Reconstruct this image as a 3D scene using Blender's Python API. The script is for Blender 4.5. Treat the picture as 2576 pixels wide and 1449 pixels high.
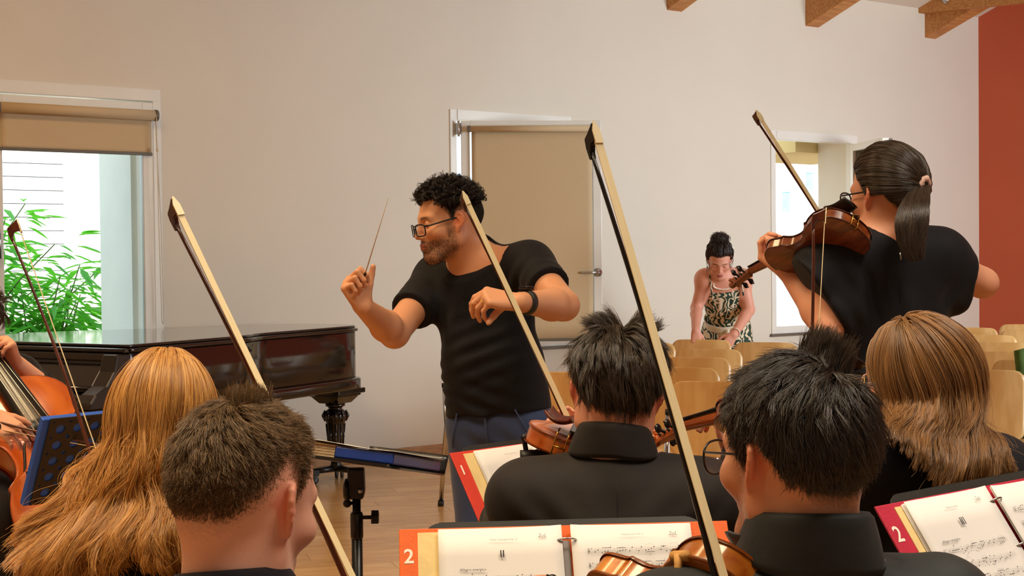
import bpy, bmesh, math, random
import numpy as np
from mathutils import Matrix, Vector

for _o in list(bpy.data.objects):
    bpy.data.objects.remove(_o)
SC = bpy.context.scene
COL = SC.collection
RNG = np.random.default_rng(7)
random.seed(7)

# ------------------------------------------------------------------ camera
FPX = 3435.0
IW, IH = 2576, 1449
CAM_H = 1.35
_pit = -math.atan((724.5 - 656) / FPX)
_rol = 0.01
_fw = np.array([0, math.cos(_pit), math.sin(_pit)])
_up = np.array([0, -math.sin(_pit), math.cos(_pit)])
_rt = np.array([1.0, 0, 0])
_c, _s = math.cos(_rol), math.sin(_rol)
CR = _rt * _c - _up * _s
CU = _up * _c + _rt * _s
CO = np.array([0, 0, CAM_H])
cam = bpy.data.cameras.new('camera')
cam.sensor_width = 36.0
cam.lens = 36.0 * FPX / IW
cam.clip_start = 0.05
cam.clip_end = 300
camo = bpy.data.objects.new('camera', cam)
COL.objects.link(camo)
camo.matrix_world = Matrix(((CR[0], CU[0], -_fw[0], CO[0]), (CR[1], CU[1], -_fw[1], CO[1]),
                            (CR[2], CU[2], -_fw[2], CO[2]), (0, 0, 0, 1)))
SC.camera = camo

# ------------------------------------------------------------------ light and exposure
SC.view_settings.view_transform = 'Standard'
SC.view_settings.look = 'None'
SC.view_settings.exposure = 0.0
SC.view_settings.gamma = 1.0
SC.view_settings.use_curve_mapping = False
SC.cycles.use_denoising = True
SC.cycles.max_bounces = 8
SC.cycles.diffuse_bounces = 5
SC.cycles.glossy_bounces = 4
SC.cycles.transmission_bounces = 6
SC.cycles.transparent_max_bounces = 12
SC.cycles.sample_clamp_indirect = 6
SC.cycles.caustics_reflective = False
SC.cycles.caustics_refractive = False
SC.cycles_curves.shape = 'RIBBONS'

wd = bpy.data.worlds.new('sky')
SC.world = wd
wd.use_nodes = True
_bg = wd.node_tree.nodes['Background']
_bg.inputs[0].default_value = (0.70, 0.88, 1.0, 1)
_bg.inputs[1].default_value = 2.4


def lamp(name, kind, loc, energy, color, size=1.0, size_y=None, target=None, angle=None, spread=None):
    l = bpy.data.lights.new(name, kind)
    l.energy = energy
    l.color = color
    if kind == 'AREA':
        l.size = size
        if size_y:
            l.shape = 'RECTANGLE'
            l.size_y = size_y
        if spread:
            l.spread = spread
    if kind == 'SUN':
        l.angle = angle or 0.01
    o = bpy.data.objects.new(name, l)
    COL.objects.link(o)
    o.location = loc
    if target is not None:
        o.rotation_euler = (Vector(target) - Vector(loc)).to_track_quat('-Z', 'Y').to_euler()
    return o


# sun on the street side, beyond the back wall it lights the facades opposite the windows
lamp('sun', 'SUN', (0, 0, 20), 6.5, (1.0, 0.96, 0.9), target=(-1.0, 9.0, 11.0), angle=0.009)
# assumed area lamps added unseen above the frame, warming players and left wall
lamp('overhead_fill', 'AREA', (-1.2, 2.0, 4.4), 58, (1.0, 0.78, 0.50), 2.2, 1.2, target=(-1.2, 2.2, 0), spread=1.75)
lamp('overhead_fill', 'AREA', (2.0, 1.6, 4.6), 58, (1.0, 0.88, 0.72), 1.8, 1.0, target=(1.9, 2.0, 0), spread=1.75)
lamp('overhead_fill', 'AREA', (-2.4, 4.6, 4.6), 95, (1.0, 0.68, 0.36), 1.8, 1.0, target=(-2.0, 5.8, 0), spread=2.2)
# added unseen area lamps: daylight-like fill from the right and rear of the hall
lamp('side_fill', 'AREA', (7.0, 5.2, 1.9), 185, (0.86, 0.95, 1.0), 3.6, 2.2, target=(1.9, 10.6, 1.9), spread=2.0)
lamp('rear_fill', 'AREA', (2.2, -4.0, 1.9), 26, (1.0, 0.92, 0.82), 5.0, 2.0, target=(0.9, 6.0, 1.0))


# ------------------------------------------------------------------ pixel helpers (used to measure positions in the room)
def ray(px, py):
    return _fw + CR * ((px - IW / 2) / FPX) - CU * ((py - IH / 2) / FPX)


def P(px, py, Z):
    return CO + ray(px, py) * Z


def floor_at(px, py, h=0.0):
    r = ray(px, py)
    return CO + r * ((h - CAM_H) / r[2])


# ------------------------------------------------------------------ materials
MATS = {}


def _n(nt, t, **kw):
    n = nt.nodes.new(t)
    for k, v in kw.items():
        if k in n.inputs:
            n.inputs[k].default_value = v
        else:
            setattr(n, k, v)
    return n


def rgba(c):
    return (c[0], c[1], c[2], 1)


def srgb(r, g, b):
    f = lambda v: (v / 255 / 12.92) if v / 255 <= 0.04045 else ((v / 255 + 0.055) / 1.055) ** 2.4
    return (f(r), f(g), f(b))


def mat(name, color, rough=0.5, metal=0.0, var=0.0, vscale=8.0, bump=0.0, bscale=40.0, stretch=(1, 1, 1),
        color2=None, spec=0.5, coat=0.0, sheen=0.0, trans=0.0, sss=0.0, coords='Object', detail=4.0):
    if name in MATS:
        return MATS[name]
    m = bpy.data.materials.new(name)
    MATS[name] = m
    m.use_nodes = True
    nt = m.node_tree
    b = nt.nodes['Principled BSDF']
    b.inputs['Base Color'].default_value = rgba(color)
    b.inputs['Roughness'].default_value = rough
    b.inputs['Metallic'].default_value = metal
    b.inputs['Specular IOR Level'].default_value = spec
    b.inputs['Coat Weight'].default_value = coat
    b.inputs['Coat Roughness'].default_value = 0.08
    b.inputs['Sheen Weight'].default_value = sheen
    b.inputs['Transmission Weight'].default_value = trans
    b.inputs['Subsurface Weight'].default_value = sss
    if sss:
        b.inputs['Subsurface Radius'].default_value = (0.012, 0.005, 0.003)
        b.inputs['Subsurface Scale'].default_value = 1.0
    tc = _n(nt, 'ShaderNodeTexCoord')
    mp = _n(nt, 'ShaderNodeMapping')
    mp.inputs['Scale'].default_value = stretch
    nt.links.new(tc.outputs[coords], mp.inputs[0])
    if var > 0:
        nz = _n(nt, 'ShaderNodeTexNoise', Scale=vscale, Detail=detail)
        nt.links.new(mp.outputs[0], nz.inputs['Vector'])
        rp = _n(nt, 'ShaderNodeValToRGB')
        c2 = color2 or tuple(v * (1 - var) for v in color)
        rp.color_ramp.elements[0].position = 0.35
        rp.color_ramp.elements[1].position = 0.65
        rp.color_ramp.elements[0].color = rgba(c2)
        rp.color_ramp.elements[1].color = rgba(color)
        nt.links.new(nz.outputs['Fac'], rp.inputs[0])
        nt.links.new(rp.outputs[0], b.inputs['Base Color'])
    if bump > 0:
        nz2 = _n(nt, 'ShaderNodeTexNoise', Scale=bscale, Detail=5.0)
        nt.links.new(mp.outputs[0], nz2.inputs['Vector'])
        bp = _n(nt, 'ShaderNodeBump', Strength=bump, Distance=0.01)
        nt.links.new(nz2.outputs['Fac'], bp.inputs['Height'])
        nt.links.new(bp.outputs[0], b.inputs['Normal'])
    return m


def glass_mat(name, tint=(1, 1, 1), rough=0.0, ior=1.45):
    if name in MATS:
        return MATS[name]
    m = bpy.data.materials.new(name)
    MATS[name] = m
    m.use_nodes = True
    nt = m.node_tree
    nt.nodes.remove(nt.nodes['Principled BSDF'])
    out = nt.nodes['Material Output']
    tr = _n(nt, 'ShaderNodeBsdfTransparent')
    tr.inputs[0].default_value = rgba(tint)
    gl = _n(nt, 'ShaderNodeBsdfGlossy', Roughness=rough)
    fr = _n(nt, 'ShaderNodeFresnel', IOR=ior)
    mx = _n(nt, 'ShaderNodeMixShader')
    nt.links.new(fr.outputs[0], mx.inputs[0])
    nt.links.new(tr.outputs[0], mx.inputs[1])
    nt.links.new(gl.outputs[0], mx.inputs[2])
    nt.links.new(mx.outputs[0], out.inputs[0])
    return m


def wood(name, c1, c2, rough=0.4, scale=3.0, stretch=(1, 12, 12), coat=0.0, bump=0.05):
    return mat(name, c1, rough, var=1, color2=c2, vscale=scale, stretch=stretch, bump=bump, bscale=scale * 3, coat=coat, detail=6)


# ------------------------------------------------------------------ objects
def tag(o, label=None, cat=None, group=None, kind=None):
    if label:
        o['label'] = label
    if cat:
        o['category'] = cat
    if group:
        o['group'] = group
    if kind:
        o['kind'] = kind
    return o


def thing(name, label, cat, M=None, group=None):
    o = bpy.data.objects.new(name, None)
    o.empty_display_size = 0.1
    COL.objects.link(o)
    o.matrix_world = M if M is not None else Matrix.Identity(4)
    return tag(o, label, cat, group)


def link(name, me, m, parent=None, world=False, smooth=None):
    """one object; with world=True the mesh is in room coordinates although it has a parent"""
    o = bpy.data.objects.new(name, me)
    if m is not None:
        if isinstance(m, (list, tuple)):
            for x in m:
                me.materials.append(x)
        else:
            me.materials.append(m)
    COL.objects.link(o)
    if parent is not None:
        o.parent = parent
        if world:
            M = parent.matrix_basis.copy()
            q = parent
            while q.parent is not None:
                M = q.parent.matrix_basis @ q.matrix_parent_inverse @ M
                q = q.parent
            o.matrix_parent_inverse = M.inverted()
    return o


class MB:
    """collects simple solids, then becomes one mesh"""

    def __init__(s):
        s.v = []
        s.f = []
        s.mi = []
        s.sm = []

    def add(s, vs, fs, mi=0, smooth=False):
        b = len(s.v)
        s.v.extend([tuple(map(float, v)) for v in vs])
        for f in fs:
            s.f.append(tuple(i + b for i in f))
            s.mi.append(mi)
            s.sm.append(smooth)
        return s

    def box(s, lo, hi, M=None, mi=0):
        x0, y0, z0 = lo
        x1, y1, z1 = hi
        vs = [(x0, y0, z0), (x1, y0, z0), (x1, y1, z0), (x0, y1, z0), (x0, y0, z1), (x1, y0, z1), (x1, y1, z1), (x0, y1, z1)]
        if M is not None:
            vs = [M @ Vector(v) for v in vs]
        return s.add(vs, [(0, 3, 2, 1), (4, 5, 6, 7), (0, 1, 5, 4), (1, 2, 6, 5), (2, 3, 7, 6), (3, 0, 4, 7)], mi)

    def tube(s, pts, r, n=10, mi=0, cap=True, closed=False, flat=1.0):
        pts = [np.array(p, float) for p in pts]
        N = len(pts)
        rs = r if hasattr(r, '__len__') else [r] * N
        vs = []
        pu = None
        for i in range(N):
            if closed:
                t = pts[(i + 1) % N] - pts[i - 1]
            else:
                t = pts[min(i + 1, N - 1)] - pts[max(i - 1, 0)]
            t = t / (np.linalg.norm(t) + 1e-12)
            if pu is None:
                a = np.array([0, 0, 1.0]) if abs(t[2]) < 0.9 else np.array([1.0, 0, 0])
                u = a - t * (a @ t)
            else:
                u = pu - t * (pu @ t)
            u = u / (np.linalg.norm(u) + 1e-12)
            w = np.cross(t, u)
            pu = u
            for k in range(n):
                a = 2 * math.pi * k / n
                vs.append(pts[i] + rs[i] * (math.cos(a) * u + flat * math.sin(a) * w))
        fs = []
        for i in range(N if closed else N - 1):
            j = (i + 1) % N
            for k in range(n):
                l = (k + 1) % n
                fs.append((i * n + k, i * n + l, j * n + l, j * n + k))
        if cap and not closed:
            fs.append(tuple(range(n))[::-1])
            fs.append(tuple((N - 1) * n + k for k in range(n)))
        return s.add(vs, fs, mi, True)

    def lathe(s, prof, n=24, M=None, mi=0):
        vs = []
        for r, z in prof:
            for k in range(n):
                a = 2 * math.pi * k / n
                v = Vector((r * math.cos(a), r * math.sin(a), z))
                vs.append(M @ v if M is not None else v)
        fs = []
        for i in range(len(prof) - 1):
            for k in range(n):
                l = (k + 1) % n
                fs.append((i * n + k, i * n + l, (i + 1) * n + l, (i + 1) * n + k))
        fs.append(tuple(range(n))[::-1])
        fs.append(tuple((len(prof) - 1) * n + k for k in range(n)))
        return s.add(vs, fs, mi, True)

    def prism(s, out, z0, z1, M=None, mi=0):
        n = len(out)
        vs = [Vector((x, y, z0)) for x, y in out] + [Vector((x, y, z1)) for x, y in out]
        if M is not None:
            vs = [M @ v for v in vs]
        fs = [tuple(range(n))[::-1], tuple(range(n, 2 * n))]
        for i in range(n):
            j = (i + 1) % n
            fs.append((i, j, n + j, n + i))
        return s.add(vs, fs, mi)

    def ball(s, c, r, n=10, m=8, M=None, mi=0, sq=(1, 1, 1)):
        prof = []
        vs = []
        for i in range(1, m):
            a = math.pi * i / m
            for k in range(n):
                b = 2 * math.pi * k / n
                vs.append((c[0] + r * sq[0] * math.sin(a) * math.cos(b), c[1] + r * sq[1] * math.sin(a) * math.sin(b), c[2] - r * sq[2] * math.cos(a)))
        vs.append((c[0], c[1], c[2] - r * sq[2]))
        vs.append((c[0], c[1], c[2] + r * sq[2]))
        if M is not None:
            vs = [M @ Vector(v) for v in vs]
        fs = []
        for i in range(m - 2):
            for k in range(n):
                l = (k + 1) % n
                fs.append((i * n + k, i * n + l, (i + 1) * n + l, (i + 1) * n + k))
        t = (m - 1) * n
        for k in range(n):
            l = (k + 1) % n
            fs.append((t, l, k))
            fs.append((t + 1, (m - 2) * n + k, (m - 2) * n + l))
        return s.add(vs, fs, mi, True)

    def grid(s, fn, nu, nv, mi=0, thick=0.0):
        """fn(u,v)->point, u,v in 0..1; with thickness along the grid normal"""
        p = np.array([[fn(i / nu, j / nv) for j in range(nv + 1)] for i in range(nu + 1)], float)
        if thick:
            du = np.gradient(p, axis=0)
            dv = np.gradient(p, axis=1)
            nn = np.cross(du, dv)
            nn /= np.linalg.norm(nn, axis=2, keepdims=True) + 1e-12
            q = p - nn * thick
        w = nv + 1
        fs = [(i * w + j, (i + 1) * w + j, (i + 1) * w + j + 1, i * w + j + 1) for i in range(nu) for j in range(nv)]
        if not thick:
            return s.add(p.reshape(-1, 3), fs, mi, True)
        N = (nu + 1) * w
        fs += [tuple(N + k for k in f[::-1]) for f in fs]
        rim = [i * w for i in range(nu + 1)] + [nu * w + j for j in range(1, w)] + [i * w + nv for i in range(nu - 1, -1, -1)] + [j for j in range(nv - 1, 0, -1)]
        for a in range(len(rim)):
            i, j = rim[a], rim[(a + 1) % len(rim)]
            fs.append((j, i, N + i, N + j))
        return s.add(np.concatenate([p.reshape(-1, 3), q.reshape(-1, 3)]), fs, mi, True)

    def mesh(s, name, bevel=0):
        me = bpy.data.meshes.new(name)
        me.from_pydata(s.v, [], s.f)
        me.polygons.foreach_set('material_index', s.mi)
        me.polygons.foreach_set('use_smooth', s.sm)
        me.update()
        return me

    def build(s, name, m, parent=None, world=False, bevel=0.0, seg=2):
        o = link(name, s.mesh(name), m, parent, world)
        if bevel:
            md = o.modifiers.new('bevel', 'BEVEL')
            md.width = bevel
            md.segments = seg
            md.limit_method = 'ANGLE'
            md.angle_limit = 0.7
        return o


def frame(o, x=None, y=None, z=None):
    """4x4 from an origin and two of the three axes"""
    if x is not None and y is not None:
        x = Vector(x).normalized()
        z = x.cross(Vector(y)).normalized()
        y = z.cross(x)
    elif x is not None:
        x = Vector(x).normalized()
        y = Vector(z).cross(x).normalized()
        z = x.cross(y)
    else:
        z = Vector(z).normalized()
        x = Vector(y).cross(z).normalized()
        y = z.cross(x)
    return Matrix(((x[0], y[0], z[0], o[0]), (x[1], y[1], z[1], o[1]), (x[2], y[2], z[2], o[2]), (0, 0, 0, 1)))


def copy_tree(o, parent=None, M=None):
    c = o.copy()
    COL.objects.link(c)
    c.parent = parent
    if M is not None:
        c.matrix_world = M
    for ch in list(o.children):
        d = copy_tree(ch, c)
        d.matrix_parent_inverse = ch.matrix_parent_inverse.copy()
        d.matrix_basis = ch.matrix_basis.copy()
    return c


def text_mesh(txt, size, M, shear=0.0, bold=0.0):
    cu = bpy.data.curves.new('t', 'FONT')
    cu.body = txt
    cu.size = size
    cu.shear = shear
    cu.offset = bold
    cu.resolution_u = 3
    o = bpy.data.objects.new('t', cu)
    COL.objects.link(o)
    dg = bpy.context.evaluated_depsgraph_get()
    me = bpy.data.meshes.new_from_object(o.evaluated_get(dg))
    vs = [M @ v.co for v in me.vertices]
    fs = [tuple(p.vertices) for p in me.polygons]
    bpy.data.objects.remove(o)
    bpy.data.curves.remove(cu)
    bpy.data.meshes.remove(me)
    return vs, fs
# =================================================================== the room
WA = np.array([-0.5349, 9.5363, 0.0])            # a point at the foot of the back wall
WD = np.array([0.81944, 0.57316, 0.0])           # along the wall, to the right
WN = np.array([0.57316, -0.81944, 0.0])          # into the room
MW = Matrix(((WD[0], -WN[0], 0, WA[0]), (WD[1], -WN[1], 0, WA[1]), (0, 0, 1, 0), (0, 0, 0, 1)))  # x along, y outwards, z up

m_wall = mat('wall_paint', srgb(229, 221, 206), 0.75, var=0.03, vscale=1.5, bump=0.06, bscale=160)
m_red = mat('red_paint', srgb(212, 102, 68), 0.8, var=0.06, vscale=1.2, bump=0.06, bscale=160)
m_ceil = mat('ceiling_paint', srgb(225, 215, 200), 0.8, var=0.03, vscale=2)
m_white = mat('window_paint', srgb(240, 238, 230), 0.35, var=0.03, vscale=6)
m_beam = wood('beam_wood', srgb(208, 148, 80), srgb(176, 112, 54), 0.55, 2.2, (2.2, 22, 22), bump=0.08)
m_base = wood('skirting_wood', srgb(190, 146, 96), srgb(165, 118, 74), 0.4, 3, (3, 20, 20))
m_glass = glass_mat('window_glass', (0.93, 0.98, 1.0))
m_grey = mat('grey_plastic', srgb(110, 102, 88), 0.45, var=0.1)
m_blind = mat('blind_fabric', srgb(208, 184, 146), 0.85, var=0.03, vscale=90, bump=0.04, bscale=500)
m_steel = mat('brushed_steel', srgb(205, 205, 205), 0.28, 1.0, var=0.06, vscale=30)

WIN = [(-3.04, -1.97), (0.13, 1.20), (3.30, 4.37)]
WZ0, WZ1 = 0.715, 2.42
THK = 0.45


def wall_with_openings(name, M, u0, u1, z1, thick, holes, m):
    us = sorted({u0, u1} | {a for h in holes for a in h[:2]})
    zs = sorted({0.0, z1} | {a for h in holes for a in h[2:]})
    b = MB()
    ishole = lambda u, z: any(h[0] < u < h[1] and h[2] < z < h[3] for h in holes)
    for i in range(len(us) - 1):
        for j in range(len(zs) - 1):
            a, c, d, e = us[i], us[i + 1], zs[j], zs[j + 1]
            if ishole((a + c) / 2, (d + e) / 2):
                continue
            b.add([(a, 0, d), (c, 0, d), (c, 0, e), (a, 0, e)], [(0, 1, 2, 3)])
            b.add([(a, thick, d), (c, thick, d), (c, thick, e), (a, thick, e)], [(3, 2, 1, 0)])
    for a, c, d, e in holes:
        b.add([(a, 0, d), (a, thick, d), (a, thick, e), (a, 0, e)], [(0, 1, 2, 3)])
        b.add([(c, 0, d), (c, thick, d), (c, thick, e), (c, 0, e)], [(3, 2, 1, 0)])
        b.add([(a, 0, d), (c, 0, d), (c, thick, d), (a, thick, d)], [(0, 1, 2, 3)])
        b.add([(a, 0, e), (c, 0, e), (c, thick, e), (a, thick, e)], [(3, 2, 1, 0)])
    b.add([(u0, 0, 0), (u0, thick, 0), (u0, thick, z1), (u0, 0, z1), (u1, 0, 0), (u1, thick, 0), (u1, thick, z1), (u1, 0, z1)],
          [(0, 3, 2, 1), (4, 5, 6, 7), (3, 7, 6, 2)])
    o = b.build(name, m)
    o.matrix_world = M
    return tag(o, kind='structure')


UL, UR = -6.6, 6.095
DEPTH = 15.5
wall_with_openings('wall_back', MW, UL, UR, 3.75, THK, [(a, b, WZ0, WZ1) for a, b in WIN], m_wall)
o_red = MB().box((0, -DEPTH, 0), (0.3, THK, 7.2)).build('wall_right', m_red)
o_red.matrix_world = MW @ Matrix.Translation((UR, 0, 0))
tag(o_red, kind='structure')
o_ = MB().box((-0.3, -DEPTH, 0), (0, THK, 7.2)).build('wall_left', m_wall)
o_.matrix_world = MW @ Matrix.Translation((UL, 0, 0))
tag(o_, kind='structure')
o_ = MB().box((UL, -0.3, 0), (UR, 0, 7.2)).build('wall_rear', m_wall)
o_.matrix_world = MW @ Matrix.Translation((0, -DEPTH, 0))
tag(o_, kind='structure')
SL = math.tan(math.radians(19))
_zc = lambda y: 3.62 + min(-y, 8.0) * SL if y < 0 else 3.62 + (-y) * SL
o_ = MB()
ys = [THK + 0.5, 0, -8.0, -DEPTH]
zz = [3.62 - (THK + 0.5) * SL, 3.62, 3.62 + 8 * SL, 3.62 + 8 * SL]
for i in range(3):
    o_.add([(UL, ys[i], zz[i]), (UR + .3, ys[i], zz[i]), (UR + .3, ys[i + 1], zz[i + 1]), (UL, ys[i + 1], zz[i + 1]),
            (UL, ys[i], zz[i] + .2), (UR + .3, ys[i], zz[i] + .2), (UR + .3, ys[i + 1], zz[i + 1] + .2), (UL, ys[i + 1], zz[i + 1] + .2)],
           [(0, 1, 2, 3), (7, 6, 5, 4), (0, 4, 5, 1), (3, 2, 6, 7), (0, 3, 7, 4), (1, 5, 6, 2)])
o_ = o_.build('ceiling', m_ceil)
o_.matrix_world = MW.copy()
tag(o_, kind='structure')

# skirting board along the back wall
o_ = MB().box((UL, -0.018, 0.0), (UR, 0.0, 0.072)).build('baseboard_back', m_base, bevel=0.004)
o_.matrix_world = MW.copy()
tag(o_, kind='structure')

# floor: a subfloor and laminate planks lying on it where the camera can see them
m_sub = wood('subfloor_wood', srgb(188, 146, 92), srgb(160, 118, 70), 0.35, 2.0, (1.5, 10, 10))
PLK = [wood('plank_wood_%d' % i, c, d, 0.26, 2.2, (1.6, 16, 16), coat=0.15, bump=0.02) for i, (c, d) in enumerate([
    (srgb(226, 186, 128), srgb(204, 160, 102)), (srgb(220, 178, 118), srgb(196, 150, 94)),
    (srgb(230, 192, 136), srgb(208, 166, 110)), (srgb(214, 172, 114), srgb(190, 144, 90))])]
fl = MB().box((-9, -7, -0.1), (12, 16, -0.008)).build('floor', m_sub)
tag(fl, kind='structure')
PANG = math.radians(17)
pm = []
for k in range(4):
    me = MB().box((0, 0.0008, -0.008), (1.398, 0.1392, 0.0)).mesh('plank')
    me.materials.append(PLK[k])
    pm.append(me)
r_ = random.Random(3)
ca, sa = math.cos(PANG), math.sin(PANG)
npl = 0
for row in range(-10, 120):
    for colm in range(-8, 9):
        lx = colm * 1.4 + (row * 0.53) % 1.4
        ly = row * 0.14
        cx, cy = lx + 0.7, ly + 0.07
        wx, wy = ca * cx - sa * cy, sa * cx + ca * cy
        if not (5.2 < wy < 12.3):
            continue
        if (np.array([wx, wy, 0]) - WA) @ WN < -0.3:
            continue
        q = np.array([wx, wy, 0.0]) - CO
        zd = q @ _fw
        px = IW / 2 + FPX * (q @ CR) / zd
        if -350 < px < 420 and wy > 9:
            continue
        if not (-500 < px < 3000) or (1500 < px < 2400 and wy < 6.6):
            continue
        o = bpy.data.objects.new('plank', pm[r_.randrange(4)])
        COL.objects.link(o)
        o.parent = fl
        o.location = (ca * lx - sa * ly, sa * lx + ca * ly, 0)
        o.rotation_euler = (0, 0, PANG)
        npl += 1
print('planks', npl)


# ------------------------------------------------------------------ roof timbers
def beam(name, u0, u1, zlow, h, y0, y1, slope, label, bolts=()):
    """timber square to the back wall; its underside is at zlow at the wall and rises by slope into the room"""
    b = MB()
    za, zb = zlow - y0 * slope, zlow - y1 * slope
    b.add([(u0, y0, za), (u1, y0, za), (u1, y1, zb), (u0, y1, zb), (u0, y0, za + h), (u1, y0, za + h), (u1, y1, zb + h), (u0, y1, zb + h)],
          [(0, 1, 2, 3), (7, 6, 5, 4), (0, 4, 5, 1), (3, 2, 6, 7), (0, 3, 7, 4), (1, 5, 6, 2)])
    o = b.build(name, m_beam, bevel=0.006)
    o.matrix_world = MW.copy()
    o['kind'] = 'structure'
    return o


beam('trim_1', 2.165, 2.325, 3.31, 0.26, 0.02, -7.5, SL, '')
beam('trim_2', 3.73, 3.895, 3.325, 0.26, 0.02, -7.5, SL, '')
bm3 = beam('trim_3', 5.305, 5.465, 3.36, 0.26, 0.02, -7.5, SL, '')
beam('trim_4', 0.60, 0.76, 3.315, 0.26, 0.02, -7.5, SL, '')
beam('trim_5', -0.97, -0.81, 3.315, 0.26, 0.02, -7.5, SL, '')
tie = beam('trim_6', 5.215, 5.305, 3.575, 0.30, 0.02, -6.5, -0.07, '')
bb = MB()
for yy, zz_ in ((-0.30, 3.645), (-0.86, 3.66)):
    Mb = Matrix.Translation((5.215, yy, zz_)) @ Matrix.Rotation(-math.pi / 2, 4, 'Y')
    bb.lathe([(0.032, 0), (0.032, 0.006), (0.020, 0.007), (0.020, 0.022), (0.010, 0.023), (0.010, 0.035), (0.0, 0.036)], 14, Mb)
bb.build('bolt', m_steel, tie)


# ------------------------------------------------------------------ windows
def bars(b, u0, u1, z0, z1, w, y0, y1, wt=None, wb=None):
    wt, wb = wt or w, wb or w
    b.box((u0, y0, z0), (u0 + w, y1, z1))
    b.box((u1 - w, y0, z0), (u1, y1, z1))
    b.box((u0 + w, y0, z1 - wt), (u1 - w, y1, z1))
    b.box((u0 + w, y0, z0), (u1 - w, y1, z0 + wb))


def window(n, u0, u1):
    b = MB()
    bars(b, u0, u1, WZ0, WZ1, 0.052, -0.012, 0.075, 0.075, 0.06)
    w = b.build('window_%d' % n, m_white, bevel=0.003)
    w.matrix_world = MW.copy()
    w['kind'] = 'structure'
    # shallow cover board over the head of the frame
    MB().box((u0 + 0.06, -0.017, WZ1 - 0.072), (u1 - 0.02, -0.012, WZ1 - 0.004)).build('head_board', m_white, w)
    MB().box((u0 - 0.02, -0.03, WZ0 - 0.022), (u1 + 0.02, 0.02, WZ0)).build('sill', m_grey if n > 1 else m_white, w, bevel=0.003)
    return w


W1 = window(1, *WIN[0])
W2 = window(2, *WIN[1])
W3 = window(3, *WIN[2])


def sash(parent, M, width, zlo, zhi, bar=0.062, handle=False, name='sash'):
    """casement leaf in its own frame: x across from the hinge, y outwards, z up"""
    b = MB()
    bars(b, 0, width, zlo, zhi, bar, -0.02, 0.04)
    s_ = b.build(name, m_white, parent, bevel=0.004)
    s_.matrix_parent_inverse = parent.matrix_basis.inverted()
    s_.matrix_basis = M
    MB().box((bar - 0.01, 0.005, zlo + bar - 0.01), (width - bar + 0.01, 0.012, zhi - bar + 0.01)).build('pane', m_glass, s_)
    return s_


# window 1: closed leaf, blind rolled nearly up
s1 = sash(W1, MW @ Matrix.Translation((WIN[0][0] + 0.055, 0.0, 0)), 0.96, WZ0 + 0.055, WZ1 - 0.085, 0.066)
hb = MB()
hb.box((0.018, -0.032, 1.44), (0.044, -0.02, 1.56))
hb.tube([(0.031, -0.03, 1.53), (0.031, -0.06, 1.53), (0.031, -0.066, 1.50), (0.031, -0.066, 1.39)], 0.009, 8)
hb.build('handle', m_steel, s1)

# window 2: leaf swung into the room, its blind drawn right down
hx = WA + WD * (WIN[1][0] + 0.075) + WN * 0.03
ld = np.array([0.9985, 0.055, 0])
M2 = frame((hx[0], hx[1], 0), x=ld, z=(0, 0, 1))
s2 = sash(W2, M2, 0.99, WZ0 + 0.05, WZ1 - 0.085, 0.062)
hb = MB()
for zz_ in (WZ1 - 0.14, WZ0 + 0.14):
    hb.box((-0.03, -0.034, zz_ - 0.04), (0.0, -0.004, zz_ + 0.04))
    hb.tube([(-0.016, -0.036, zz_ - 0.055), (-0.016, -0.036, zz_ + 0.055)], 0.009, 10)
hb.build('hinge', m_steel, s2)
hb = MB()
hb.lathe([(0.0, -0.001), (0.032, 0), (0.030, 0.007), (0.012, 0.009), (0.010, 0.04), (0.0, 0.041)], 18,
         Matrix.Translation((0.958, -0.02, 1.262)) @ Matrix.Rotation(math.pi / 2, 4, 'X'))
hb.tube([(0.958, -0.055, 1.262), (0.90, -0.058, 1.262), (0.838, -0.056, 1.262)], [0.009, 0.009, 0.008], 10)
hb.build('handle', m_steel, s2)

# window 3: leaf folded right back towards the room
hx = WA + WD * (WIN[2][1] - 0.09) + WN * 0.03
l3 = np.array([0.13, -0.99, 0])
M3 = frame((hx[0], hx[1], 0), x=l3, z=(0, 0, 1))
s3 = sash(W3, M3, 0.70, WZ0 + 0.05, WZ1 - 0.085, 0.06)
hb = MB()
hb.box((0.66, 0.04, WZ1 - 0.15), (0.70, 0.07, WZ1 - 0.09))
hb.box((0.66, 0.04, WZ0 + 0.15), (0.70, 0.07, WZ0 + 0.21))
hb.build('hinge', m_grey, s3)


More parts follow.
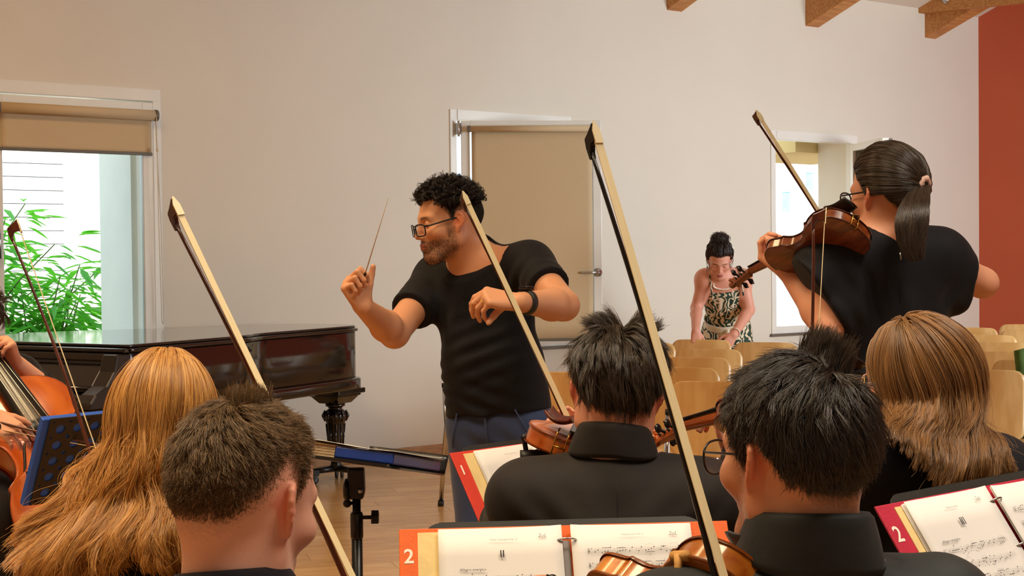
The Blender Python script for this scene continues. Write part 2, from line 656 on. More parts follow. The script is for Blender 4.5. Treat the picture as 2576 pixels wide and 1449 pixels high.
def roller_blind(M, x0, x1, ztop, zbot, label, chain=None, r=0.032, tube=True, cap=True):
    t = thing('roller_blind', label, 'roller blind', M @ Matrix.Translation((x0, -0.06, ztop)))
    w = x1 - x0
    d = ztop - zbot
    Rx = Matrix.Rotation(math.pi / 2, 4, 'Y')
    MB().lathe([(r, 0), (r, w)], 24, Rx).build('roller', m_blind, t)
    if cap:
        for xa in (-0.022, w):
            MB().lathe([(0.0, 0), (r * 1.05, 0.001), (r * 1.1, 0.004), (r * 1.1, 0.018), (r * 1.05, 0.022), (0, 0.022)], 20,
                       Matrix.Translation((xa, 0, 0)) @ Rx).build('end_bracket', m_grey, t)
    MB().grid(lambda u, v: (0.008 + u * (w - 0.016), r * 0.9 + 0.003 * math.sin(u * 9) * v, -v * d), 24, 14, thick=0.002).build('fabric', m_blind, t)
    MB().box((0.004, r * 0.9 - 0.006, -d - 0.018), (w - 0.004, r * 0.9 + 0.006, -d)).build('bottom_rail', m_grey, t, bevel=0.003)
    if chain:
        b = MB()
        pts = [(w + 0.002, -r, 0), (w + 0.012, -r * .6, -chain * .5), (w + 0.024, -r * .5, -chain + 0.02), (w + 0.030, -r * .5, -chain),
               (w + 0.036, -r * .5, -chain + 0.02), (w + 0.030, -r * .2, -chain * .5), (w + 0.018, r, 0)]
        b.tube(pts, 0.0022, 6)
        for k in range(len(pts) - 1):
            a, c = np.array(pts[k]), np.array(pts[k + 1])
            nb = int(np.linalg.norm(c - a) / 0.012)
            for q in range(nb):
                b.ball(a + (c - a) * q / max(nb, 1), 0.0034, 5, 4)
        b.ball((w + 0.008, -r * .8, -0.21), 0.009, 8, 6, sq=(1, 1, 1.6))
        ch = b.build('bead_chain', mat('chain_plastic', srgb(222, 212, 190), 0.4), t)
        ch['kind'] = 'stuff'
    return t


roller_blind(MW, WIN[0][0] + 0.10, WIN[0][1] - 0.062, 2.255, 2.03, 'beige roller blind rolled almost up at the leftmost window, with bead chain', chain=1.27)
roller_blind(M2, 0.066, 0.93, 2.275, 0.80, 'tan roller blind drawn fully down on the open window leaf behind the conductor', r=0.022)

# ------------------------------------------------------------------ outside, seen through the panes
m_stucco = mat('white_stucco', srgb(250, 248, 240), 0.9, var=0.04, vscale=3, bump=0.1, bscale=60)
m_slat = mat('white_cladding', srgb(245, 243, 238), 0.7, var=0.05, vscale=5, stretch=(1, 1, 6))
m_pave = mat('courtyard_paving', srgb(200, 195, 185), 0.9, var=0.15, vscale=2)
g_ = MB().box((-16, THK + 0.01, -0.4), (20, 26, -0.02)).build('ground', m_pave)
g_.matrix_world = MW.copy()
tag(g_, kind='structure')
YF = 5.2
hs = thing('house', 'white house with horizontal board cladding seen through the leftmost window', 'house', MW @ Matrix.Translation((-3.62, YF, -0.02)))
MB().box((0, 0.05, 0), (5.2, 4, 6.5)).build('wall', m_stucco, hs)
MB().box((2.62, -0.12, 0), (3.9, 0.05, 6.5)).build('corner_pier', m_stucco, hs)
sl = MB().box((0, -0.03, 0), (2.62, 0.05, 0.121)).mesh('board')
sl.materials.append(m_slat)
for k in range(42):
    o = bpy.data.objects.new('board', sl)
    COL.objects.link(o)
    o.parent = hs
    o.location = (0, 0, k * 0.128 + 0.3)
    o.rotation_euler = (0.06, 0, 0)
m_far = mat('far_facade', srgb(250, 247, 238), 0.9, var=0.03, vscale=1)
m_bpane = mat('far_pane', srgb(150, 185, 210), 0.1, var=0.2, vscale=2)
m_yel = mat('yellow_soffit', srgb(225, 205, 150), 0.9, var=0.05, vscale=2)
fb = thing('house', 'pale house across the street seen through the rightmost window', 'house', MW @ Matrix.Translation((36.0, 40.0, -0.02)))
MB().box((0, 0, 0), (22, 4, 15)).build('wall', m_far, fb)
for wx, wz in ((9.3, 6.2), (10.6, 6.2), (10.7, 4.6), (9.0, 3.6), (12.2, 6.2), (13.6, 6.2), (13.6, 4.6), (12.2, 3.0), (7.6, 6.2)):
    f = MB()
    bars(f, wx, wx + 0.72, wz, wz + 1.15, 0.07, -0.06, 0.0)
    fo = f.build('window_frame', m_far, fb)
    MB().box((wx + 0.07, -0.02, wz + 0.07), (wx + 0.65, -0.005, wz + 1.08)).build('pane', m_bpane, fo)
m_reveal = mat('reveal_plaster', srgb(238, 236, 228), 0.85, var=0.04, vscale=5)
aw = thing('awning', 'yellowish awning slab above the open right-hand window outside', 'awning', MW @ Matrix.Translation((4.1, THK + 0.02, 2.30)))
MB().box((0.0, 0, 0.0), (1.4, 1.1, 0.12)).build('slab', m_yel, aw)
sh_ = thing('shutter', 'pale shutter leaf folded out beside the leftmost window outside', 'shutter', MW @ Matrix.Translation((WIN[0][1] - 0.03, THK + 0.01, WZ0)))
MB().box((0.0, 0, 0), (0.04, 0.62, WZ1 - WZ0)).build('leaf', m_reveal, sh_, bevel=0.004)


# shrub outside the left window: stems with lance-shaped leaves
def shrub(M, label, nst=9, seed=1, h=2.2):
    rr = np.random.default_rng(seed)
    t = thing('bamboo_shrub', label, 'shrub', M)
    st, lv = MB(), MB()
    for k in range(nst):
        b0 = rr.normal(0, 0.16, 2)
        lean = rr.normal(0, 0.17, 2) + np.array([0.10, -0.05])
        hh = h * rr.uniform(0.6, 1.0)
        pts = [np.array([b0[0] + lean[0] * s_ * s_ * hh, b0[1] + lean[1] * s_ * s_ * hh, s_ * hh]) for s_ in np.linspace(0, 1, 7)]
        st.tube(pts, np.linspace(0.012, 0.004, 7), 6)
        for q in range(95):
            s_ = rr.uniform(0.25, 1.0)
            i = min(int(s_ * 6), 5)
            base = pts[i] + (pts[i + 1] - pts[i]) * (s_ * 6 - i)
            a = rr.uniform(0, 2 * math.pi)
            d = np.array([math.cos(a), math.sin(a), rr.uniform(-0.5, 0.45)])
            base = base + d * rr.uniform(0.0, 0.22)
            L = rr.uniform(0.14, 0.26)
            side = np.cross(d, [0, 0, 1.0])
            side /= np.linalg.norm(side) + 1e-9
            d /= np.linalg.norm(d)
            w = L * 0.11
            dr = np.array([0, 0, -0.25 * L])
            p = [base, base + d * L * .3 + side * w, base + d * L * .3 - side * w, base + d * L * .65 + side * w * .8 + dr * .4,
                 base + d * L * .65 - side * w * .8 + dr * .4, base + d * L + dr, base + d * L * .3 - np.array([0, 0, w * .5]), base + d * L * .65 + dr * .4 - np.array([0, 0, w * .5])]
            lv.add(p, [(0, 6, 1), (0, 2, 6), (1, 6, 7, 3), (6, 2, 4, 7), (3, 7, 5), (7, 4, 5)], 0, True)
    st.build('stem', mat('stem_green', srgb(96, 120, 50), 0.6, var=0.2), t)
    lm = mat('leaf_green', srgb(104, 200, 66), 0.45, var=0.4, vscale=3, color2=srgb(52, 150, 44))
    if 'Translucent BSDF' not in lm.node_tree.nodes:
        nt = lm.node_tree
        tr = _n(nt, 'ShaderNodeBsdfTranslucent')
        tr.inputs[0].default_value = rgba(srgb(120, 220, 60))
        mx = _n(nt, 'ShaderNodeMixShader')
        mx.inputs[0].default_value = 0.5
        nt.links.new(nt.nodes['Principled BSDF'].outputs[0], mx.inputs[1])
        nt.links.new(tr.outputs[0], mx.inputs[2])
        nt.links.new(mx.outputs[0], nt.nodes['Material Output'].inputs[0])
    lf = lv.build('foliage', lm, t)
    lf['kind'] = 'stuff'
    return t


shrub(MW @ Matrix.Translation((-2.75, 2.2, 0)), 'tall green shrub with lance leaves outside the leftmost window', 10, 4, 2.15)
shrub(MW @ Matrix.Translation((-2.25, 1.9, 0)), 'lower green shrub with lance leaves by the window sill outside', 17, 9, 1.38)
# =================================================================== chairs
m_ply = mat('beech_ply', srgb(238, 198, 134), 0.33, var=1, color2=srgb(222, 174, 108), vscale=2.4, stretch=(9, 9, 1.2), coat=0.25, detail=6)
m_chrome = mat('chrome_tube', srgb(215, 218, 222), 0.16, 1.0, var=0.04, vscale=20)
m_rub = mat('black_rubber', srgb(26, 26, 28), 0.5, var=0.2)
m_blk = mat('black_metal', srgb(24, 24, 26), 0.32, var=0.3, vscale=30, spec=0.6)


def rr_outline(w0, w1, h, r, n=6):
    """rounded trapezoid: w0 bottom width, w1 top width"""
    pts = []
    cs = [(-w0 / 2 + r, r, math.pi), (w0 / 2 - r, r, 1.5 * math.pi), (w1 / 2 - r, h - r, 0), (-w1 / 2 + r, h - r, .5 * math.pi)]
    for cx, cy, a0 in cs:
        for k in range(n + 1):
            a = a0 + .5 * math.pi * k / n
            pts.append((cx + r * math.cos(a), cy + r * math.sin(a)))
    return pts


def bent_plate(out, thick, bend, nrow=12):
    """plate of rounded outline (x across, y up), filled in strips and bent by bend(x,y)->z"""
    b = MB()
    ys = [p[1] for p in out]
    y0, y1 = min(ys), max(ys)
    N = 20
    rows = []
    for j in range(nrow + 1):
        t = j / nrow
        t = 0.5 - 0.5 * math.cos(math.pi * t)
        y = y0 + (y1 - y0) * (0.001 + 0.998 * t)
        xs = []
        for k in range(len(out)):
            (xa, ya), (xb, yb) = out[k], out[(k + 1) % len(out)]
            if (ya - y) * (yb - y) < 0:
                xs.append(xa + (xb - xa) * (y - ya) / (yb - ya))
        rows.append((y, min(xs), max(xs)))
    fn = lambda u, v: (lambda r: (r[1] + (r[2] - r[1]) * u, r[0], bend(r[1] + (r[2] - r[1]) * u, r[0])))(rows[int(round(v * nrow))])
    b.grid(fn, N, nrow, thick=thick)
    return b


def make_chair():
    t = thing('wooden_chair', None, 'chair')
    # backrest: x across, local y up, bends towards the front at its sides
    tilt = math.radians(13)
    Mb = Matrix.Translation((0, -0.205, 0.485)) @ Matrix.Rotation(math.pi / 2 + tilt, 4, 'X') @ Matrix.Diagonal((-1, 1, 1, 1))
    b = bent_plate(rr_outline(0.395, 0.405, 0.335, 0.055), 0.011, lambda x, y: 0.55 * x * x - 0.10 * (y - .16) ** 2)
    b.v = [tuple(Mb @ Vector(v)) for v in b.v]
    b.build('backrest', m_ply, t)
    b = bent_plate(rr_outline(0.40, 0.385, 0.40, 0.06), 0.011, lambda x, y: 0.25 * x * x - 0.9 * max(0, y - 0.33) ** 2 * 4 + 0.06 * (y - .1))
    Ms = Matrix.Translation((0, -0.19, 0.445))
    b.v = [tuple(Ms @ Vector(v)) for v in b.v]
    b.build('seat', m_ply, t)
    for s in (-1, 1):
        x = 0.212 * s
        lg = MB().tube([(x, -0.285, 0.665), (x, -0.235, 0.46), (x * 1.02, -0.235, 0.42), (x * 1.08, -0.33, 0.02)], 0.0125, 10).build('leg', m_chrome, t)
        MB().tube([(x, -0.289, 0.683), (x, -0.285, 0.66)], 0.0145, 10).build('end_cap', m_rub, lg)
        MB().tube([(x * 1.08, -0.327, 0.03), (x * 1.085, -0.334, 0.0)], 0.017, 10).build('rubber_foot', m_rub, lg)
        lg = MB().tube([(x * .98, -0.21, 0.40), (x * .98, 0.13, 0.415), (x * 1.0, 0.175, 0.395), (x * 1.09, 0.235, 0.02)], 0.0125, 10).build('leg', m_chrome, t)
        MB().tube([(x * 1.09, 0.233, 0.03), (x * 1.095, 0.238, 0.0)], 0.017, 10).build('rubber_foot', m_rub, lg)
    MB().tube([(-0.208, 0.06, 0.415), (0.208, 0.06, 0.415)], 0.011, 8).tube([(-0.208, -0.15, 0.402), (0.208, -0.15, 0.402)], 0.011, 8).build('cross_tube', m_chrome, t)
    return t


CHAIR0 = make_chair()
_cused = [False]


def put_chair(M, label, group):
    c = CHAIR0 if not _cused[0] else copy_tree(CHAIR0)
    _cused[0] = True
    c.matrix_world = M
    tag(c, label, 'chair', group)
    return c


def chair_by_back(px, py, face, label, top=0.80, group='audience chairs'):
    """chair whose backrest top is seen at px,py; face = heading of its front, degrees from -Y towards +X"""
    p = floor_at(px, py, top)
    a = math.radians(face)
    f = Vector((math.sin(a), -math.cos(a), 0))
    o = Vector((p[0], p[1], 0)) + f * 0.275
    return put_chair(frame(o, y=f, z=(0, 0, 1)), label, group)


CH_A = chair_by_back(1764, 857, -22, 'plywood chair whose back the woman in the green dress is gripping', 0.805)
chair_by_back(1782, 883, -18, 'plywood chair directly in front of the chair the dress woman grips')
chair_by_back(1745, 904, -20, 'plywood chair with pale swirl grain, third in front of the dress woman')
chair_by_back(1708, 930, -20, 'plywood chair half hidden by the head of the jacket man, right of his neck')
chair_by_back(1800, 966, -16, 'large near yellowish plywood chair behind the violin scroll and spectacles')
chair_by_back(1424, 942, -14, 'plywood chair between the conductor hip and the jacket man head')
chair_by_back(1622, 866, -20, 'plywood chair showing a sliver right of the jacket man hair')
chair_by_back(1925, 866, -20, 'plywood chair glimpsed above the crown of the man in the black shirt')
chair_by_back(2440, 828, -30, 'plywood chair farthest back beside the red wall corner')
chair_by_back(2480, 847, -28, 'plywood chair second from the back right of the long brown hair')
chair_by_back(2518, 866, -26, 'wide looking plywood chair third from the back right of the brown hair')
chair_by_back(2582, 820, -26, 'plywood chair rearmost against the red wall at the frame edge')
chair_by_back(2590, 834, -26, 'plywood chair in front of the rearmost one against the red wall')
chair_by_back(2545, 890, -24, 'plywood chair whose back rises just above the green bag chair')
chair_by_back(2466, 936, -20, 'near plywood chair touching the tips of the long brown hair')
CH_BAG = chair_by_back(2600, 912, -24, 'plywood chair carrying the green fabric bag')
# chair standing behind the conductor, only its left legs show
put_chair(frame((-0.10, 7.25, 0), y=(0.25, -0.97, 0), z=(0, 0, 1)), 'plywood chair behind the conductor with only its steel legs showing', 'audience chairs')

# green bag on the chair at the right edge
m_bag = mat('green_canvas', srgb(86, 116, 40), 0.8, var=0.35, vscale=9, bump=0.5, bscale=14, sheen=0.2)
m_strap = mat('green_strap', srgb(74, 98, 36), 0.7, var=0.2)
bt = thing('fabric_bag', 'green fabric bag with straps resting on a plywood chair seat', 'bag', CH_BAG.matrix_world @ Matrix.Translation((-0.02, 0.02, 0.462)))
b = MB()


def _bagf(u, v):
    a = 2 * math.pi * u
    r = 1 - 0.25 * v ** 1.5 + 0.06 * math.sin(5 * a + 4 * v) * v + 0.04 * math.sin(9 * a - 7 * v)
    ex = (0.165 * math.cos(a), 0.115 * math.sin(a))
    z = 0.30 * v
    if v > 0.93:
        r *= 1 - (v - 0.93) * 8
    return (ex[0] * r, ex[1] * r, z + 0.02 * math.sin(3 * a + 1) * v)


b.grid(_bagf, 40, 22)
b.build('sack', m_bag, bt)
b = MB()
b.grid(lambda u, v: (0.176 * math.cos(2 * math.pi * u), 0.126 * math.sin(2 * math.pi * u), 0.045 * v), 32, 2, thick=0.006)
b.build('base_band', m_strap, bt)
b = MB()
b.grid(lambda u, v: (-0.13 - 0.05 * math.sin(math.pi * u) + 0.03 * v, 0.09 + 0.02 * v, 0.30 - 0.27 * u), 14, 2, thick=0.003)
b.grid(lambda u, v: (-0.10 + 0.03 * math.sin(math.pi * u) + 0.03 * v, 0.115 + 0.02 * v, 0.30 - 0.28 * u), 14, 2, thick=0.003)
b.build('strap', m_strap, bt)
b = MB()
b.grid(lambda u, v: (-0.02 + 0.10 * u + 0.02 * v, -0.10 - 0.015 * math.sin(6 * u), 0.22 + 0.22 * v - 0.03 * u), 10, 12, thick=0.004)
b.build('flap', m_bag, bt)
b = MB()
b.ball((-0.115, 0.085, 0.295), 0.014, 8, 6)
b.tube([(-0.115, 0.085, 0.30), (-0.125, 0.10, 0.325), (-0.10, 0.11, 0.335)], 0.004, 6)
b.build('strap_buckle', m_rub, bt)

# =================================================================== grand piano
m_lac = mat('piano_lacquer', srgb(20, 16, 15), 0.10, var=0.15, vscale=2, coat=0.5, spec=0.6, bump=0.015, bscale=14)
m_lac2 = mat('piano_satin', srgb(44, 38, 35), 0.28, var=0.15, vscale=3, spec=0.5)
PX = Vector((0.48, 0.877, 0)).normalized()         # keyboard to tail
PYV = Vector((0, 0, 1)).cross(PX)                   # towards the bass side
pc = P(318, 868, 6.55)                              # treble front corner, lid height
MP = frame((pc[0], pc[1], 0), x=PX, z=(0, 0, 1))
pn = thing('grand_piano', 'black lacquered grand piano with closed lid and turned leg below the leftmost window', 'piano', MP)
LT = 0.965                                          # lid top
cs_ = [(0.02, 0.0), (0.40, 0.0), (0.75, 0.005), (0.92, 0.02), (1.02, 0.055), (1.14, 0.075), (1.4, 0.075), (1.75, 0.075), (1.96, 0.085), (2.06, 0.12), (2.11, 0.22), (2.12, 0.42),
       (2.08, 0.60), (1.98, 0.72), (1.75, 0.82), (1.45, 0.95), (1.1, 1.22), (0.80, 1.40), (0.5, 1.45), (0.02, 1.46)]


def smooth_poly(p, n=4):
    out = []
    for i in range(len(p) - 1):
        p0, p1, p2, p3 = [np.array(p[max(0, min(len(p) - 1, k))], float) for k in (i - 1, i, i + 1, i + 2)]
        for k in range(n):
            t = k / n
            out.append(tuple(0.5 * (2 * p1 + (p2 - p0) * t + (2 * p0 - 5 * p1 + 4 * p2 - p3) * t * t + (3 * p1 - p0 - 3 * p2 + p3) * t ** 3)))
    out.append(tuple(p[-1]))
    return out


PO = smooth_poly(cs_, 4)
cx_, cy_ = 0.9, 0.40
off = lambda d: [(x + (d if x > 0.1 else 0) * (1 if x > cx_ else 0.3), y + (d if y > cy_ else -d)) for x, y in PO]


def soft(b, m, name, parent, bev):
    o = b.build(name, m, parent, bevel=bev)
    for p in o.data.polygons:
        p.use_smooth = len(p.vertices) == 4
    return o


soft(MB().prism(PO, 0.64, 0.925), m_lac, 'rim', pn, 0.006)
soft(MB().prism(off(0.022), 0.575, 0.645), m_lac, 'base_moulding', pn, 0.012)
soft(MB().prism(off(0.012), 0.927, 0.948), m_lac, 'lid', pn, 0.006)
soft(MB().prism([(x, y) for x, y in off(0.0)], 0.948, LT), m_lac, 'lid_cover', pn, 0.006)
MB().box((-0.02, 0.0, 0.925), (0.46, 1.46, 0.948)).build('lid_flap', m_lac, pn, bevel=0.008)
# keyboard front, shut: steps coming forward and down
MB().box((-0.03, 0.02, 0.885), (0.05, 1.44, 0.922)).build('music_shelf', m_lac2, pn, bevel=0.006)
b = MB()
b.add([(-0.02, 0.13, 0.865), (-0.02, 1.33, 0.865), (-0.10, 1.33, 0.765), (-0.10, 0.13, 0.765), (0.03, 0.13, 0.865), (0.03, 1.33, 0.865), (-0.02, 1.33, 0.765), (-0.02, 0.13, 0.765)],
      [(0, 1, 2, 3), (7, 6, 5, 4), (0, 4, 5, 1), (3, 2, 6, 7), (0, 3, 7, 4), (1, 5, 6, 2)])
b.build('fallboard', m_lac2, pn, bevel=0.008)
MB().tube([(-0.105, 0.12, 0.755), (-0.105, 1.34, 0.755)], 0.016, 12).build('fallboard_lip', m_lac, pn)
MB().box((-0.20, 0.08, 0.69), (-0.06, 1.38, 0.73)).build('key_slip', m_lac2, pn, bevel=0.008)
MB().box((-0.235, 0.0, 0.625), (0.1, 1.46, 0.672)).build('key_bed', m_lac2, pn, bevel=0.012)
MB().box((-0.17, 0.06, 0.585), (0.1, 1.40, 0.62)).build('under_rail', m_lac, pn, bevel=0.008)
MB().box((-0.14, 0.08, 0.53), (0.1, 1.38, 0.575)).build('lower_rail', m_lac2, pn, bevel=0.008)
for y0 in (0.0, 1.36):
    b = MB()
    b.prism([(-0.235, 0.672), (-0.235, 0.70), (-0.20, 0.74), (-0.13, 0.775), (-0.08, 0.84), (-0.06, 0.92), (0.06, 0.92), (0.06, 0.672)], 0, 0.10,
            Matrix.Translation((0, y0 + 0.10, 0)) @ Matrix.Rotation(math.pi / 2, 4, 'X'))
    b.build('cheek_block', m_lac2, pn, bevel=0.008)
# hook on the bent side
MB().lathe([(0.0, 0), (0.017, 0.0), (0.015, 0.006), (0.006, 0.008), (0.006, 0.016), (0.009, 0.02), (0, 0.022)], 12,
           Matrix.Translation((0.90, 0.0, 0.885)) @ Matrix.Rotation(math.pi / 2, 4, 'X')).build('lid_hook', m_blk, pn)


def piano_leg(x, y):
    M = Matrix.Translation((x, y, 0))
    b = MB()
    b.box((x - .14, y - .13, .545), (x + .14, y + .13, .577))
    b.box((x - .12, y - .11, .53), (x + .12, y + .11, .546))
    lg = b.build('leg', m_lac, pn, bevel=0.006)
    b = MB()
    b.add([(x - .11, y - .10, .53), (x + .11, y - .10, .53), (x + .11, y + .10, .53), (x - .11, y + .10, .53),
           (x - .07, y - .07, .488), (x + .07, y - .07, .488), (x + .07, y + .07, .488), (x - .07, y + .07, .488)],
          [(0, 1, 2, 3), (7, 6, 5, 4), (4, 5, 1, 0), (5, 6, 2, 1), (6, 7, 3, 2), (7, 4, 0, 3)])
    b.build('leg_block', m_lac, lg)
    pr = [(0.045, .49), (0.062, .482), (0.062, .47), (0.045, .462), (0.042, .452), (0.062, .44), (0.074, .42), (0.076, .40), (0.07, .385), (0.062, .375),
          (0.06, .37), (0.052, .30), (0.044, .20), (0.042, .165), (0.055, .158), (0.058, .148), (0.05, .14), (0.04, .138)]
    b = MB()
    b.lathe(pr, 28, M)
    for k in range(10):
        a = 2 * math.pi * k / 10
        b.tube([(x + .066 * math.cos(a), y + .066 * math.sin(a), .44), (x + .079 * math.cos(a), y + .079 * math.sin(a), .41), (x + .068 * math.cos(a), y + .068 * math.sin(a), .378)], [.006, .011, .004], 6)
        b.tube([(x + .058 * math.cos(a), y + .058 * math.sin(a), .36), (x + .043 * math.cos(a), y + .043 * math.sin(a), .18)], [.007, .004], 6)
    b.build('turned_shaft', m_lac, lg)
    b = MB()
    b.lathe([(.03, .085), (.035, .10), (.03, .138)], 14, M)
    for k in range(3):
        a = 2 * math.pi * k / 3 + 0.5
        c, s = math.cos(a), math.sin(a)
        b.tube([(x, y, .085), (x + .17 * c, y + .17 * s, .075)], [.022, .016], 8)
        b.box((-.03, -.022, .05), (.03, .022, .085), Matrix.Translation((x + .15 * c, y + .15 * s, 0)) @ Matrix.Rotation(a, 4, 'Z'))
    dl = b.build('dolly', m_blk, lg)
    for k in range(3):
        wl = MB()
        a = 2 * math.pi * k / 3 + 0.5
        c, s = math.cos(a), math.sin(a)
        for q in (-.017, .017):
            ctr = Vector((x + .15 * c - q * s, y + .15 * s + q * c, .028))
            wl.lathe([(0, -.009), (.024, -.009), (.028, -.005), (.028, .005), (.024, .009), (0, .009)], 16,
                     frame(ctr, x=(c, s, 0), z=(-s, c, 0)))
        wl.build('wheel', mat('dolly_wheel', srgb(70, 66, 62), 0.4, var=0.2), dl)


_lp = MP.inverted() @ Vector(floor_at(846, 1212))
piano_leg(_lp[0], _lp[1])
piano_leg(0.16, 0.16)
piano_leg(0.16, 1.30)
b = MB()
b.tube([(0.30, 0.62, .57), (0.28, 0.66, .13)], .018, 8).tube([(0.30, 0.84, .57), (0.28, 0.80, .13)], .018, 8)
b.box((0.22, 0.60, .09), (0.34, 0.86, .14))
for k in (-.07, 0.07):
    b.box((0.10, 0.73 + k - .02, .085), (0.24, 0.73 + k + .02, .10))
b.build('pedal_lyre', m_lac, pn, bevel=0.004)

# =================================================================== string instruments
def vmat(n, c1, c2, rough=0.22):
    return mat('varnish_' + n, c1, rough, var=1, color2=c2, vscale=5, stretch=(1.2, 7, 7), coat=0.6, bump=0.02, bscale=60, detail=5)


m_ebony = mat('ebony', srgb(22, 19, 18), 0.3, var=0.2, vscale=20)
m_string = mat('string_metal', srgb(200, 195, 185), 0.25, 1.0, var=0.05)
m_maple = wood('bridge_maple', srgb(222, 184, 126), srgb(200, 158, 100), 0.4, 6)
HALF = [(0, 0), (.002, .03), (.010, .060), (.030, .088), (.062, .1025), (.095, .1025), (.125, .093), (.142, .084), (.150, .0845),
        (.156, .078), (.165, .066), (.185, .0565), (.205, .0545), (.225, .0575), (.240, .066), (.249, .0745), (.256, .0735),
        (.268, .0765), (.290, .0835), (.310, .081), (.332, .066), (.348, .040), (.355, .016), (.356, 0)]


def body_outline(inset=0.0):
    h = smooth_poly(HALF, 2)
    pts = [(x, y) for x, y in h] + [(x, -y) for x, y in h[-2:0:-1]]
    if inset:
        c = np.array(pts)
        n = len(c)
        out = []
        for i in range(n):
            t = c[(i + 1) % n] - c[i - 1]
            t /= np.linalg.norm(t) + 1e-9
            nn = np.array([-t[1], t[0]])           # outline runs clockwise seen from +z: left normal points out
            out.append(tuple(c[i] - nn * inset))
        return out
    return pts


def make_violin(label, M, sc=1.0, rib=0.031, var_='a', cat='violin', c1=srgb(176, 84, 26), c2=srgb(132, 54, 14), name='violin', rest=None, chin=True, rest_col=None):
    t = thing(name, label, cat, M @ Matrix.Scale(sc, 4))
    vm = vmat(var_, c1, c2)
    edge = mat('edge_' + var_, tuple(x * 0.55 for x in c2), 0.3, var=0.2, vscale=20)
    out = body_outline()
    ctr = np.array([0.19, 0.0])
    for nm, z0, sg, arch in (('top_plate', rib, 1, 0.015), ('back_plate', 0.0, -1, 0.013)):
        b = MB()
        rings = [(1.0, 0.0), (1.0, 0.0038), (0.985, 0.0048), (0.95, 0.0045), (0.86, 0.0075), (0.70, 0.4), (0.50, 0.7), (0.28, 0.92), (0.10, 1.0)]
        vs = []
        for s_, hh in rings:
            z = hh if hh < 0.02 else 0.0075 + (arch - 0.0075) * hh
            for x, y in out:
                xx = ctr[0] + (x - ctr[0]) * (s_ ** 0.7 if s_ < .95 else s_)
                vs.append((xx, y * s_, z0 + sg * z))
        n = len(out)
        fs = []
        for i in range(len(rings) - 1):
            for k in range(n):
                l = (k + 1) % n
                f = (i * n + k, i * n + l, (i + 1) * n + l, (i + 1) * n + k)
                fs.append(f if sg < 0 else f[::-1])
        top = tuple((len(rings) - 1) * n + k for k in range(n))
        fs.append(top if sg < 0 else top[::-1])
        b.add(vs, fs, 0, True)
        # the plate edge is worn darker
        for k in range(2 * n):
            b.mi[k] = 1
        o = b.build(nm, [vm, edge], t)
    ri = body_outline(0.003)
    b = MB()
    vs = [(x, y, -0.001) for x, y in ri] + [(x, y, rib + 0.001) for x, y in ri]
    n = len(ri)
    b.add(vs, [(k, n + k, n + (k + 1) % n, (k + 1) % n) for k in range(n)], 0, True)
    b.build('ribs', vm, t)
    # f-holes
    for s_ in (-1, 1):
        b = MB()
        pts = [(0.232, 0.026), (0.236, 0.021), (0.231, 0.018), (0.222, 0.023), (0.205, 0.033), (0.188, 0.040), (0.172, 0.047), (0.163, 0.052), (0.157, 0.050), (0.160, 0.044)]
        b.tube([(x, y * s_, rib + 0.0122 - (abs(y) - .02) * 0.115) for x, y in smooth_poly(pts, 3)], [0.0012 + 0.0014 * math.sin(math.pi * k / 27) for k in range(28)], 6)
        b.ball((0.231, 0.0225 * s_, rib + 0.0122), 0.0034, 8, 6)
        b.ball((0.161, 0.0475 * s_, rib + 0.0098), 0.0042, 8, 6)
        b.build('sound_hole', m_ebony, t)
    # neck, pegbox, scroll
    b = MB()
    b.grid(lambda u, v: (0.352 + 0.125 * u, (0.0165 - 0.0045 * u) * math.cos(math.pi * v), rib + 0.012 - (0.020 - 0.004 * u) * math.sin(math.pi * v) - 0.003 * u), 8, 12)
    b.grid(lambda u, v: (0.335 + 0.022 * u, 0.017 * math.cos(math.pi * v), rib + 0.010 - (rib + 0.014) * (1 - u * .55) * math.sin(math.pi * v)), 4, 10)
    b.prism([(0, -.0125), (.066, -.0085), (.066, .0085), (0, .0125)], -0.016, 0.004,
            Matrix.Translation((0.475, 0, rib + 0.006)) @ Matrix.Rotation(0.24, 4, 'Y'))
    nk = b.build('neck', vm, t, bevel=0.002)
    b = MB()
    zc = rib - 0.016
    sp = []
    for k in range(30):
        a = -0.5 * math.pi + k / 29 * 4.2 * math.pi
        r = 0.0185 * (1 - k / 29 * 0.78)
        sp.append((0.548 + r * math.cos(a) * 0.95, 0, zc + 0.004 - r * math.sin(a)))
    b.tube(sp, [0.0062 - 0.0022 * k / 29 for k in range(30)], 8, flat=1.4)
    b.tube([(0.548, -0.021, zc + 0.004), (0.548, 0.021, zc + 0.004)], [0.0055, 0.0055], 10)
    b.build('scroll', vm, nk)
    for k, (x, s_) in enumerate(((0.489, 1), (0.503, -1), (0.515, 1), (0.528, -1))):
        z = rib + 0.004 - (x - 0.475) * 0.245
        b = MB()
        b.tube([(x, -0.016 * s_, z), (x, 0.024 * s_, z)], [0.0032, 0.0042], 8)
        b.ball((x, 0.0335 * s_, z), 0.0105, 12, 8, sq=(0.42, 1.0, 1.05))
        b.ball((x, 0.0455 * s_, z), 0.0024, 6, 5)
        b.build('peg', m_ebony, t)
    b = MB()
    b.grid(lambda u, v: (0.205 + 0.270 * u, (0.0205 - 0.0085 * u) * math.cos(math.pi * v), rib + 0.024 - 0.011 * u + (0.006 - 0.002 * u) * math.sin(math.pi * v)), 8, 10, thick=0.005)
    b.build('fingerboard', m_ebony, t)
    b = MB()
    b.prism([(-.0205, 0), (-.012, .002), (-.008, .012), (-.019, .026), (-.010, .032), (0, .034), (.010, .032), (.019, .024), (.008, .012), (.012, .002), (.0205, 0)], -.0022, .0022,
            Matrix.Translation((0.195, 0, rib + 0.0135)) @ Matrix(((0, 0, 1, 0), (1, 0, 0, 0), (0, 1, 0, 0), (0, 0, 0, 1))))
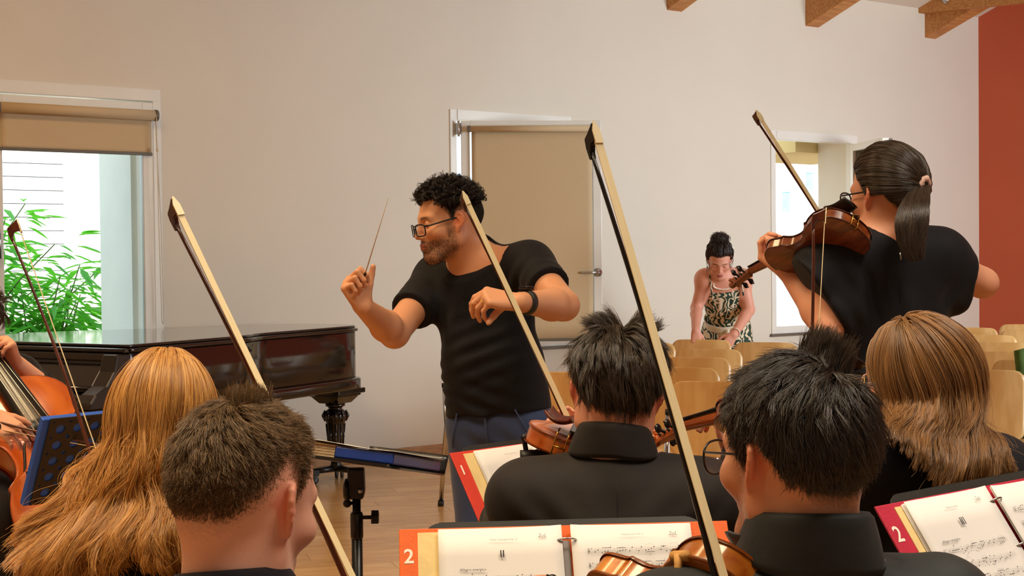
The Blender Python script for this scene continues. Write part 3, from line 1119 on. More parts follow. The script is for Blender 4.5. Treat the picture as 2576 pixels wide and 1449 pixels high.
    b.build('bridge', m_maple, t)
    b = MB()
    b.prism([(0.012, -.009), (0.02, -.011), (0.118, -.021), (0.124, 0), (0.118, .021), (0.02, .011), (0.012, .009)], rib + 0.017, rib + 0.023)
    b.build('tailpiece', m_ebony, t, bevel=0.002)
    b = MB()
    for k in range(4):
        y = (-.0155 + .0103 * k)
        b.tube([(0.118, y * .9, rib + .023), (0.195, y, rib + .0478 - abs(y) * .12), (0.470, y * .55, rib + .0185), (0.50, y * .3, rib + .006)], 0.0006 + 0.0001 * k, 5)
    b.build('strings', m_string, t)
    if chin:
        b = MB()
        b.grid(lambda u, v: (0.004 + 0.085 * v ** 1.0 - 0.012 * math.sin(math.pi * u), 0.030 + 0.062 * (u - .32), rib + 0.024 + 0.012 * (2 * u - 1) ** 2 + 0.008 * (2 * v - 1) ** 2), 12, 10, thick=0.007)
        co_ = b.build('chin_rest', m_ebony if chin is True else chin, t)
        b = MB()
        for y_ in (0.006, 0.030):
            b.tube([(0.012, y_, rib + 0.020), (-0.004, y_, rib + 0.012), (-0.004, y_, -0.004), (0.010, y_, -0.006)], 0.0018, 6)
        b.tube([(-0.005, 0.006, 0.016), (-0.005, 0.030, 0.016)], 0.0022, 6)
        b.build('clamp', mat('brass', srgb(214, 170, 84), 0.25, 1.0, var=.1), co_)
    if rest:
        rm = rest_col or m_rub
        b = MB()
        pts = [(0.075 + 0.018 * math.sin(math.pi * k / 10), -0.10 + 0.20 * k / 10, -0.038 - 0.012 * math.cos(2 * math.pi * (k / 10 - .2))) for k in range(11)]
        b.tube(smooth_poly(pts, 2), 0.012, 10, flat=1.5)
        so = b.build('shoulder_rest', rm, t)
        for s_ in (-1, 1):
            b = MB()
            b.tube([(0.078, 0.088 * s_, -0.036), (0.082, 0.101 * s_, -0.014), (0.085, 0.108 * s_, -0.004)], 0.0055, 8)
            b.tube([(0.07, 0.104 * s_, -0.002), (0.10, 0.104 * s_, -0.002)], 0.007, 8)
            b.build('rest_foot', rm, so)
    return t


# =================================================================== bows
m_pern = wood('bow_wood', srgb(92, 40, 22), srgb(62, 24, 14), 0.25, 8, coat=0.3)
m_dark = mat('bow_carbon', srgb(22, 20, 20), 0.25, var=0.2)
m_hair = mat('bow_hair', srgb(240, 222, 176), 0.5, var=0.10, vscale=60, stretch=(0.3, 12, 12))
m_ivory = mat('bow_tip_plate', srgb(238, 224, 184), 0.35, var=0.05)


def make_bow(label, tip, frog_dir, hairside, length=0.745, stick=None, hw=0.0105, group=None, gap=0.0):
    """tip = bow point, frog_dir = direction towards the frog, hairside = from stick to hair"""
    M = frame(tip, x=frog_dir, z=tuple(-np.array(hairside)))
    stick = stick or m_pern
    t = thing('violin_bow', label, 'bow', M, group)
    L = length
    n = 14
    st = []
    for k in range(n + 1):
        s_ = k / n
        st.append((0.006 + L * s_, 0, 0.021 - 0.013 * math.sin(math.pi * min(1, s_ * 1.02)) + 0.003 * s_ - gap * 0))
    MB().tube(st, [0.0027 + 0.0017 * k / n for k in range(n + 1)], 8).build('stick', stick, t)
    b = MB()
    # head, side profile x,z extruded across
    prof = [(-0.009, -0.0015), (0.020, -0.0015), (0.016, 0.004), (0.016, 0.012), (0.026, 0.0175), (0.034, 0.0185), (0.034, 0.0235), (0.016, 0.0245), (0.004, 0.0225), (-0.001, 0.012), (-0.0055, 0.004)]
    b.prism(prof, -0.0045, 0.0045, Matrix(((1, 0, 0, 0), (0, 0, 1, 0), (0, 1, 0, 0), (0, 0, 0, 1))))
    b.f = [f[::-1] for f in b.f]
    b.build('head', stick, t, bevel=0.0015)
    MB().add([(-0.011, -0.001, -0.001), (-0.011, 0.001, -0.001), (0.003, 0.006, -0.0012), (0.021, 0.006, -0.0012), (0.021, -0.006, -0.0012), (0.003, -0.006, -0.0012),
              (-0.011, -0.001, -0.003), (-0.011, 0.001, -0.003), (0.003, 0.006, -0.003), (0.021, 0.006, -0.003), (0.021, -0.006, -0.003), (0.003, -0.006, -0.003)],
             [(0, 1, 2, 3, 4, 5), (11, 10, 9, 8, 7, 6)] + [(i, i + 6, (i + 1) % 6 + 6, (i + 1) % 6) for i in range(6)]).build('tip_plate', m_ivory, t)
    MB().box((0.018, -hw / 2, -0.0012), (L - 0.055, hw / 2, 0.0003)).build('hair', m_hair, t)
    b = MB()
    b.prism([(L - 0.060, -0.002), (L - 0.010, -0.002), (L - 0.006, 0.004), (L - 0.008, 0.017), (L - 0.052, 0.017), (L - 0.056, 0.010)], -0.006, 0.006,
            Matrix(((1, 0, 0, 0), (0, 0, 1, 0), (0, 1, 0, 0), (0, 0, 0, 1))))
    b.f = [f[::-1] for f in b.f]
    fo = b.build('frog', m_ebony, t, bevel=0.001)
    MB().tube([(L + 0.006, 0, 0.0235), (L + 0.022, 0, 0.0235)], 0.0045, 8).build('screw_button', m_steel, fo)
    return t


def bow_px(label, a, za, b_, zb, hair_px, **kw):
    """bow seen with its point at pixel a (depth za) and running through pixel b_ (depth zb); hair_px = picture-plane direction from stick to hair, third value towards the viewer"""
    A, B = P(a[0], a[1], za), P(b_[0], b_[1], zb)
    d = (B - A) / np.linalg.norm(B - A)
    h = CR * hair_px[0] - CU * hair_px[1] - _fw * hair_px[2]
    h = h - d * (h @ d)
    h /= np.linalg.norm(h)
    make_bow(label, A, d, h, **kw)
    return A, d


BOW_RED = bow_px('reddish brown violin bow raised before the leftmost window, left of the red-haired player', (44, 562), 2.85, (222, 1075), 2.76, (1, 0.1, -0.10), hw=0.008)
BOW_BOY = bow_px('brown violin bow with cream hair rising behind the short-haired boy', (440, 512), 2.02, (652, 958), 1.95, (0.75, -0.3, 0.75))
BOW_JKT = bow_px('violin bow with broad cream hair crossing in front of the conductor', (1168, 492), 3.02, (1425, 1045), 3.04, (0.45, -0.2, 0.95), hw=0.0125)
BOW_BLK = bow_px('black violin bow with broad pale hair rising left of the man in the black shirt', (1496, 325), 1.80, (1782, 1318), 1.66, (0.55, -0.2, 0.9), stick=m_dark, hw=0.0125)
BOW_SOLO = bow_px('slender light violin bow of the standing ponytailed violinist', (1906, 286), 3.30, (2068, 545), 3.42, (0.2, -0.2, 1.0), hw=0.009, length=0.73)
BOW_GIRL = bow_px('upright violin bow of the seated brown-haired player, in front of the standing violinist', (2075, 536), 2.62, (2058, 850), 2.58, (1, 0.0, 0.25), hw=0.007)

# =================================================================== music stands and folders
m_page = mat('page_paper', srgb(232, 231, 230), 0.8, var=0.03, vscale=6)
m_ink = mat('music_ink', srgb(52, 50, 56), 0.8)
m_inkl = mat('staff_ink', srgb(150, 148, 150), 0.8)
m_cream = mat('cream_liner', srgb(240, 214, 150), 0.75, var=0.12, vscale=22, bump=0.15, bscale=60)
m_num = mat('number_white', srgb(250, 240, 226), 0.6)


def desk_frame(px, py, Z, alpha, tau):
    """frame of a sloping desk: origin at pixel/depth, x across, y up the slope, z towards its reader; alpha = yaw to the right of facing the viewer"""
    a, t = math.radians(alpha), math.radians(tau)
    x = Vector((math.cos(a), math.sin(a), 0))
    y = Vector((-math.sin(a) * math.sin(t), math.cos(a) * math.sin(t), math.cos(t)))
    return frame(P(px, py, Z), x=x, y=y)


def stand_pole(t, top, up=0.0, yaw=0.3):
    """telescoping pole and tripod under a desk, in room coordinates"""
    x, y, z = top
    b = MB()
    b.tube([(x, y, z - 0.0), (x, y, z - 0.30)], 0.0095, 12)
    p = b.build('inner_tube', m_blk, t, world=True)
    z += up
    b = MB()
    b.tube([(x, y, z - 0.16), (x, y, z - 0.165), (x, y, z - 0.215), (x, y, z - 0.22)], [0.012, 0.0145, 0.0145, 0.0135], 14)
    cl = b.build('clamp_collar', m_blk, t, world=True)
    b = MB()
    b.tube([(x + 0.010, y - .004, z - 0.172), (x + 0.034, y - .004, z - 0.172)], 0.0045, 8)
    Mk = frame((x + 0.034, y - .004, z - 0.172), x=(0, 0, 1), z=(1, 0, 0))
    star = []
    for k in range(30):
        a = 2 * math.pi * k / 30
        star.append(((0.0135 + 0.0025 * math.cos(5 * a)) * math.cos(a), (0.0135 + 0.0025 * math.cos(5 * a)) * math.sin(a)))
    b.prism(star, 0.0, 0.016, Mk)
    b.build('knob', m_rub, cl, world=True)
    b = MB()
    b.ball((x - 0.021, y - .004, z - 0.140), 0.0095, 10, 8)
    b.tube([(x - 0.021, y - .004, z - 0.140), (x - 0.008, y, z - 0.140)], 0.004, 8)
    b.build('knob', m_rub, cl, world=True)
    MB().tube([(x, y, z - 0.20), (x, y, 0.10)], 0.0125, 14).build('outer_tube', m_blk, t, world=True)
    for k in range(3):
        a = yaw + 2 * math.pi * k / 3
        c, s = math.cos(a), math.sin(a)
        lg = MB().tube([(x + .012 * c, y + .012 * s, 0.34), (x + .12 * c, y + .12 * s, 0.16), (x + .26 * c, y + .26 * s, 0.012)], 0.008, 8).build('leg', m_blk, t, world=True)
        MB().tube([(x + .25 * c, y + .25 * s, 0.018), (x + .275 * c, y + .275 * s, 0.010)], 0.011, 8).build('rubber_foot', m_rub, lg, world=True)


def desk(t, w, h, lip=0.045):
    """desk plate in the local frame of t: lies in z<=0, lip at y=0 sticking out to +z"""
    b = MB()
    b.prism(rr_outline(w, w, h, 0.035, 5), -0.006, -0.003)
    d = b.build('desk', mat('stand_black', srgb(52, 54, 52), 0.42, var=0.3, vscale=14, spec=0.5), t)
    MB().box((-w / 2 + .02, -0.004, -0.006), (w / 2 - .02, 0.0, lip)).box((-w / 2 + .02, -0.004, lip - .003), (w / 2 - .02, 0.012, lip)).build('lip', m_blk, d, bevel=0.001)
    MB().box((-w / 2 + .03, h - 0.012, -0.010), (w / 2 - .03, h + 0.0015, -0.006)).build('top_rim', m_blk, d)
    MB().box((-0.03, 0.06, -0.03), (0.03, 0.20, -0.006)).build('bracket', m_blk, d, bevel=0.003)
    return d


class Print:
    """flat print collected on a page plane (x across, y up)"""

    def __init__(s):
        s.k = MB()
        s.l = MB()

    def quad(s, b, x0, y0, x1, y1, th, z=0.0009):
        d = np.array([x1 - x0, y1 - y0])
        n = np.array([-d[1], d[0]]) / (np.linalg.norm(d) + 1e-9) * th / 2
        b.add([(x0 - n[0], y0 - n[1], z), (x1 - n[0], y1 - n[1], z), (x1 + n[0], y1 + n[1], z), (x0 + n[0], y0 + n[1], z)], [(0, 1, 2, 3)])

    def dot(s, x, y, rx, ry, rot=0.3, n=7, z=0.0010):
        vs = [(x + rx * math.cos(a) * math.cos(rot) - ry * math.sin(a) * math.sin(rot), y + rx * math.cos(a) * math.sin(rot) + ry * math.sin(a) * math.cos(rot), z) for a in [2 * math.pi * k / n for k in range(n)]]
        s.k.add(vs, [tuple(range(n))])

    def text(s, t, x, y, size, shear=0.0, light=False, z=0.0010, bold=0.0):
        v, f = text_mesh(t, size, Matrix.Translation((x, y, z)), shear, bold)
        (s.l if light else s.k).add(v, f)

    def staff(s, x0, x1, y, gap=0.0017, rr=None, style=0, first=False):
        for k in range(5):
            s.quad(s.l, x0, y + k * gap, x1, y + k * gap, 0.00022)
        # clef
        cx = x0 + 0.003
        pts = [(0, -.6), (.7, -.1), (.2, .6), (-.7, .3), (-.6, -.6), (.2, -1.2), (1.0, -.5), (.9, .6), (-.1, 1.5), (-.5, 2.3), (0, 3.1), (.35, 2.4), (0, 0.5), (-.1, -2.0), (-.7, -2.2)]
        for (a, b_), (c, d) in zip(pts, pts[1:]):
            s.quad(s.k, cx + a * gap * .9, y + gap * 1.5 + b_ * gap, cx + c * gap * .9, y + gap * 1.5 + d * gap, 0.0005)
        s.quad(s.k, x0 + .0075, y + 3.2 * gap, x0 + .0075, y + 4.9 * gap, 0.0003)
        s.quad(s.k, x0 + .0085, y + 3.4 * gap, x0 + .0085, y + 5.1 * gap, 0.0003)
        s.quad(s.k, x0 + .0068, y + 3.7 * gap, x0 + .0092, y + 4.0 * gap, 0.0004)
        x = x0 + 0.014
        if first:
            s.text('c', x, y + gap * 1.1, 0.0075)
            x += 0.007
            s.quad(s.k, x, y + 2 * gap, x + 0.020, y + 2 * gap, 0.0011)
            s.text('4', x + 0.009, y + 5.2 * gap, 0.006)
            x += 0.026
        nb = 0
        while x < x1 - 0.006:
            grp = rr.choice([2, 4, 4, 3]) if style else 2
            ys = [y + rr.uniform(-1.5, 5.2) * gap for _ in range(grp)]
            if rr.random() < .5:
                ys = sorted(ys)
            dx = 0.0050 if style else 0.0085
            up = np.mean(ys) < y + 2 * gap
            for q, yy in enumerate(ys):
                xx = x + q * dx
                if xx > x1 - .004:
                    break
                s.dot(xx, yy, 0.00125, 0.0009)
                s.quad(s.k if style else s.l, xx + (.0011 if up else -.0011), yy, xx + (.0011 if up else -.0011), yy + (1 if up else -1) * 3.2 * gap, 0.00026)
                if not style:
                    s.dot(xx + .0002, yy - 3 * gap, 0.0013, 0.0008)
            if style and grp > 2:
                yb = np.mean(ys) + (1 if up else -1) * 3.3 * gap
                s.quad(s.k, x, yb, x + (grp - 1) * dx, yb, 0.0008)
                if rr.random() < .45:
                    yt = max(ys) + 2.0 * gap
                    for q in range(6):
                        a0, a1 = q / 6, (q + 1) / 6
                        f = lambda a: yt + 0.002 * math.sin(math.pi * a)
                        s.quad(s.l, x + a0 * (grp - 1) * dx, f(a0), x + a1 * (grp - 1) * dx, f(a1), 0.0003)
            x += grp * dx + 0.0022
            nb += 1
            if nb % 2 == 0:
                s.quad(s.l, x, y, x, y + 4 * gap, 0.0003)
                x += 0.004
        if rr.random() < .8:
            s.text(rr.choice(['f', 'pp', 'ff', 'p', 'f']), rr.uniform(x0 + .03, x1 - .02), y - 4.6 * gap, 0.0055, 0.3)

    def build(s, parent, Mp):
        for b, nm, m in ((s.k, 'printed_notes', m_ink), (s.l, 'printed_staves', m_inkl)):
            if not b.v:
                continue
            b.v = [tuple(Mp @ Vector(v)) for v in b.v]
            o = b.build(nm, m, parent)
            o['kind'] = 'stuff'


def folder(M, label, cover, number, seed, w=0.262, h=0.31, page=(0.212, 0.297), left_in=0.036, titles=None, nrows=9, npages=5, dens=(0, 1)):
    """open ring binder lying on a desk. local: x across from the spine, y up from the bottom edge, z to the reader"""
    t = thing('ring_binder', label, 'binder', M)
    rr = random.Random(seed)
    cm = mat('binder_' + number[1], cover, 0.6, var=0.10, vscale=40, bump=0.12, bscale=220)
    sp = 0.028
    for s_ in (-1, 1):
        x0, x1 = (-sp - w, -sp) if s_ < 0 else (sp, sp + w)
        MB().box((x0, 0, 0), (x1, h, 0.004)).build('cover', cm, t, bevel=0.0016)
    MB().box((-sp, 0.0, -0.0015), (sp, h, 0.002)).build('spine', cm, t, bevel=0.001)
    # creamy liner showing along the fore-edge of the left cover
    MB().box((-sp - w + left_in - 0.008, 0.004, 0.004), (-sp - 0.002, h - 0.008, 0.0052)).build('liner', m_cream, t)
    v, f = text_mesh(number[0], 0.036, Matrix.Translation((-sp - w + 0.0075, h - 0.062, 0.0046)), 0, 0.0006)
    MB().add(v, f).build('number', m_num, t)
    MB().box((-0.006, 0.03, 0.002), (0.006, h - 0.03, 0.006)).build('ring_rail', m_steel, t)
    for ry in (h - 0.032, h - 0.112, h - 0.192, h - 0.272):
        pts = [(0.019 * math.cos(a), ry, 0.006 + 0.017 * math.sin(a)) for a in np.linspace(-0.12, math.pi + 0.12, 13)]
        MB().tube(pts, 0.0017, 8).build('ring', m_steel, t)
    pw, ph = page
    for s_ in (-1, 1):
        for k in range(npages):
            jx = rr.uniform(-.004, .003)
            jy = rr.uniform(-.003, .002)
            zt = 0.0065 + k * 0.0014 * (1 if s_ < 0 else .8)
            xi = 0.008
            f = lambda u, v_, s_=s_, jx=jx, jy=jy, zt=zt: (s_ * (xi + (pw + jx) * u), h - 0.006 - ph + jy + ph * v_, zt + 0.006 * math.exp(-u * 9) + 0.0012 * math.sin(3 * u + k))
            pg = MB().grid(f if s_ > 0 else (lambda u, v_, f=f: f(1 - u, v_)), 10, 6, thick=0.0003).build('page', m_page, t)
        zt = 0.0065 + (npages - 1) * 0.0014 * (1 if s_ < 0 else .8)
        pr = Print()
        X0 = -(pw - 0.022) - xi if s_ < 0 else xi + 0.026
        X1 = -xi - 0.020 if s_ < 0 else xi + pw - 0.016
        y = h - 0.045
        if s_ < 0 and titles:
            pr.text(titles[0], X0 + 0.064, h - 0.030, 0.0052, light=True)
            pr.text(titles[1], X0 + 0.080, h - 0.060, 0.018, bold=0.0002)
            pr.text('2oL', X1 - 0.022, h - 0.026, 0.010, 0.2, light=True)
            pr.text(titles[2], X0 + 0.010, h - 0.083, 0.0068, 0.15)
            y = h - 0.100
        else:
            pr.text('Violinconcerto No. 2', X0 + 0.062, h - 0.026, 0.0045, light=True)
            pr.text('2oL', X1 - 0.024, h - 0.028, 0.010, 0.2, light=True)
            y = h - 0.056
        k = 0
        while y > 0.02 and k < nrows:
            pr.staff(X0, X1, y, rr=rr, style=dens[0 if s_ < 0 else 1], first=(k == 0 and s_ < 0 and titles is not None))
            y -= 0.0262
            k += 1
        pr.build(t, Matrix.Translation((0, 0, zt + 0.0022)))
    return t


# --- orange folder on the stand before the man in the black shirt
MO = desk_frame(1420, 1322, 2.40, 5, 32)            # origin: middle of the binder's top edge
MO = MO @ Matrix.Translation((0, -0.31, 0))
so = thing('music_stand', 'black music stand under the orange binder', 'music stand', MO @ Matrix.Translation((0.0, 0, -0.001)))
desk(so, 0.50, 0.323)
_p = MO @ Vector((0.0, 0.14, -0.035))
stand_pole(so, (_p[0], _p[1], _p[2]))
folder(MO, 'orange ring binder numbered 2 open at movement II on the near stand', srgb(238, 104, 26), ('2', 'orange'), 5, titles=('Violin Concerto No. 2', 'II', 'Allegro energico'), left_in=0.040, dens=(0, 1))

# --- magenta folder at the right
MG = desk_frame(2462, 1226, 2.25, 38, 36) @ Matrix.Translation((0, -0.31, 0))
sg = thing('music_stand', 'black music stand under the magenta binder', 'music stand', MG @ Matrix.Translation((-0.0, 0.0, -0.001)))
desk(sg, 0.47, 0.326)
_p = MG @ Vector((0.0, 0.14, -0.035))
stand_pole(sg, (_p[0], _p[1], _p[2]))
folder(MG, 'magenta ring binder numbered 2 open at movement III at the right edge', srgb(196, 34, 66), ('2', 'magenta'), 11, w=0.250, titles=('Violinconcerto', 'III', 'Allegro energico'), left_in=0.048, nrows=10, dens=(1, 1))

# --- red folder numbered 1 before the man in the jacket
MR = desk_frame(1131, 1141, 3.35, 42, 35) @ Matrix.Translation((0.288, -0.31, 0))
sr = thing('music_stand', 'black music stand under the red binder beside the man in the jacket', 'music stand', MR @ Matrix.Translation((0, 0, -0.001)))
desk(sr, 0.50, 0.326)
_p = MR @ Vector((0.0, 0.14, -0.035))
stand_pole(sr, (_p[0], _p[1], _p[2]))
folder(MR, 'red ring binder numbered 1 half hidden by the man in the jacket', srgb(224, 62, 40), ('1', 'red'), 21, titles=('Violin Concerto No. 2', 'II', 'Allegro energico'), left_in=0.046, dens=(0, 1))

# --- the conductor's stand, desk nearly level, with a blue spiral-bound score
DZ = 3.15
dl, dr = P(872, 1156, DZ), P(1068, 1186, DZ - 0.34)
dx = Vector(dr - dl).normalized()
dx = Vector((0.95, -0.28, -0.085)).normalized()
dn = Vector((0, 0, 1)) - dx * dx[2]
dn = (dn + dx.cross(Vector((0, 0, 1))) * -0.20).normalized()
MC = frame(P(922, 1167, DZ), x=dx, z=dn)
sc_ = thing('music_stand', 'black pole music stand with level desk in front of the conductor', 'music stand', MC)
b = MB()
b.prism(rr_outline(0.22, 0.22, 0.36, 0.03, 5), -0.004, 0.0, Matrix.Translation((0.025, -0.17, 0)))
dk = b.build('desk', m_blk, sc_)
b = MB()
b.grid(lambda u, v: (-0.075 + 0.205 * u, 0.185 + 0.012 * v, 0.046 * v), 10, 4, thick=0.003)
b.build('rear_flange', m_blk, dk)
MB().box((-0.05, -0.185, -0.004), (0.120, -0.170, 0.004)).build('front_lip', m_blk, dk)
_p = MC @ Vector((0.0, -0.06, -0.012))
b = MB()
b.prism([(-.016, -.07), (.016, -.07), (.020, -.05), (.018, 0.0), (-.018, 0.0), (-.020, -.05)], -.014, .014, frame(_p, x=(1, 0, 0), y=(0, 0, 1)))
br = b.build('tilt_bracket', m_blk, sc_, world=True, bevel=0.004)
b = MB()
b.lathe([(0, 0), (.026, 0), (.026, .008), (.02, .012), (0, .012)], 20, frame((_p[0] - .016, _p[1], _p[2] - .05), x=(0, 0, 1), z=(-1, 0, 0)))
b.build('tilt_disc', m_blk, br, world=True)
MB().ball((_p[0] + .010, _p[1] - .0165, _p[2] - .05), 0.006, 10, 8).build('bolt', m_steel, br, world=True)
stand_pole(sc_, (_p[0], _p[1], _p[2] - 0.055), up=0.115)
m_bluec = mat('blue_cover', srgb(30, 64, 150), 0.4, var=0.15, vscale=12)
ss = thing('score_book', 'blue covered score with thick page block lying on the conductor stand', 'book', MC @ Matrix.Translation((0, 0, 0.004)))
MB().box((-0.012, -0.168, 0.0), (0.126, 0.16, 0.026)).build('cover', m_bluec, ss, bevel=0.004)
b = MB()
for k in range(9):
    b.box((-0.12 + 0.002 * (k % 3), -0.165 + .001 * (k % 2), 0.0 + 0.003 * k), (-0.013, 0.16, 0.0022 + 0.003 * k))
b.build('pages', mat('old_paper', srgb(228, 200, 160), 0.8, var=0.2, vscale=30), ss)
b = MB()
b.grid(lambda u, v: (-0.13 + 0.262 * u, -0.172 + 0.335 * v, 0.030 + 0.006 * math.sin(5 * u) * (1 - u)), 16, 3, thick=0.0012)
b.build('top_page', m_page, ss)

# --- perforated stand seen from behind at the left, a blue folder on its far side
hz_ = Vector((0.72, -0.69, 0)).normalized()
ta = math.radians(27)
wy = hz_ * math.sin(ta) + Vector((0, 0, 1)) * math.cos(ta)
wx = Vector((0, 0, 1)).cross(hz_) * -1
wx = Vector((-hz_[1], hz_[0], 0))
ML = frame(P(128, 1054, 4.15), x=wx, y=wy)          # origin: upper left corner of the desk back
sl_ = thing('music_stand', 'black perforated music stand seen from behind beside the red-haired player', 'music stand', ML)
b = MB()
cell, nx_, ny_ = 0.058, 8, 5
hr = 0.0155
for i in range(nx_):
    for j in range(ny_):
        cx, cy = 0.012 + cell * (i + .5), -0.012 - cell * (j + .5)
        vs, K = [], 20
        for k in range(K):
            a = 2 * math.pi * k / K
            vs.append((cx + hr * math.cos(a), cy + hr * math.sin(a), 0))
        for k in range(K):
            a = 2 * math.pi * k / K
            m_ = max(abs(math.cos(a)), abs(math.sin(a)))
            vs.append((cx + cell / 2 * math.cos(a) / m_, cy + cell / 2 * math.sin(a) / m_, 0))
        b.add(vs, [(k, K + k, K + (k + 1) % K, (k + 1) % K) for k in range(K)])
        b.add([(x, y, -0.002) for x, y, z in vs[:K]] + vs[:K], [(k, (k + 1) % K, K + (k + 1) % K, K + k) for k in range(K)])
w_, h_ = cell * nx_, cell * ny_
b.box((0.0, -0.012, -0.002), (w_ + .024, 0, 0.001))
b.box((0.0, -h_ - .024, -0.002), (w_ + .024, -h_ - .012, 0.001))
b.box((0.0, -h_ - .012, -0.002), (0.012, -0.012, 0.001))
b.box((w_ + .012, -h_ - .012, -0.002), (w_ + .024, -0.012, 0.001))
b.build('desk', mat('stand_brown', srgb(44, 36, 33), 0.4, var=0.2, vscale=12), sl_)
MB().box((0.0, -h_ - .026, -0.05), (w_ + .024, -h_ - .022, 0.0)).build('lip', m_blk, sl_)
_p = ML @ Vector((w_ / 2, -0.20, 0.012))
stand_pole(sl_, (_p[0], _p[1], _p[2]))
bf = thing('ring_binder', 'bright blue binder on the perforated stand, seen through its holes', 'binder', ML @ Matrix.Translation((0, 0, -0.004)))
MB().box((-0.022, -0.318, -0.022), (0.24, -0.004, 0.0)).build('cover', mat('binder_blue', srgb(44, 100, 214), 0.5, var=0.06, vscale=20), bf, bevel=0.003)
MB().box((0.245, -0.318, -0.010), (0.49, -0.004, 0.0)).build('cover', MATS['binder_blue'], bf, bevel=0.003)
# =================================================================== figures: implicit surfaces turned into one continuous mesh
class SDF:
    """list of smooth-blended solids; op 'u' adds, 's' carves, 'i' intersects with"""

    def __init__(s):
        s.p = []

    def _add(s, kind, data, c, R, k, op):
        s.p.append((kind, data, np.array(c, float), float(R), k, op))
        return s

    def cap(s, a, b, ra, rb=None, k=0.02, op='u'):
        a, b = np.array(a, float), np.array(b, float)
        rb = ra if rb is None else rb
        return s._add('c', (a, b, ra, rb), (a + b) / 2, np.linalg.norm(b - a) / 2 + max(ra, rb), k, op)

    def chain(s, pts, rs, k=0.02, op='u'):
        for i in range(len(pts) - 1):
            s.cap(pts[i], pts[i + 1], rs[i], rs[i + 1], k, op)
        return s

    def ell(s, c, r, R=None, k=0.02, op='u'):
        c = np.array(c, float)
        R = np.eye(3) if R is None else np.array(R)     # columns are the axes
        return s._add('e', (c, np.array(r, float), R), c, max(r), k, op)

    def half(s, p, n, k=0.003, op='s'):
        """half space on the side n points to"""
        n = np.array(n, float)
        return s._add('h', (np.array(p, float), n / np.linalg.norm(n)), p, 1e9, k, op)

    def cut(s, p, n, R=.14, k=0.003):
        """carve the half ball of radius R at p on the side n points to"""
        n = np.array(n, float)
        return s._add('b', (np.array(p, float), n / np.linalg.norm(n), R), p, R, k, 's')

    def fold(s, c, d, wave, amp, R, phase=0.0):
        """soft cloth ripples with normal direction d, fading with distance from c"""
        d = np.array(d, float)
        return s._add('f', (np.array(c, float), d / np.linalg.norm(d), wave, amp, R, phase), c, R, 0, 'd')

    @staticmethod
    def dist(kind, D, q):
        if kind == 'c':
            a, b, ra, rb = D
            ab = b - a
            L = ab @ ab + 1e-12
            t = np.clip((q - a) @ ab / L, 0, 1)
            d = q - a - t[:, None] * ab
            return np.sqrt(np.einsum('ij,ij->i', d, d)) - (ra + (rb - ra) * t)
        if kind == 'e':
            c, r, R = D
            l = (q - c) @ R
            k0 = np.sqrt(np.einsum('ij,ij->i', l / r, l / r))
            k1 = np.sqrt(np.einsum('ij,ij->i', l / (r * r), l / (r * r)))
            return k0 * (k0 - 1) / (k1 + 1e-9)
        if kind == 'h':
            p, n = D
            return -((q - p) @ n)
        if kind == 'b':
            p, n, R = D
            l = q - p
            return np.maximum(-(l @ n), np.sqrt(np.einsum('ij,ij->i', l, l)) - R)
        if kind == 'f':
            c, d, w, amp, R, ph = D
            l = q - c
            g = np.exp(-np.einsum('ij,ij->i', l, l) / (R * R * .35))
            t = l @ d
            return amp * g * np.sin(t * 2 * math.pi / w + ph + 2.0 * np.sin(l @ np.array([d[1], -d[0], d[2] * .3]) * 9))

    @staticmethod
    def mix(cur, d, k, op):
        if op == 'd':
            return cur + d
        if op == 'u':
            if k <= 0:
                return np.minimum(cur, d)
            h = np.maximum(k - np.abs(cur - d), 0) / k
            return np.minimum(cur, d) - h * h * k * 0.25
        d2 = -d if op == 's' else d
        if k <= 0:
            return np.maximum(cur, d2)
        h = np.maximum(k - np.abs(cur - d2), 0) / k
        return np.maximum(cur, d2) + h * h * k * 0.25

    def eval(s, q):
        cur = np.full(len(q), 1e3)
        for kind, D, c, R, k, op in s.p:
            cur = s.mix(cur, s.dist(kind, D, q), k, op)
        return cur

    def extend(s, o):
        s.p.extend(o.p)
        return s

    def grown(s, g):
        """the same additive solids, g thicker"""
        n = SDF()
        for kind, D, c, R, k, op in s.p:
            if kind == 'c':
                n.cap(D[0], D[1], D[2] + g, D[3] + g, k, op)
            elif kind == 'e':
                n.ell(D[0], D[1] + g, D[2], k, op)
            else:
                n.p.append((kind, D, c, R, k, op))
        return n

    def bounds(s, pad=0.02):
        lo = np.full(3, 1e9)
        hi = -lo
        for kind, D, c, R, k, op in s.p:
            if op != 'u':
                continue
            if kind == 'c':
                for p, r in ((D[0], D[2]), (D[1], D[3])):
                    lo = np.minimum(lo, p - r - k * .3)
                    hi = np.maximum(hi, p + r + k * .3)
            elif kind == 'e':
                ext = np.sqrt(((D[2] * D[1]) ** 2).sum(1))
                lo = np.minimum(lo, c - ext - k * .3)
                hi = np.maximum(hi, c + ext + k * .3)
        return lo - pad, hi + pad


def axis_coords(lo, hi, fine, coarse, zones):
    """grid lines from lo to hi: spacing fine inside the zones, growing to coarse away from them"""
    xs = [lo]
    while xs[-1] < hi:
        x = xs[-1]
        d = min([0 if a <= x <= b else min(abs(x - a), abs(x - b)) for a, b in zones] or [1e9])
        xs.append(x + min(coarse, fine + 0.22 * max(d - 0.004, 0)))
    n = (-(len(xs) - 1)) % 8
    for _ in range(n + 1):
        xs.append(xs[-1] + coarse)
    return np.array(xs)


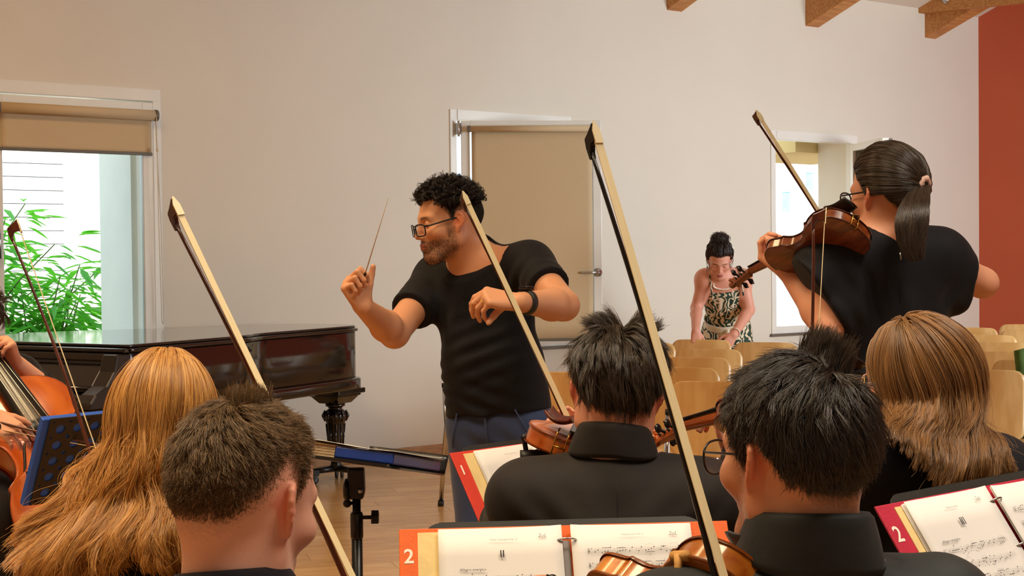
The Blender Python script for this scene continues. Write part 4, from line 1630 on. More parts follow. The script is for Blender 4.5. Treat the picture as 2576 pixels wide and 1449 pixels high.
def polygonize(S, fine, coarse, zones=None, lo=None, hi=None):
    """surface nets on a graded grid; zones = list of (lo3, hi3) boxes that get the fine spacing"""
    blo, bhi = S.bounds()
    lo = blo if lo is None else np.maximum(lo, blo)
    hi = bhi if hi is None else np.minimum(hi, bhi)
    ax = [axis_coords(lo[i], hi[i], fine, coarse, [(z[0][i], z[1][i]) for z in zones] if zones else [(lo[i], hi[i])]) for i in range(3)]
    B = 8
    n = [(len(a) + B - 1) // B for a in ax]
    ax = [np.concatenate([a, a[-1] + coarse * np.arange(1, n[i] * B - len(a) + 1)]) for i, a in enumerate(ax)]
    bc = [np.array([(a[i * B] + a[min(i * B + B - 1, len(a) - 1)]) / 2 for i in range(n[j])]) for j, a in enumerate(ax)]
    bh = [np.array([(a[min(i * B + B - 1, len(a) - 1)] - a[i * B]) / 2 for i in range(n[j])]) for j, a in enumerate(ax)]
    C = np.stack(np.meshgrid(*bc, indexing='ij'), -1).reshape(-1, 3)
    HD = np.sqrt((np.stack(np.meshgrid(*bh, indexing='ij'), -1).reshape(-1, 3) ** 2).sum(1))
    ds = []
    cur = np.full(len(C), 1e3)
    for kind, D, c, R, k, op in S.p:
        d = S.dist(kind, D, C)
        ds.append(d)
        cur = S.mix(cur, d, k, op)
    act = np.where(np.abs(cur) < HD * 1.25 + 2 * fine)[0]
    N = [len(a) for a in ax]
    val = np.where(cur > 0, 1.0, -1.0).astype(np.float32).reshape(n)
    val = np.repeat(np.repeat(np.repeat(val, B, 0), B, 1), B, 2)
    bi = np.stack(np.unravel_index(act, n), -1)
    g = np.arange(B)
    I = (bi[:, 0, None] * B + g)[:, :, None, None] + np.zeros((1, 1, B, B), int)
    J = (bi[:, 1, None] * B + g)[:, None, :, None] + np.zeros((1, B, 1, B), int)
    K = (bi[:, 2, None] * B + g)[:, None, None, :] + np.zeros((1, B, B, 1), int)
    q = np.stack([ax[0][I], ax[1][J], ax[2][K]], -1).reshape(len(act), -1, 3)
    out = np.full(q.shape[:2], 1e3)
    hd = HD[act]
    for (kind, D, c, R, k, op), d in zip(S.p, ds):
        if op == 'd':
            sel = np.where(np.linalg.norm(C[act] - c, axis=1) < R * 1.6 + hd)[0]
        else:
            sel = np.where((d[act] < 3.4 * hd + k + 4 * fine))[0]
            if op == 'i':
                sel = np.arange(len(act))
        if len(sel) == 0:
            continue
        dd = S.dist(kind, D, q[sel].reshape(-1, 3)).reshape(len(sel), -1)
        out[sel] = S.mix(out[sel], dd, k, op)
    val[I.reshape(len(act), -1), J.reshape(len(act), -1), K.reshape(len(act), -1)] = np.clip(out, -1, 1)
    neg = val < 0
    cs = sum(neg[i:N[0] - 1 + i, j:N[1] - 1 + j, k:N[2] - 1 + k].astype(np.int8) for i in (0, 1) for j in (0, 1) for k in (0, 1))
    ci = np.argwhere((cs > 0) & (cs < 8))
    if len(ci) == 0:
        return np.zeros((0, 3)), np.zeros((0, 4), int)
    acc = np.zeros((len(ci), 3))
    cnt = np.zeros(len(ci))
    corner = [(i, j, k) for i in (0, 1) for j in (0, 1) for k in (0, 1)]
    cv = np.stack([val[ci[:, 0] + i, ci[:, 1] + j, ci[:, 2] + k] for i, j, k in corner], 1)
    cp = np.stack([np.stack([ax[0][ci[:, 0] + i], ax[1][ci[:, 1] + j], ax[2][ci[:, 2] + k]], -1) for i, j, k in corner], 1)
    for a in range(8):
        for b in range(a + 1, 8):
            if sum(x != y for x, y in zip(corner[a], corner[b])) != 1:
                continue
            m = (cv[:, a] < 0) != (cv[:, b] < 0)
            t = cv[:, a] / (cv[:, a] - cv[:, b] + 1e-12)
            p = cp[:, a] + (cp[:, b] - cp[:, a]) * t[:, None]
            acc[m] += p[m]
            cnt[m] += 1
    V = acc / cnt[:, None]
    idx = np.full([N[0], N[1], N[2]], -1, np.int32)
    idx[ci[:, 0], ci[:, 1], ci[:, 2]] = np.arange(len(ci))
    F = []
    for d in range(3):
        e1, e2 = [(1, 2), (2, 0), (0, 1)][d]
        sl0 = [slice(1, -1)] * 3
        sl0[d] = slice(0, -1)
        sl1 = list(sl0)
        sl1[d] = slice(1, None)
        m0, m1 = neg[tuple(sl0)], neg[tuple(sl1)]
        pts = np.argwhere(m0 != m1)
        off = np.array([1, 1, 1])
        off[d] = 0
        fl = m0[tuple(pts.T)]
        pts = pts + off
        u1, u2 = np.zeros(3, int), np.zeros(3, int)
        u1[e1] = 1
        u2[e2] = 1
        A = [idx[tuple((pts - o).T)] for o in (u1 * 0, u1, u1 + u2, u2)]
        qd = np.stack(A, 1)
        ok = (qd >= 0).all(1)
        qd, fl = qd[ok], fl[ok]
        qd[~fl] = qd[~fl][:, ::-1]
        F.append(qd)
    return V, np.concatenate(F)


def mesh_np(name, V, F, cols=None, smooth=True):
    me = bpy.data.meshes.new(name)
    me.vertices.add(len(V))
    me.vertices.foreach_set('co', np.ascontiguousarray(V, np.float32).ravel())
    k = F.shape[1]
    me.loops.add(F.size)
    me.polygons.add(len(F))
    me.loops.foreach_set('vertex_index', np.ascontiguousarray(F, np.int32).ravel())
    me.polygons.foreach_set('loop_start', np.arange(0, F.size, k, dtype=np.int32))
    me.polygons.foreach_set('use_smooth', np.ones(len(F), bool))
    if cols is not None:
        a = me.color_attributes.new('tint', 'FLOAT_COLOR', 'POINT')
        a.data.foreach_set('color', np.concatenate([cols, np.ones((len(V), 1))], 1).astype(np.float32).ravel())
    me.update(calc_edges=True)
    me.validate()
    return me


def relax(V, F, n=2, w=0.5):
    for _ in range(n):
        acc = np.zeros_like(V)
        cnt = np.zeros(len(V))
        for a, b in ((0, 1), (1, 2), (2, 3), (3, 0)):
            np.add.at(acc, F[:, a], V[F[:, b]])
            np.add.at(acc, F[:, b], V[F[:, a]])
            np.add.at(cnt, F[:, a], 1)
            np.add.at(cnt, F[:, b], 1)
        V = V + w * (acc / np.maximum(cnt, 1)[:, None] - V)
    return V


def skin_mat():
    if 'skin' in MATS:
        return MATS['skin']
    m = mat('skin', (0.6, 0.3, 0.2), 0.48, sss=0.12, bump=0.05, bscale=320, spec=0.4)
    nt = m.node_tree
    at = _n(nt, 'ShaderNodeAttribute', attribute_name='tint')
    nt.links.new(at.outputs['Color'], nt.nodes['Principled BSDF'].inputs['Base Color'])
    return m


def rotm(yaw, pitch=0, roll=0):
    """columns right, forward, up of a head turned by yaw from looking along +Y towards +X, pitched down, rolled to its right"""
    y, p, r = map(math.radians, (yaw, pitch, roll))
    f0 = np.array([math.sin(y), math.cos(y), 0])
    r0 = np.array([math.cos(y), -math.sin(y), 0])
    u0 = np.array([0, 0, 1.0])
    f = f0 * math.cos(p) - u0 * math.sin(p)
    u = u0 * math.cos(p) + f0 * math.sin(p)
    R = r0 * math.cos(r) - u * math.sin(r)
    U = u * math.cos(r) + r0 * math.sin(r)
    return np.stack([R, f, U], 1)


class Head:
    def __init__(h, c, R, s=1.0, female=False, child=False):
        h.c, h.R, h.s = np.array(c, float), R, s
        h.female, h.child = female, child
        h.S = SDF()
        h.skull = SDF()
        h.build()

    def w(h, p):
        return h.c + h.R @ (np.array(p, float) * h.s)

    def loc(h, q):
        return ((np.asarray(q) - h.c) @ h.R) / h.s

    def build(h):
        s, w, R = h.s, h.w, h.R
        jaw = 0.9 if (h.female or h.child) else 1.0
        for T in (h.S, h.skull):
            T.ell(w((0, -.012, .034)), np.array((.0755, .0965, .084)) * s, R, .02)
            T.ell(w((0, -.045, .012)), np.array((.068, .062, .066)) * s, R, .03 * s)
            T.ell(w((0, .030, -.030)), np.array((.061 * jaw, .060, .082)) * s, R, .03 * s)
        S = h.S
        S.cap(w((-.030, .070, -.104)), w((.030, .070, -.104)) if False else w((.0, .073, -.104)), .014 * s, .019 * s * jaw, .03 * s)
        for x in (-1, 1):
            S.cap(w((x * .054 * jaw, .000, -.062)), w((x * .012, .068, -.102)), .015 * s, .015 * s, .03 * s)
            S.cap(w((x * .057 * jaw, -.006, -.03)), w((x * .054 * jaw, .000, -.064)), .016 * s, .016 * s, .03 * s)
            S.ell(w((x * .044, .060, -.026)), np.array((.022, .022, .018)) * s, R, .03 * s)
            S.cap(w((x * .012, .080, .019)), w((x * .044, .068, .021)), .011 * s, .009 * s, .018 * s)
            S.ell(w((x * .0315, .094, .002)), np.array((.019, .016, .0125)) * s, R, .014 * s, 's')
            S.ell(w((x * .0315, .0735, .001)), np.array((.0150, .0135, .0135)) * s, R, .003 * s)
        n = 0.9 if (h.female or h.child) else 1.0
        S.cap(w((0, .085, .012)), w((0, .0965 + .008 * n, -.026)), .0075 * s, .0095 * s, .012 * s)
        S.ell(w((0, .100 + .006 * n, -.034)), np.array((.0095, .011, .0085)) * s * n, R, .008 * s)
        for x in (-1, 1):
            S.ell(w((x * .0115, .094, -.038)), np.array((.0075, .010, .0065)) * s * n, R, .008 * s)
            S.ell(w((x * .0065, .099, -.0455)), np.array((.0035, .005, .003)) * s, R, .003 * s, 's')
        S.ell(w((0, .084, -.066)), np.array((.028, .014, .020)) * s, R, .014 * s)
        S.ell(w((0, .0965, -.0625)), np.array((.019, .0075, .0048)) * s, R, .006 * s)
        S.ell(w((0, .0955, -.0725)), np.array((.017, .0080, .0058)) * s, R, .006 * s)
        S.cap(w((-.021, .0965, -.0675)), w((.021, .0965, -.0675)), .0012 * s, .0012 * s, .003 * s, 's')
        h.ears()

    def ears(h):
        s, S = h.s, h.S
        e = .95 if h.child else .86
        for x in (-1, 1):
            # ear plane: back edge stands off the skull
            up = np.array([0, -.22, 1.0])
            up /= np.linalg.norm(up)
            out = np.array([x * .60, -.80, -.12])
            out -= up * (out @ up)
            out /= np.linalg.norm(out)
            nrm = np.cross(up, out) * (1 if x < 0 else -1)
            if nrm[0] * x < 0:
                nrm = -nrm
            c0 = np.array([x * .0715, .000, -.006])
            pt = lambda a, b, d=0.0: h.w(c0 + (out * a + up * b + nrm * d) * e)
            Rl = h.R @ np.stack([out, up, nrm], 1)
            S.ell(pt(.014, .006, -.001), np.array((.017, .029, .0042)) * s * e, Rl, .006 * s)
            S.ell(pt(.006, .0, -.004), np.array((.012, .022, .010)) * s * e, Rl, .01 * s)
            hel = [(-.002, .010), (-.001, .022), (.006, .031), (.016, .034), (.026, .028), (.030, .016), (.029, .002), (.024, -.010), (.016, -.018)]
            S.chain([pt(a, b, .0025) for a, b in hel], [.0032 * s, .0036 * s, .004 * s, .0042 * s, .0042 * s, .004 * s, .0038 * s, .0036 * s, .0036 * s], .004 * s)
            S.ell(pt(.009, -.024, .0), np.array((.0095, .0115, .0052)) * s * e, Rl, .006 * s)
            S.chain([pt(.020, .020, .002), pt(.020, .008, .003), pt(.016, -.006, .003), (pt(.010, -.012, .002))], [.003 * s] * 4, .004 * s)
            S.ell(pt(.008, .000, .006), np.array((.0075, .0115, .0065)) * s * e, Rl, .004 * s, 's')
            S.ell(pt(-.001, -.002, .004), np.array((.004, .006, .004)) * s * e, Rl, .004 * s)

    def tint(h, q, base, hairc, hairline=True, beard=None, lips=None, fade=0.0, noise=None, scalp=1.0):
        """own colours of the skin: scalp under the hair, brows, lips, lashes, stubble"""
        l = h.loc(q)
        n = len(q)
        col = np.tile(np.array(base, float), (n, 1))
        rr = np.random.default_rng(1).normal(0, 1, n)
        x, y, z = np.abs(l[:, 0]), l[:, 1], l[:, 2]

        def paint(m, c):
            nonlocal col
            m = np.clip(m, 0, 1)[:, None]
            col = col * (1 - m) + np.array(c) * m

        near = (np.linalg.norm(l, axis=1) < .2)
        warm = np.array(base) * np.array([1.0, .72, .66])
        ear = np.exp(-(((y + .012) / .03) ** 2 + ((z + .005) / .04) ** 2)) * (x > .072) * near
        paint(ear * .75, np.array(base) * np.array([1.0, .60, .52]))
        paint(np.exp(-((x / .012) ** 2 + ((z + .036) / .014) ** 2)) * (y > .08) * .4, warm)
        paint(np.exp(-(((x - .045) / .02) ** 2 + ((z + .03) / .02) ** 2)) * (y > .03) * .3, warm)
        if lips is not None:
            zz = np.where(z > -.0675, (z + .0628) / .0062, (z + .0725) / .0068)
            paint(np.exp(-((x / .0205) ** 4 + zz ** 4)) * (y > .075), lips)
            paint(np.exp(-((x / .021) ** 4 + ((z + .0676) / .0012) ** 2)) * (y > .075) * .7, np.array(lips) * .35)
        brow = np.exp(-(((x - .030) / .0195) ** 4 + ((z - .0235 + .10 * np.abs(x - .028)) / .0042) ** 2)) * (y > .055)
        paint(brow * .9, hairc)
        lash = np.exp(-(((x - .0315) / .0145) ** 4 + ((z + .0055 - 1.5 * (x - .0315) ** 2 * 8) / .0016) ** 2)) * (y > .06)
        paint(lash * .85, (.02, .013, .01))
        if beard is not None:
            bm = np.clip((-.036 - z + .25 * np.clip(.05 - y, 0, .1) * 0) / .02, 0, 1) * np.clip((y + .005) / .02, 0, 1) * np.clip((z + .135) / .02, 0, 1)
            jawl = np.clip((x - .050) / .01, 0, 1) * np.clip((.012 - z) / .02, 0, 1) * np.clip((y - .002) / .012, 0, 1) * np.clip((.04 - y) / .015, 0, 1)
            must = np.exp(-(((x) / .026) ** 4 + ((z + .054) / .0055) ** 2)) * (y > .07)
            cheek = np.clip((z + .045 + (x - .02) * -.1) / .012, 0, 1) * np.exp(-((x - .03) / .025) ** 2) * (y > .05)
            lipm = np.exp(-((x / .024) ** 4 + ((z + .0672) / .0115) ** 4)) * (y > .07)
            mm = np.clip(np.maximum(bm * (1 - cheek), jawl), 0, 1) * (1 - lipm)
            mm = np.maximum(mm, must) * near * (x < .09)
            paint(mm * beard[1] * np.clip(.85 + .25 * rr, 0, 1), beard[0])
        if hairline:
            d = scalp_depth(l)
            paint(np.clip(d / max(fade, .004) + .08 * rr, 0, 1) * near * scalp, hairc)
        return col


def scalp_depth(l, back=-0.066, side=0.0, front=0.072):
    """height above the hairline in head units (positive on the hairy scalp)"""
    th = np.degrees(np.arctan2(np.abs(l[:, 0]), l[:, 1] + .012))
    hl = np.interp(th, [0, 35, 52, 66, 76, 84, 100, 112, 126, 150, 180],
                   [front, front - .004, front - .018, .026 + side, -.012 + side, .018 + side, .036 + side, .018, -.022, back + .008, back])
    return l[:, 2] - hl


def add_hand(S, wrist, fingers_dir, back_dir, thumb_side, curl=(30, 40, 25), s=1.0, spread=0.0, thumb=(25, 20), k=0.006, curls=None, thumb_dir=None):
    """five-fingered hand. fingers_dir from wrist to knuckles, back_dir out of the back of the hand, thumb_side +1/-1 = which side (fingers x back)"""
    f = np.array(fingers_dir, float)
    f /= np.linalg.norm(f)
    b = np.array(back_dir, float)
    b -= f * (b @ f)
    b /= np.linalg.norm(b)
    t = np.cross(f, b) * thumb_side
    W = np.array(wrist, float)
    kn = [.086, .092, .088, .080]
    across = [.031, .0105, -.0095, -.028]
    L = [(.043, .026, .021), (.047, .030, .022), (.043, .028, .022), (.034, .021, .019)]
    rad = [.0092, .0095, .0090, .0080]
    tips = []
    kns = []
    for i in range(4):
        kp = W + (f * kn[i] + t * across[i] + b * (.004 - abs(i - 1.3) * .0016)) * s
        S.cap(W + (f * .012 + t * across[i] * .62) * s, kp, .0145 * s, .0112 * s, .014 * s)
        cu = curls[i] if curls else curl
        a = 0.0
        p = kp
        side = t * math.sin(math.radians(spread * (1.5 - i)))
        for j in range(3):
            a += math.radians(cu[j])
            d = f * math.cos(a) - b * math.sin(a) + side * math.cos(a)
            d /= np.linalg.norm(d)
            q = p + d * L[i][j] * s
            if j == 0:
                e1 = np.cross(d, t) / np.linalg.norm(np.cross(d, t))
                kns.append((p, q, e1, np.cross(d, e1)))
            S.cap(p, q, rad[i] * s * (1 - .06 * j), rad[i] * s * (.93 - .10 * j), k * s if j == 0 else .003 * s)
            p = q
        tips.append(p)
    # palm heel and thumb
    S.ell(W + (f * .048 + t * .002 - b * .006) * s, np.array((.037, .046, .0135)) * s, np.stack([t, f, b], 1), .014 * s)
    m0 = W + (f * .016 + t * .022 - b * .006) * s
    td = thumb_dir if thumb_dir is not None else (f * .72 + t * .62 - b * .34)
    td = td / np.linalg.norm(td)
    m1 = m0 + td * .042 * s
    S.cap(m0, m1, .0150 * s, .0120 * s, .012 * s)
    ax = np.cross(td, b)
    bend = (f * .95 - b * .25 - t * .10) if thumb_dir is None else td
    d2 = td * math.cos(math.radians(thumb[0])) + (bend / np.linalg.norm(bend)) * math.sin(math.radians(thumb[0]))
    d2 /= np.linalg.norm(d2)
    m2 = m1 + d2 * .032 * s
    d3 = d2 * math.cos(math.radians(thumb[1])) + (-b * .4 - t * .6) * math.sin(math.radians(thumb[1]))
    d3 /= np.linalg.norm(d3)
    m3 = m2 + d3 * .024 * s
    S.cap(m1, m2, .0112 * s, .0105 * s, .004 * s)
    S.cap(m2, m3, .0102 * s, .0085 * s, .003 * s)
    return dict(tips=tips, thumb=m3, kn=kns)


# ------------------------------------------------------------------ hair
def hair_mat(name, c, c2=None, rough=0.30, var=0.35, spec=0.7):
    """strands: colour varies from strand to strand and a little along each strand"""
    if name in MATS:
        return MATS[name]
    m = mat(name, c, rough, spec=spec)
    nt = m.node_tree
    b = nt.nodes['Principled BSDF']
    hi = _n(nt, 'ShaderNodeHairInfo')
    rp = _n(nt, 'ShaderNodeValToRGB')
    c2 = c2 or tuple(v * 0.4 for v in c)
    rp.color_ramp.elements[0].color = rgba(c2)
    rp.color_ramp.elements[0].position = 0.0
    rp.color_ramp.elements[1].color = rgba(c)
    rp.color_ramp.elements[1].position = 0.9
    at = _n(nt, 'ShaderNodeAttribute', attribute_name='shade')
    ad = _n(nt, 'ShaderNodeMath', operation='MULTIPLY_ADD')
    ad.inputs[1].default_value = var
    nt.links.new(hi.outputs['Random'], ad.inputs[0])
    nt.links.new(at.outputs['Fac'], ad.inputs[2])
    nt.links.new(ad.outputs[0], rp.inputs[0])
    nt.links.new(rp.outputs[0], b.inputs['Base Color'])
    b.inputs['Anisotropic'].default_value = 0.6
    tr = _n(nt, 'ShaderNodeBsdfTranslucent')
    mx = _n(nt, 'ShaderNodeMixShader')
    mx.inputs[0].default_value = 0.18
    nt.links.new(rp.outputs[0], tr.inputs[0])
    nt.links.new(b.outputs[0], mx.inputs[1])
    nt.links.new(tr.outputs[0], mx.inputs[2])
    nt.links.new(mx.outputs[0], nt.nodes['Material Output'].inputs[0])
    return m


def curves_obj(name, pts, rad, shade, m, parent):
    """pts (n strands, k points, 3) in room coordinates"""
    n, k = pts.shape[:2]
    cu = bpy.data.hair_curves.new(name)
    cu.add_curves([k] * n)
    cu.position_data.foreach_set('vector', np.ascontiguousarray(pts, np.float32).ravel())
    if 'radius' not in cu.attributes:
        cu.attributes.new('radius', 'FLOAT', 'POINT')
    cu.attributes['radius'].data.foreach_set('value', np.ascontiguousarray(rad, np.float32).ravel())
    a = cu.attributes.new('shade', 'FLOAT', 'CURVE')
    a.data.foreach_set('value', np.ascontiguousarray(shade, np.float32))
    cu.materials.append(m)
    o = bpy.data.objects.new(name, cu)
    COL.objects.link(o)
    if parent is not None:
        o.parent = parent
        o.matrix_parent_inverse = parent.matrix_basis.inverted()
    o['kind'] = 'stuff'
    return o


def scalp_roots(h, n, keep, seed=0):
    """random points on the skull of a head where keep(local) is true, with outward normals"""
    r = np.random.default_rng(seed)
    out = []
    need = n
    c0 = h.w((0, -.012, .02))
    tries = 0
    while need > 0 and tries < 30:
        tries += 1
        d = r.normal(0, 1, (n * 2, 3))
        d /= np.linalg.norm(d, axis=1, keepdims=True)
        t = np.full(len(d), .05 * h.s)
        for _ in range(12):
            t = t - h.skull.eval(c0 + d * t[:, None])
        p = c0 + d * t[:, None]
        m = keep(h.loc(p))
        p = p[m][:need]
        out.append(p)
        need -= len(p)
    p = np.concatenate(out)
    e = 1e-3
    g = np.stack([h.skull.eval(p + e * np.eye(3)[i]) - h.skull.eval(p - e * np.eye(3)[i]) for i in range(3)], 1)
    return p, g / (np.linalg.norm(g, axis=1, keepdims=True) + 1e-9)


def push_out(S, p, margin):
    d = S.eval(p)
    m = d < margin
    if m.any():
        q = p[m]
        e = 2e-3
        g = np.stack([S.eval(q + e * np.eye(3)[i]) - S.eval(q - e * np.eye(3)[i]) for i in range(3)], 1)
        g /= np.linalg.norm(g, axis=1, keepdims=True) + 1e-9
        p[m] = q + g * ((margin if np.isscalar(margin) else margin[m]) - d[m])[:, None]
    return p


def grow(roots, nrm, steps, step, dirfn, S=None, margin=0.003, inertia=0.6, d0=None):
    """guide strands: dirfn(p, i, d) gives the wanted direction"""
    pts = [roots.copy()]
    d = nrm.copy() if d0 is None else d0
    p = roots.copy()
    for i in range(steps):
        w = dirfn(p, i, d)
        d = d * inertia + w * (1 - inertia)
        d /= np.linalg.norm(d, axis=1, keepdims=True) + 1e-9
        st = step if np.isscalar(step) else step[:, None]
        p = p + d * st
        if S is not None:
            p = push_out(S, p, margin if np.isscalar(margin) else margin * min(1.0, (i + 1) / 3.0))
        pts.append(p.copy())
    return np.stack(pts, 1)


def spread_children(guides, groots, roots, clump=0.75, jitter=0.002, seed=0, lenvar=0.15, wave=0.0, freq=3.0, own=0.0):
    """strands between guides: each follows its nearest guide and is drawn towards it along its length"""
    r = np.random.default_rng(seed)
    n, k = len(roots), guides.shape[1]
    gi = np.empty(n, int)
    for a in range(0, n, 4000):
        dd = ((roots[a:a + 4000, None] - groots[None]) ** 2).sum(-1)
        gi[a:a + 4000] = dd.argmin(1)
    G = guides[gi]
    off = roots - G[:, 0]
    t = np.linspace(0, 1, k)[None, :, None]
    out = G + off[:, None] * (1 - clump * t ** 0.8)
    dr = r.normal(0, 1, (n, 1, 3))
    dr2 = r.normal(0, 1, (n, 1, 3))
    out = out + jitter * (dr * t + .5 * dr2 * t * t)
    if wave:
        ph = r.uniform(0, 6.28, (n, 1, 1)) * own + (np.random.default_rng(seed + 1).uniform(0, 6.28, len(groots))[gi])[:, None, None] * (1 - own)
        u = np.random.default_rng(seed + 2).normal(0, 1, (len(groots), 3))[gi][:, None]
        v = np.random.default_rng(seed + 3).normal(0, 1, (len(groots), 3))[gi][:, None]
        out = out + wave * np.minimum(1, t * 3) * (u * np.sin(freq * 6.28 * t + ph) + v * np.cos(freq * 6.28 * t + ph))
    # random length: resample each strand up to its own fraction
    fr = np.clip(1 - np.abs(r.normal(0, lenvar, n)), .35, 1)
    x = np.linspace(0, 1, k)[None] * fr[:, None] * (k - 1)
    i0 = np.minimum(x.astype(int), k - 2)
    f = (x - i0)[..., None]
    ar = np.arange(n)[:, None]
    out = out[ar, i0] * (1 - f) + out[ar, i0 + 1] * f
    return out, gi


def strand_radius(n, k, r0, r1=None, seed=0):
    r1 = r0 * .35 if r1 is None else r1
    t = np.linspace(0, 1, k)
    return np.tile(r0 + (r1 - r0) * t ** 2, (n, 1)) * np.random.default_rng(seed).uniform(.75, 1.2, (n, 1))
# =================================================================== clothes and figure helpers
m_black_tee = mat('black_jersey', srgb(17, 17, 22), 0.8, var=0.25, vscale=5, bump=0.35, bscale=26, sheen=0.05, spec=0.3)
m_black_suit = mat('black_suit', srgb(33, 28, 26), 0.75, var=0.12, vscale=5, bump=0.18, bscale=16, sheen=0.06, spec=0.3)
m_black_shirt = mat('black_shirt', srgb(36, 41, 42), 0.66, var=0.18, vscale=4, bump=0.35, bscale=13, sheen=0.06, spec=0.35)
m_black_dress = mat('black_dress', srgb(15, 16, 24), 0.7, var=0.2, vscale=4, bump=0.25, bscale=12, sheen=0.05, spec=0.3)
m_black_navy = mat('black_polo', srgb(22, 20, 30), 0.8, var=0.2, vscale=6, bump=0.2, bscale=60, sheen=0.06, spec=0.3)
m_trou = mat('slate_trousers', srgb(56, 74, 118), 0.8, var=0.25, vscale=4, bump=0.3, bscale=18, sheen=0.15)
m_shoe = mat('black_leather', srgb(22, 20, 20), 0.3, var=0.2, vscale=9)
SKINM = skin_mat()
V3 = lambda *a: np.array(a, float)


def ppl(label, x, y):
    return thing('person', label, 'person', Matrix.Translation((x, y, 0)))


def body_mesh(t, S, fine, coarse, zones, tintfn, name='body'):
    V, F = polygonize(S, fine, coarse, zones)
    V = relax(V, F, 1, .35)
    me = mesh_np(name, V, F, tintfn(V))
    print(name, t['label'][:30], len(F))
    return link(name, me, SKINM, t, world=True)


def cloth_mesh(name, t, S, res, m, label=None, smooth=2, zones=None, coarse=None):
    V, F = polygonize(S, res, coarse or res, zones)
    V = relax(V, F, smooth, .5)
    o = link(name, mesh_np(name, V, F), m, t, world=True)
    if label:
        o['label'] = label
    return o


def torso(S, shL, shR, pel, Rt, w=.17, d=.108, k=.07, belly=0.0, hip=.165, g=0.0):
    """Rt columns: right, forward, up; w,d half width and depth of the rib cage"""
    r, f, u = Rt.T
    mid = (shL + shR) / 2
    L = np.linalg.norm(mid - pel)
    ax = (mid - pel) / L
    nb = mid + ax * .03
    S.cap(shL, shR, .052 + g, .052 + g, k)
    S.ell(mid - ax * .13 * L / .5 + f * .012, V3(w, d, .18) + g, Rt, k)
    S.ell(pel + ax * .20 * L / .5 + f * (.01 + belly * .5), V3(w * .90, d * .98 + belly, .16) + g, Rt, k)
    S.ell(pel + ax * .02, V3(hip, d * 1.02, .13) + g, Rt, k)
    for s_ in (shL, shR):
        S.cap(nb + (s_ - nb) * .15 + u * .005, s_ + (nb - s_) * .1, .045 + g, .058 + g, .05)
    return S


def glasses(t, h, m, lens_m, w=.0265, hh=.0185, sq=3.0, thick=.0022, y=.112, z=-.002, name='glasses', wrap=.012):
    fr = MB()
    ln = MB()
    for x in (-1, 1):
        pts = []
        for k in range(28):
            a = 2 * math.pi * k / 28
            ca, sa = math.cos(a), math.sin(a)
            px_ = math.copysign(abs(ca) ** (2 / sq), ca) * w
            pz_ = math.copysign(abs(sa) ** (2 / sq), sa) * hh
            pts.append(h.w((x * (.0345) + px_, y - wrap * ((x * .0345 + px_) / .06) ** 2, z + pz_)))
        fr.tube(pts, thick, 8, closed=True)
        c = np.mean(pts, axis=0)
        ln.add([c] + pts, [(0, 1 + k, 1 + (k + 1) % 28) for k in range(28)], 0, True)
        fr.tube([h.w((x * .0605, y - wrap - .001, z + .012)), h.w((x * .070, y - .030, z + .012)), h.w((x * .0775, .005, .008)), h.w((x * .077, -.010, .007))], thick * 1.1, 8)
    fr.tube([h.w((-.0085, y, z + .004)), h.w((0, y + .003, z + .007)), h.w((.0085, y, z + .004))], thick, 8)
    o = fr.build(name, m, t, world=True)
    ln.build('lens', lens_m, o, world=True)
    return o


m_lens = glass_mat('lens_glass', (0.97, 0.98, 1.0), ior=1.12)
m_specs = mat('spectacle_frame', srgb(18, 20, 26), 0.25, var=0.1)


def collar_band(t, c, R, rx, ry, h, m, T, name='collar', open_front=0.5, thick=.0035, fall=.048, bulge=.0015):
    """turned-down collar round the neck: a stand, a rolled top and a fall whose edge lies on the garment T. R columns right, forward, up; gap at the front"""
    b = MB()
    r, f, u = R.T
    c = np.array(c)
    N = 48
    th = math.pi / 2 + open_front + (2 * math.pi - 2 * open_front) * np.arange(N + 1) / N
    dr = np.outer(np.cos(th), r) + np.outer(np.sin(th), f)
    base = c + np.outer(np.cos(th) * rx, r) + np.outer(np.sin(th) * ry, f)
    e = base + dr * .022 + u * (h - fall)
    for _ in range(12):
        d = T.eval(e)
        g = np.stack([T.eval(e + 1e-3 * np.eye(3)[k]) - T.eval(e - 1e-3 * np.eye(3)[k]) for k in range(3)], 1)
        g /= np.linalg.norm(g, axis=1, keepdims=True) + 1e-9
        e = e - g * np.clip(d - .003, -.02, .006)[:, None] * .8
    for _ in range(3):
        e[1:-1] = (e[:-2] + 2 * e[1:-1] + e[2:]) / 4
    top = base + u * h
    rows = []
    for v in np.linspace(0, 1, 17):
        if v < .4:
            q = v / .4
            rows.append(base + dr * (-.002) + u * (h * (q - .25) / .75))
        elif v < .55:
            q = (v - .4) / .15
            rows.append(top + dr * (-.002 + .010 * q) + u * (.003 * math.sin(math.pi * q)))
        else:
            q = (v - .55) / .45
            p = (top + dr * .008) * (1 - q) + e * q
            rows.append(p + dr * (bulge * math.sin(math.pi * q)))
    P_ = np.stack(rows, 1)
    b.grid(lambda a, v: P_[int(round(a * N)), int(round(v * 16))], N, 16, thick=thick)
    return b.build(name, m, t, world=True)


def two_link(a, b, l1, l2, pole):
    """elbow position between a and b"""
    a, b, pole = map(lambda v: np.array(v, float), (a, b, pole))
    d = b - a
    L = min(np.linalg.norm(d), (l1 + l2) * .999)
    n = d / np.linalg.norm(d)
    x = (l1 * l1 - l2 * l2 + L * L) / (2 * L)
    h = math.sqrt(max(l1 * l1 - x * x, 0))
    p = pole - n * (pole @ n)
    p /= np.linalg.norm(p)
    return a + n * x + p * h


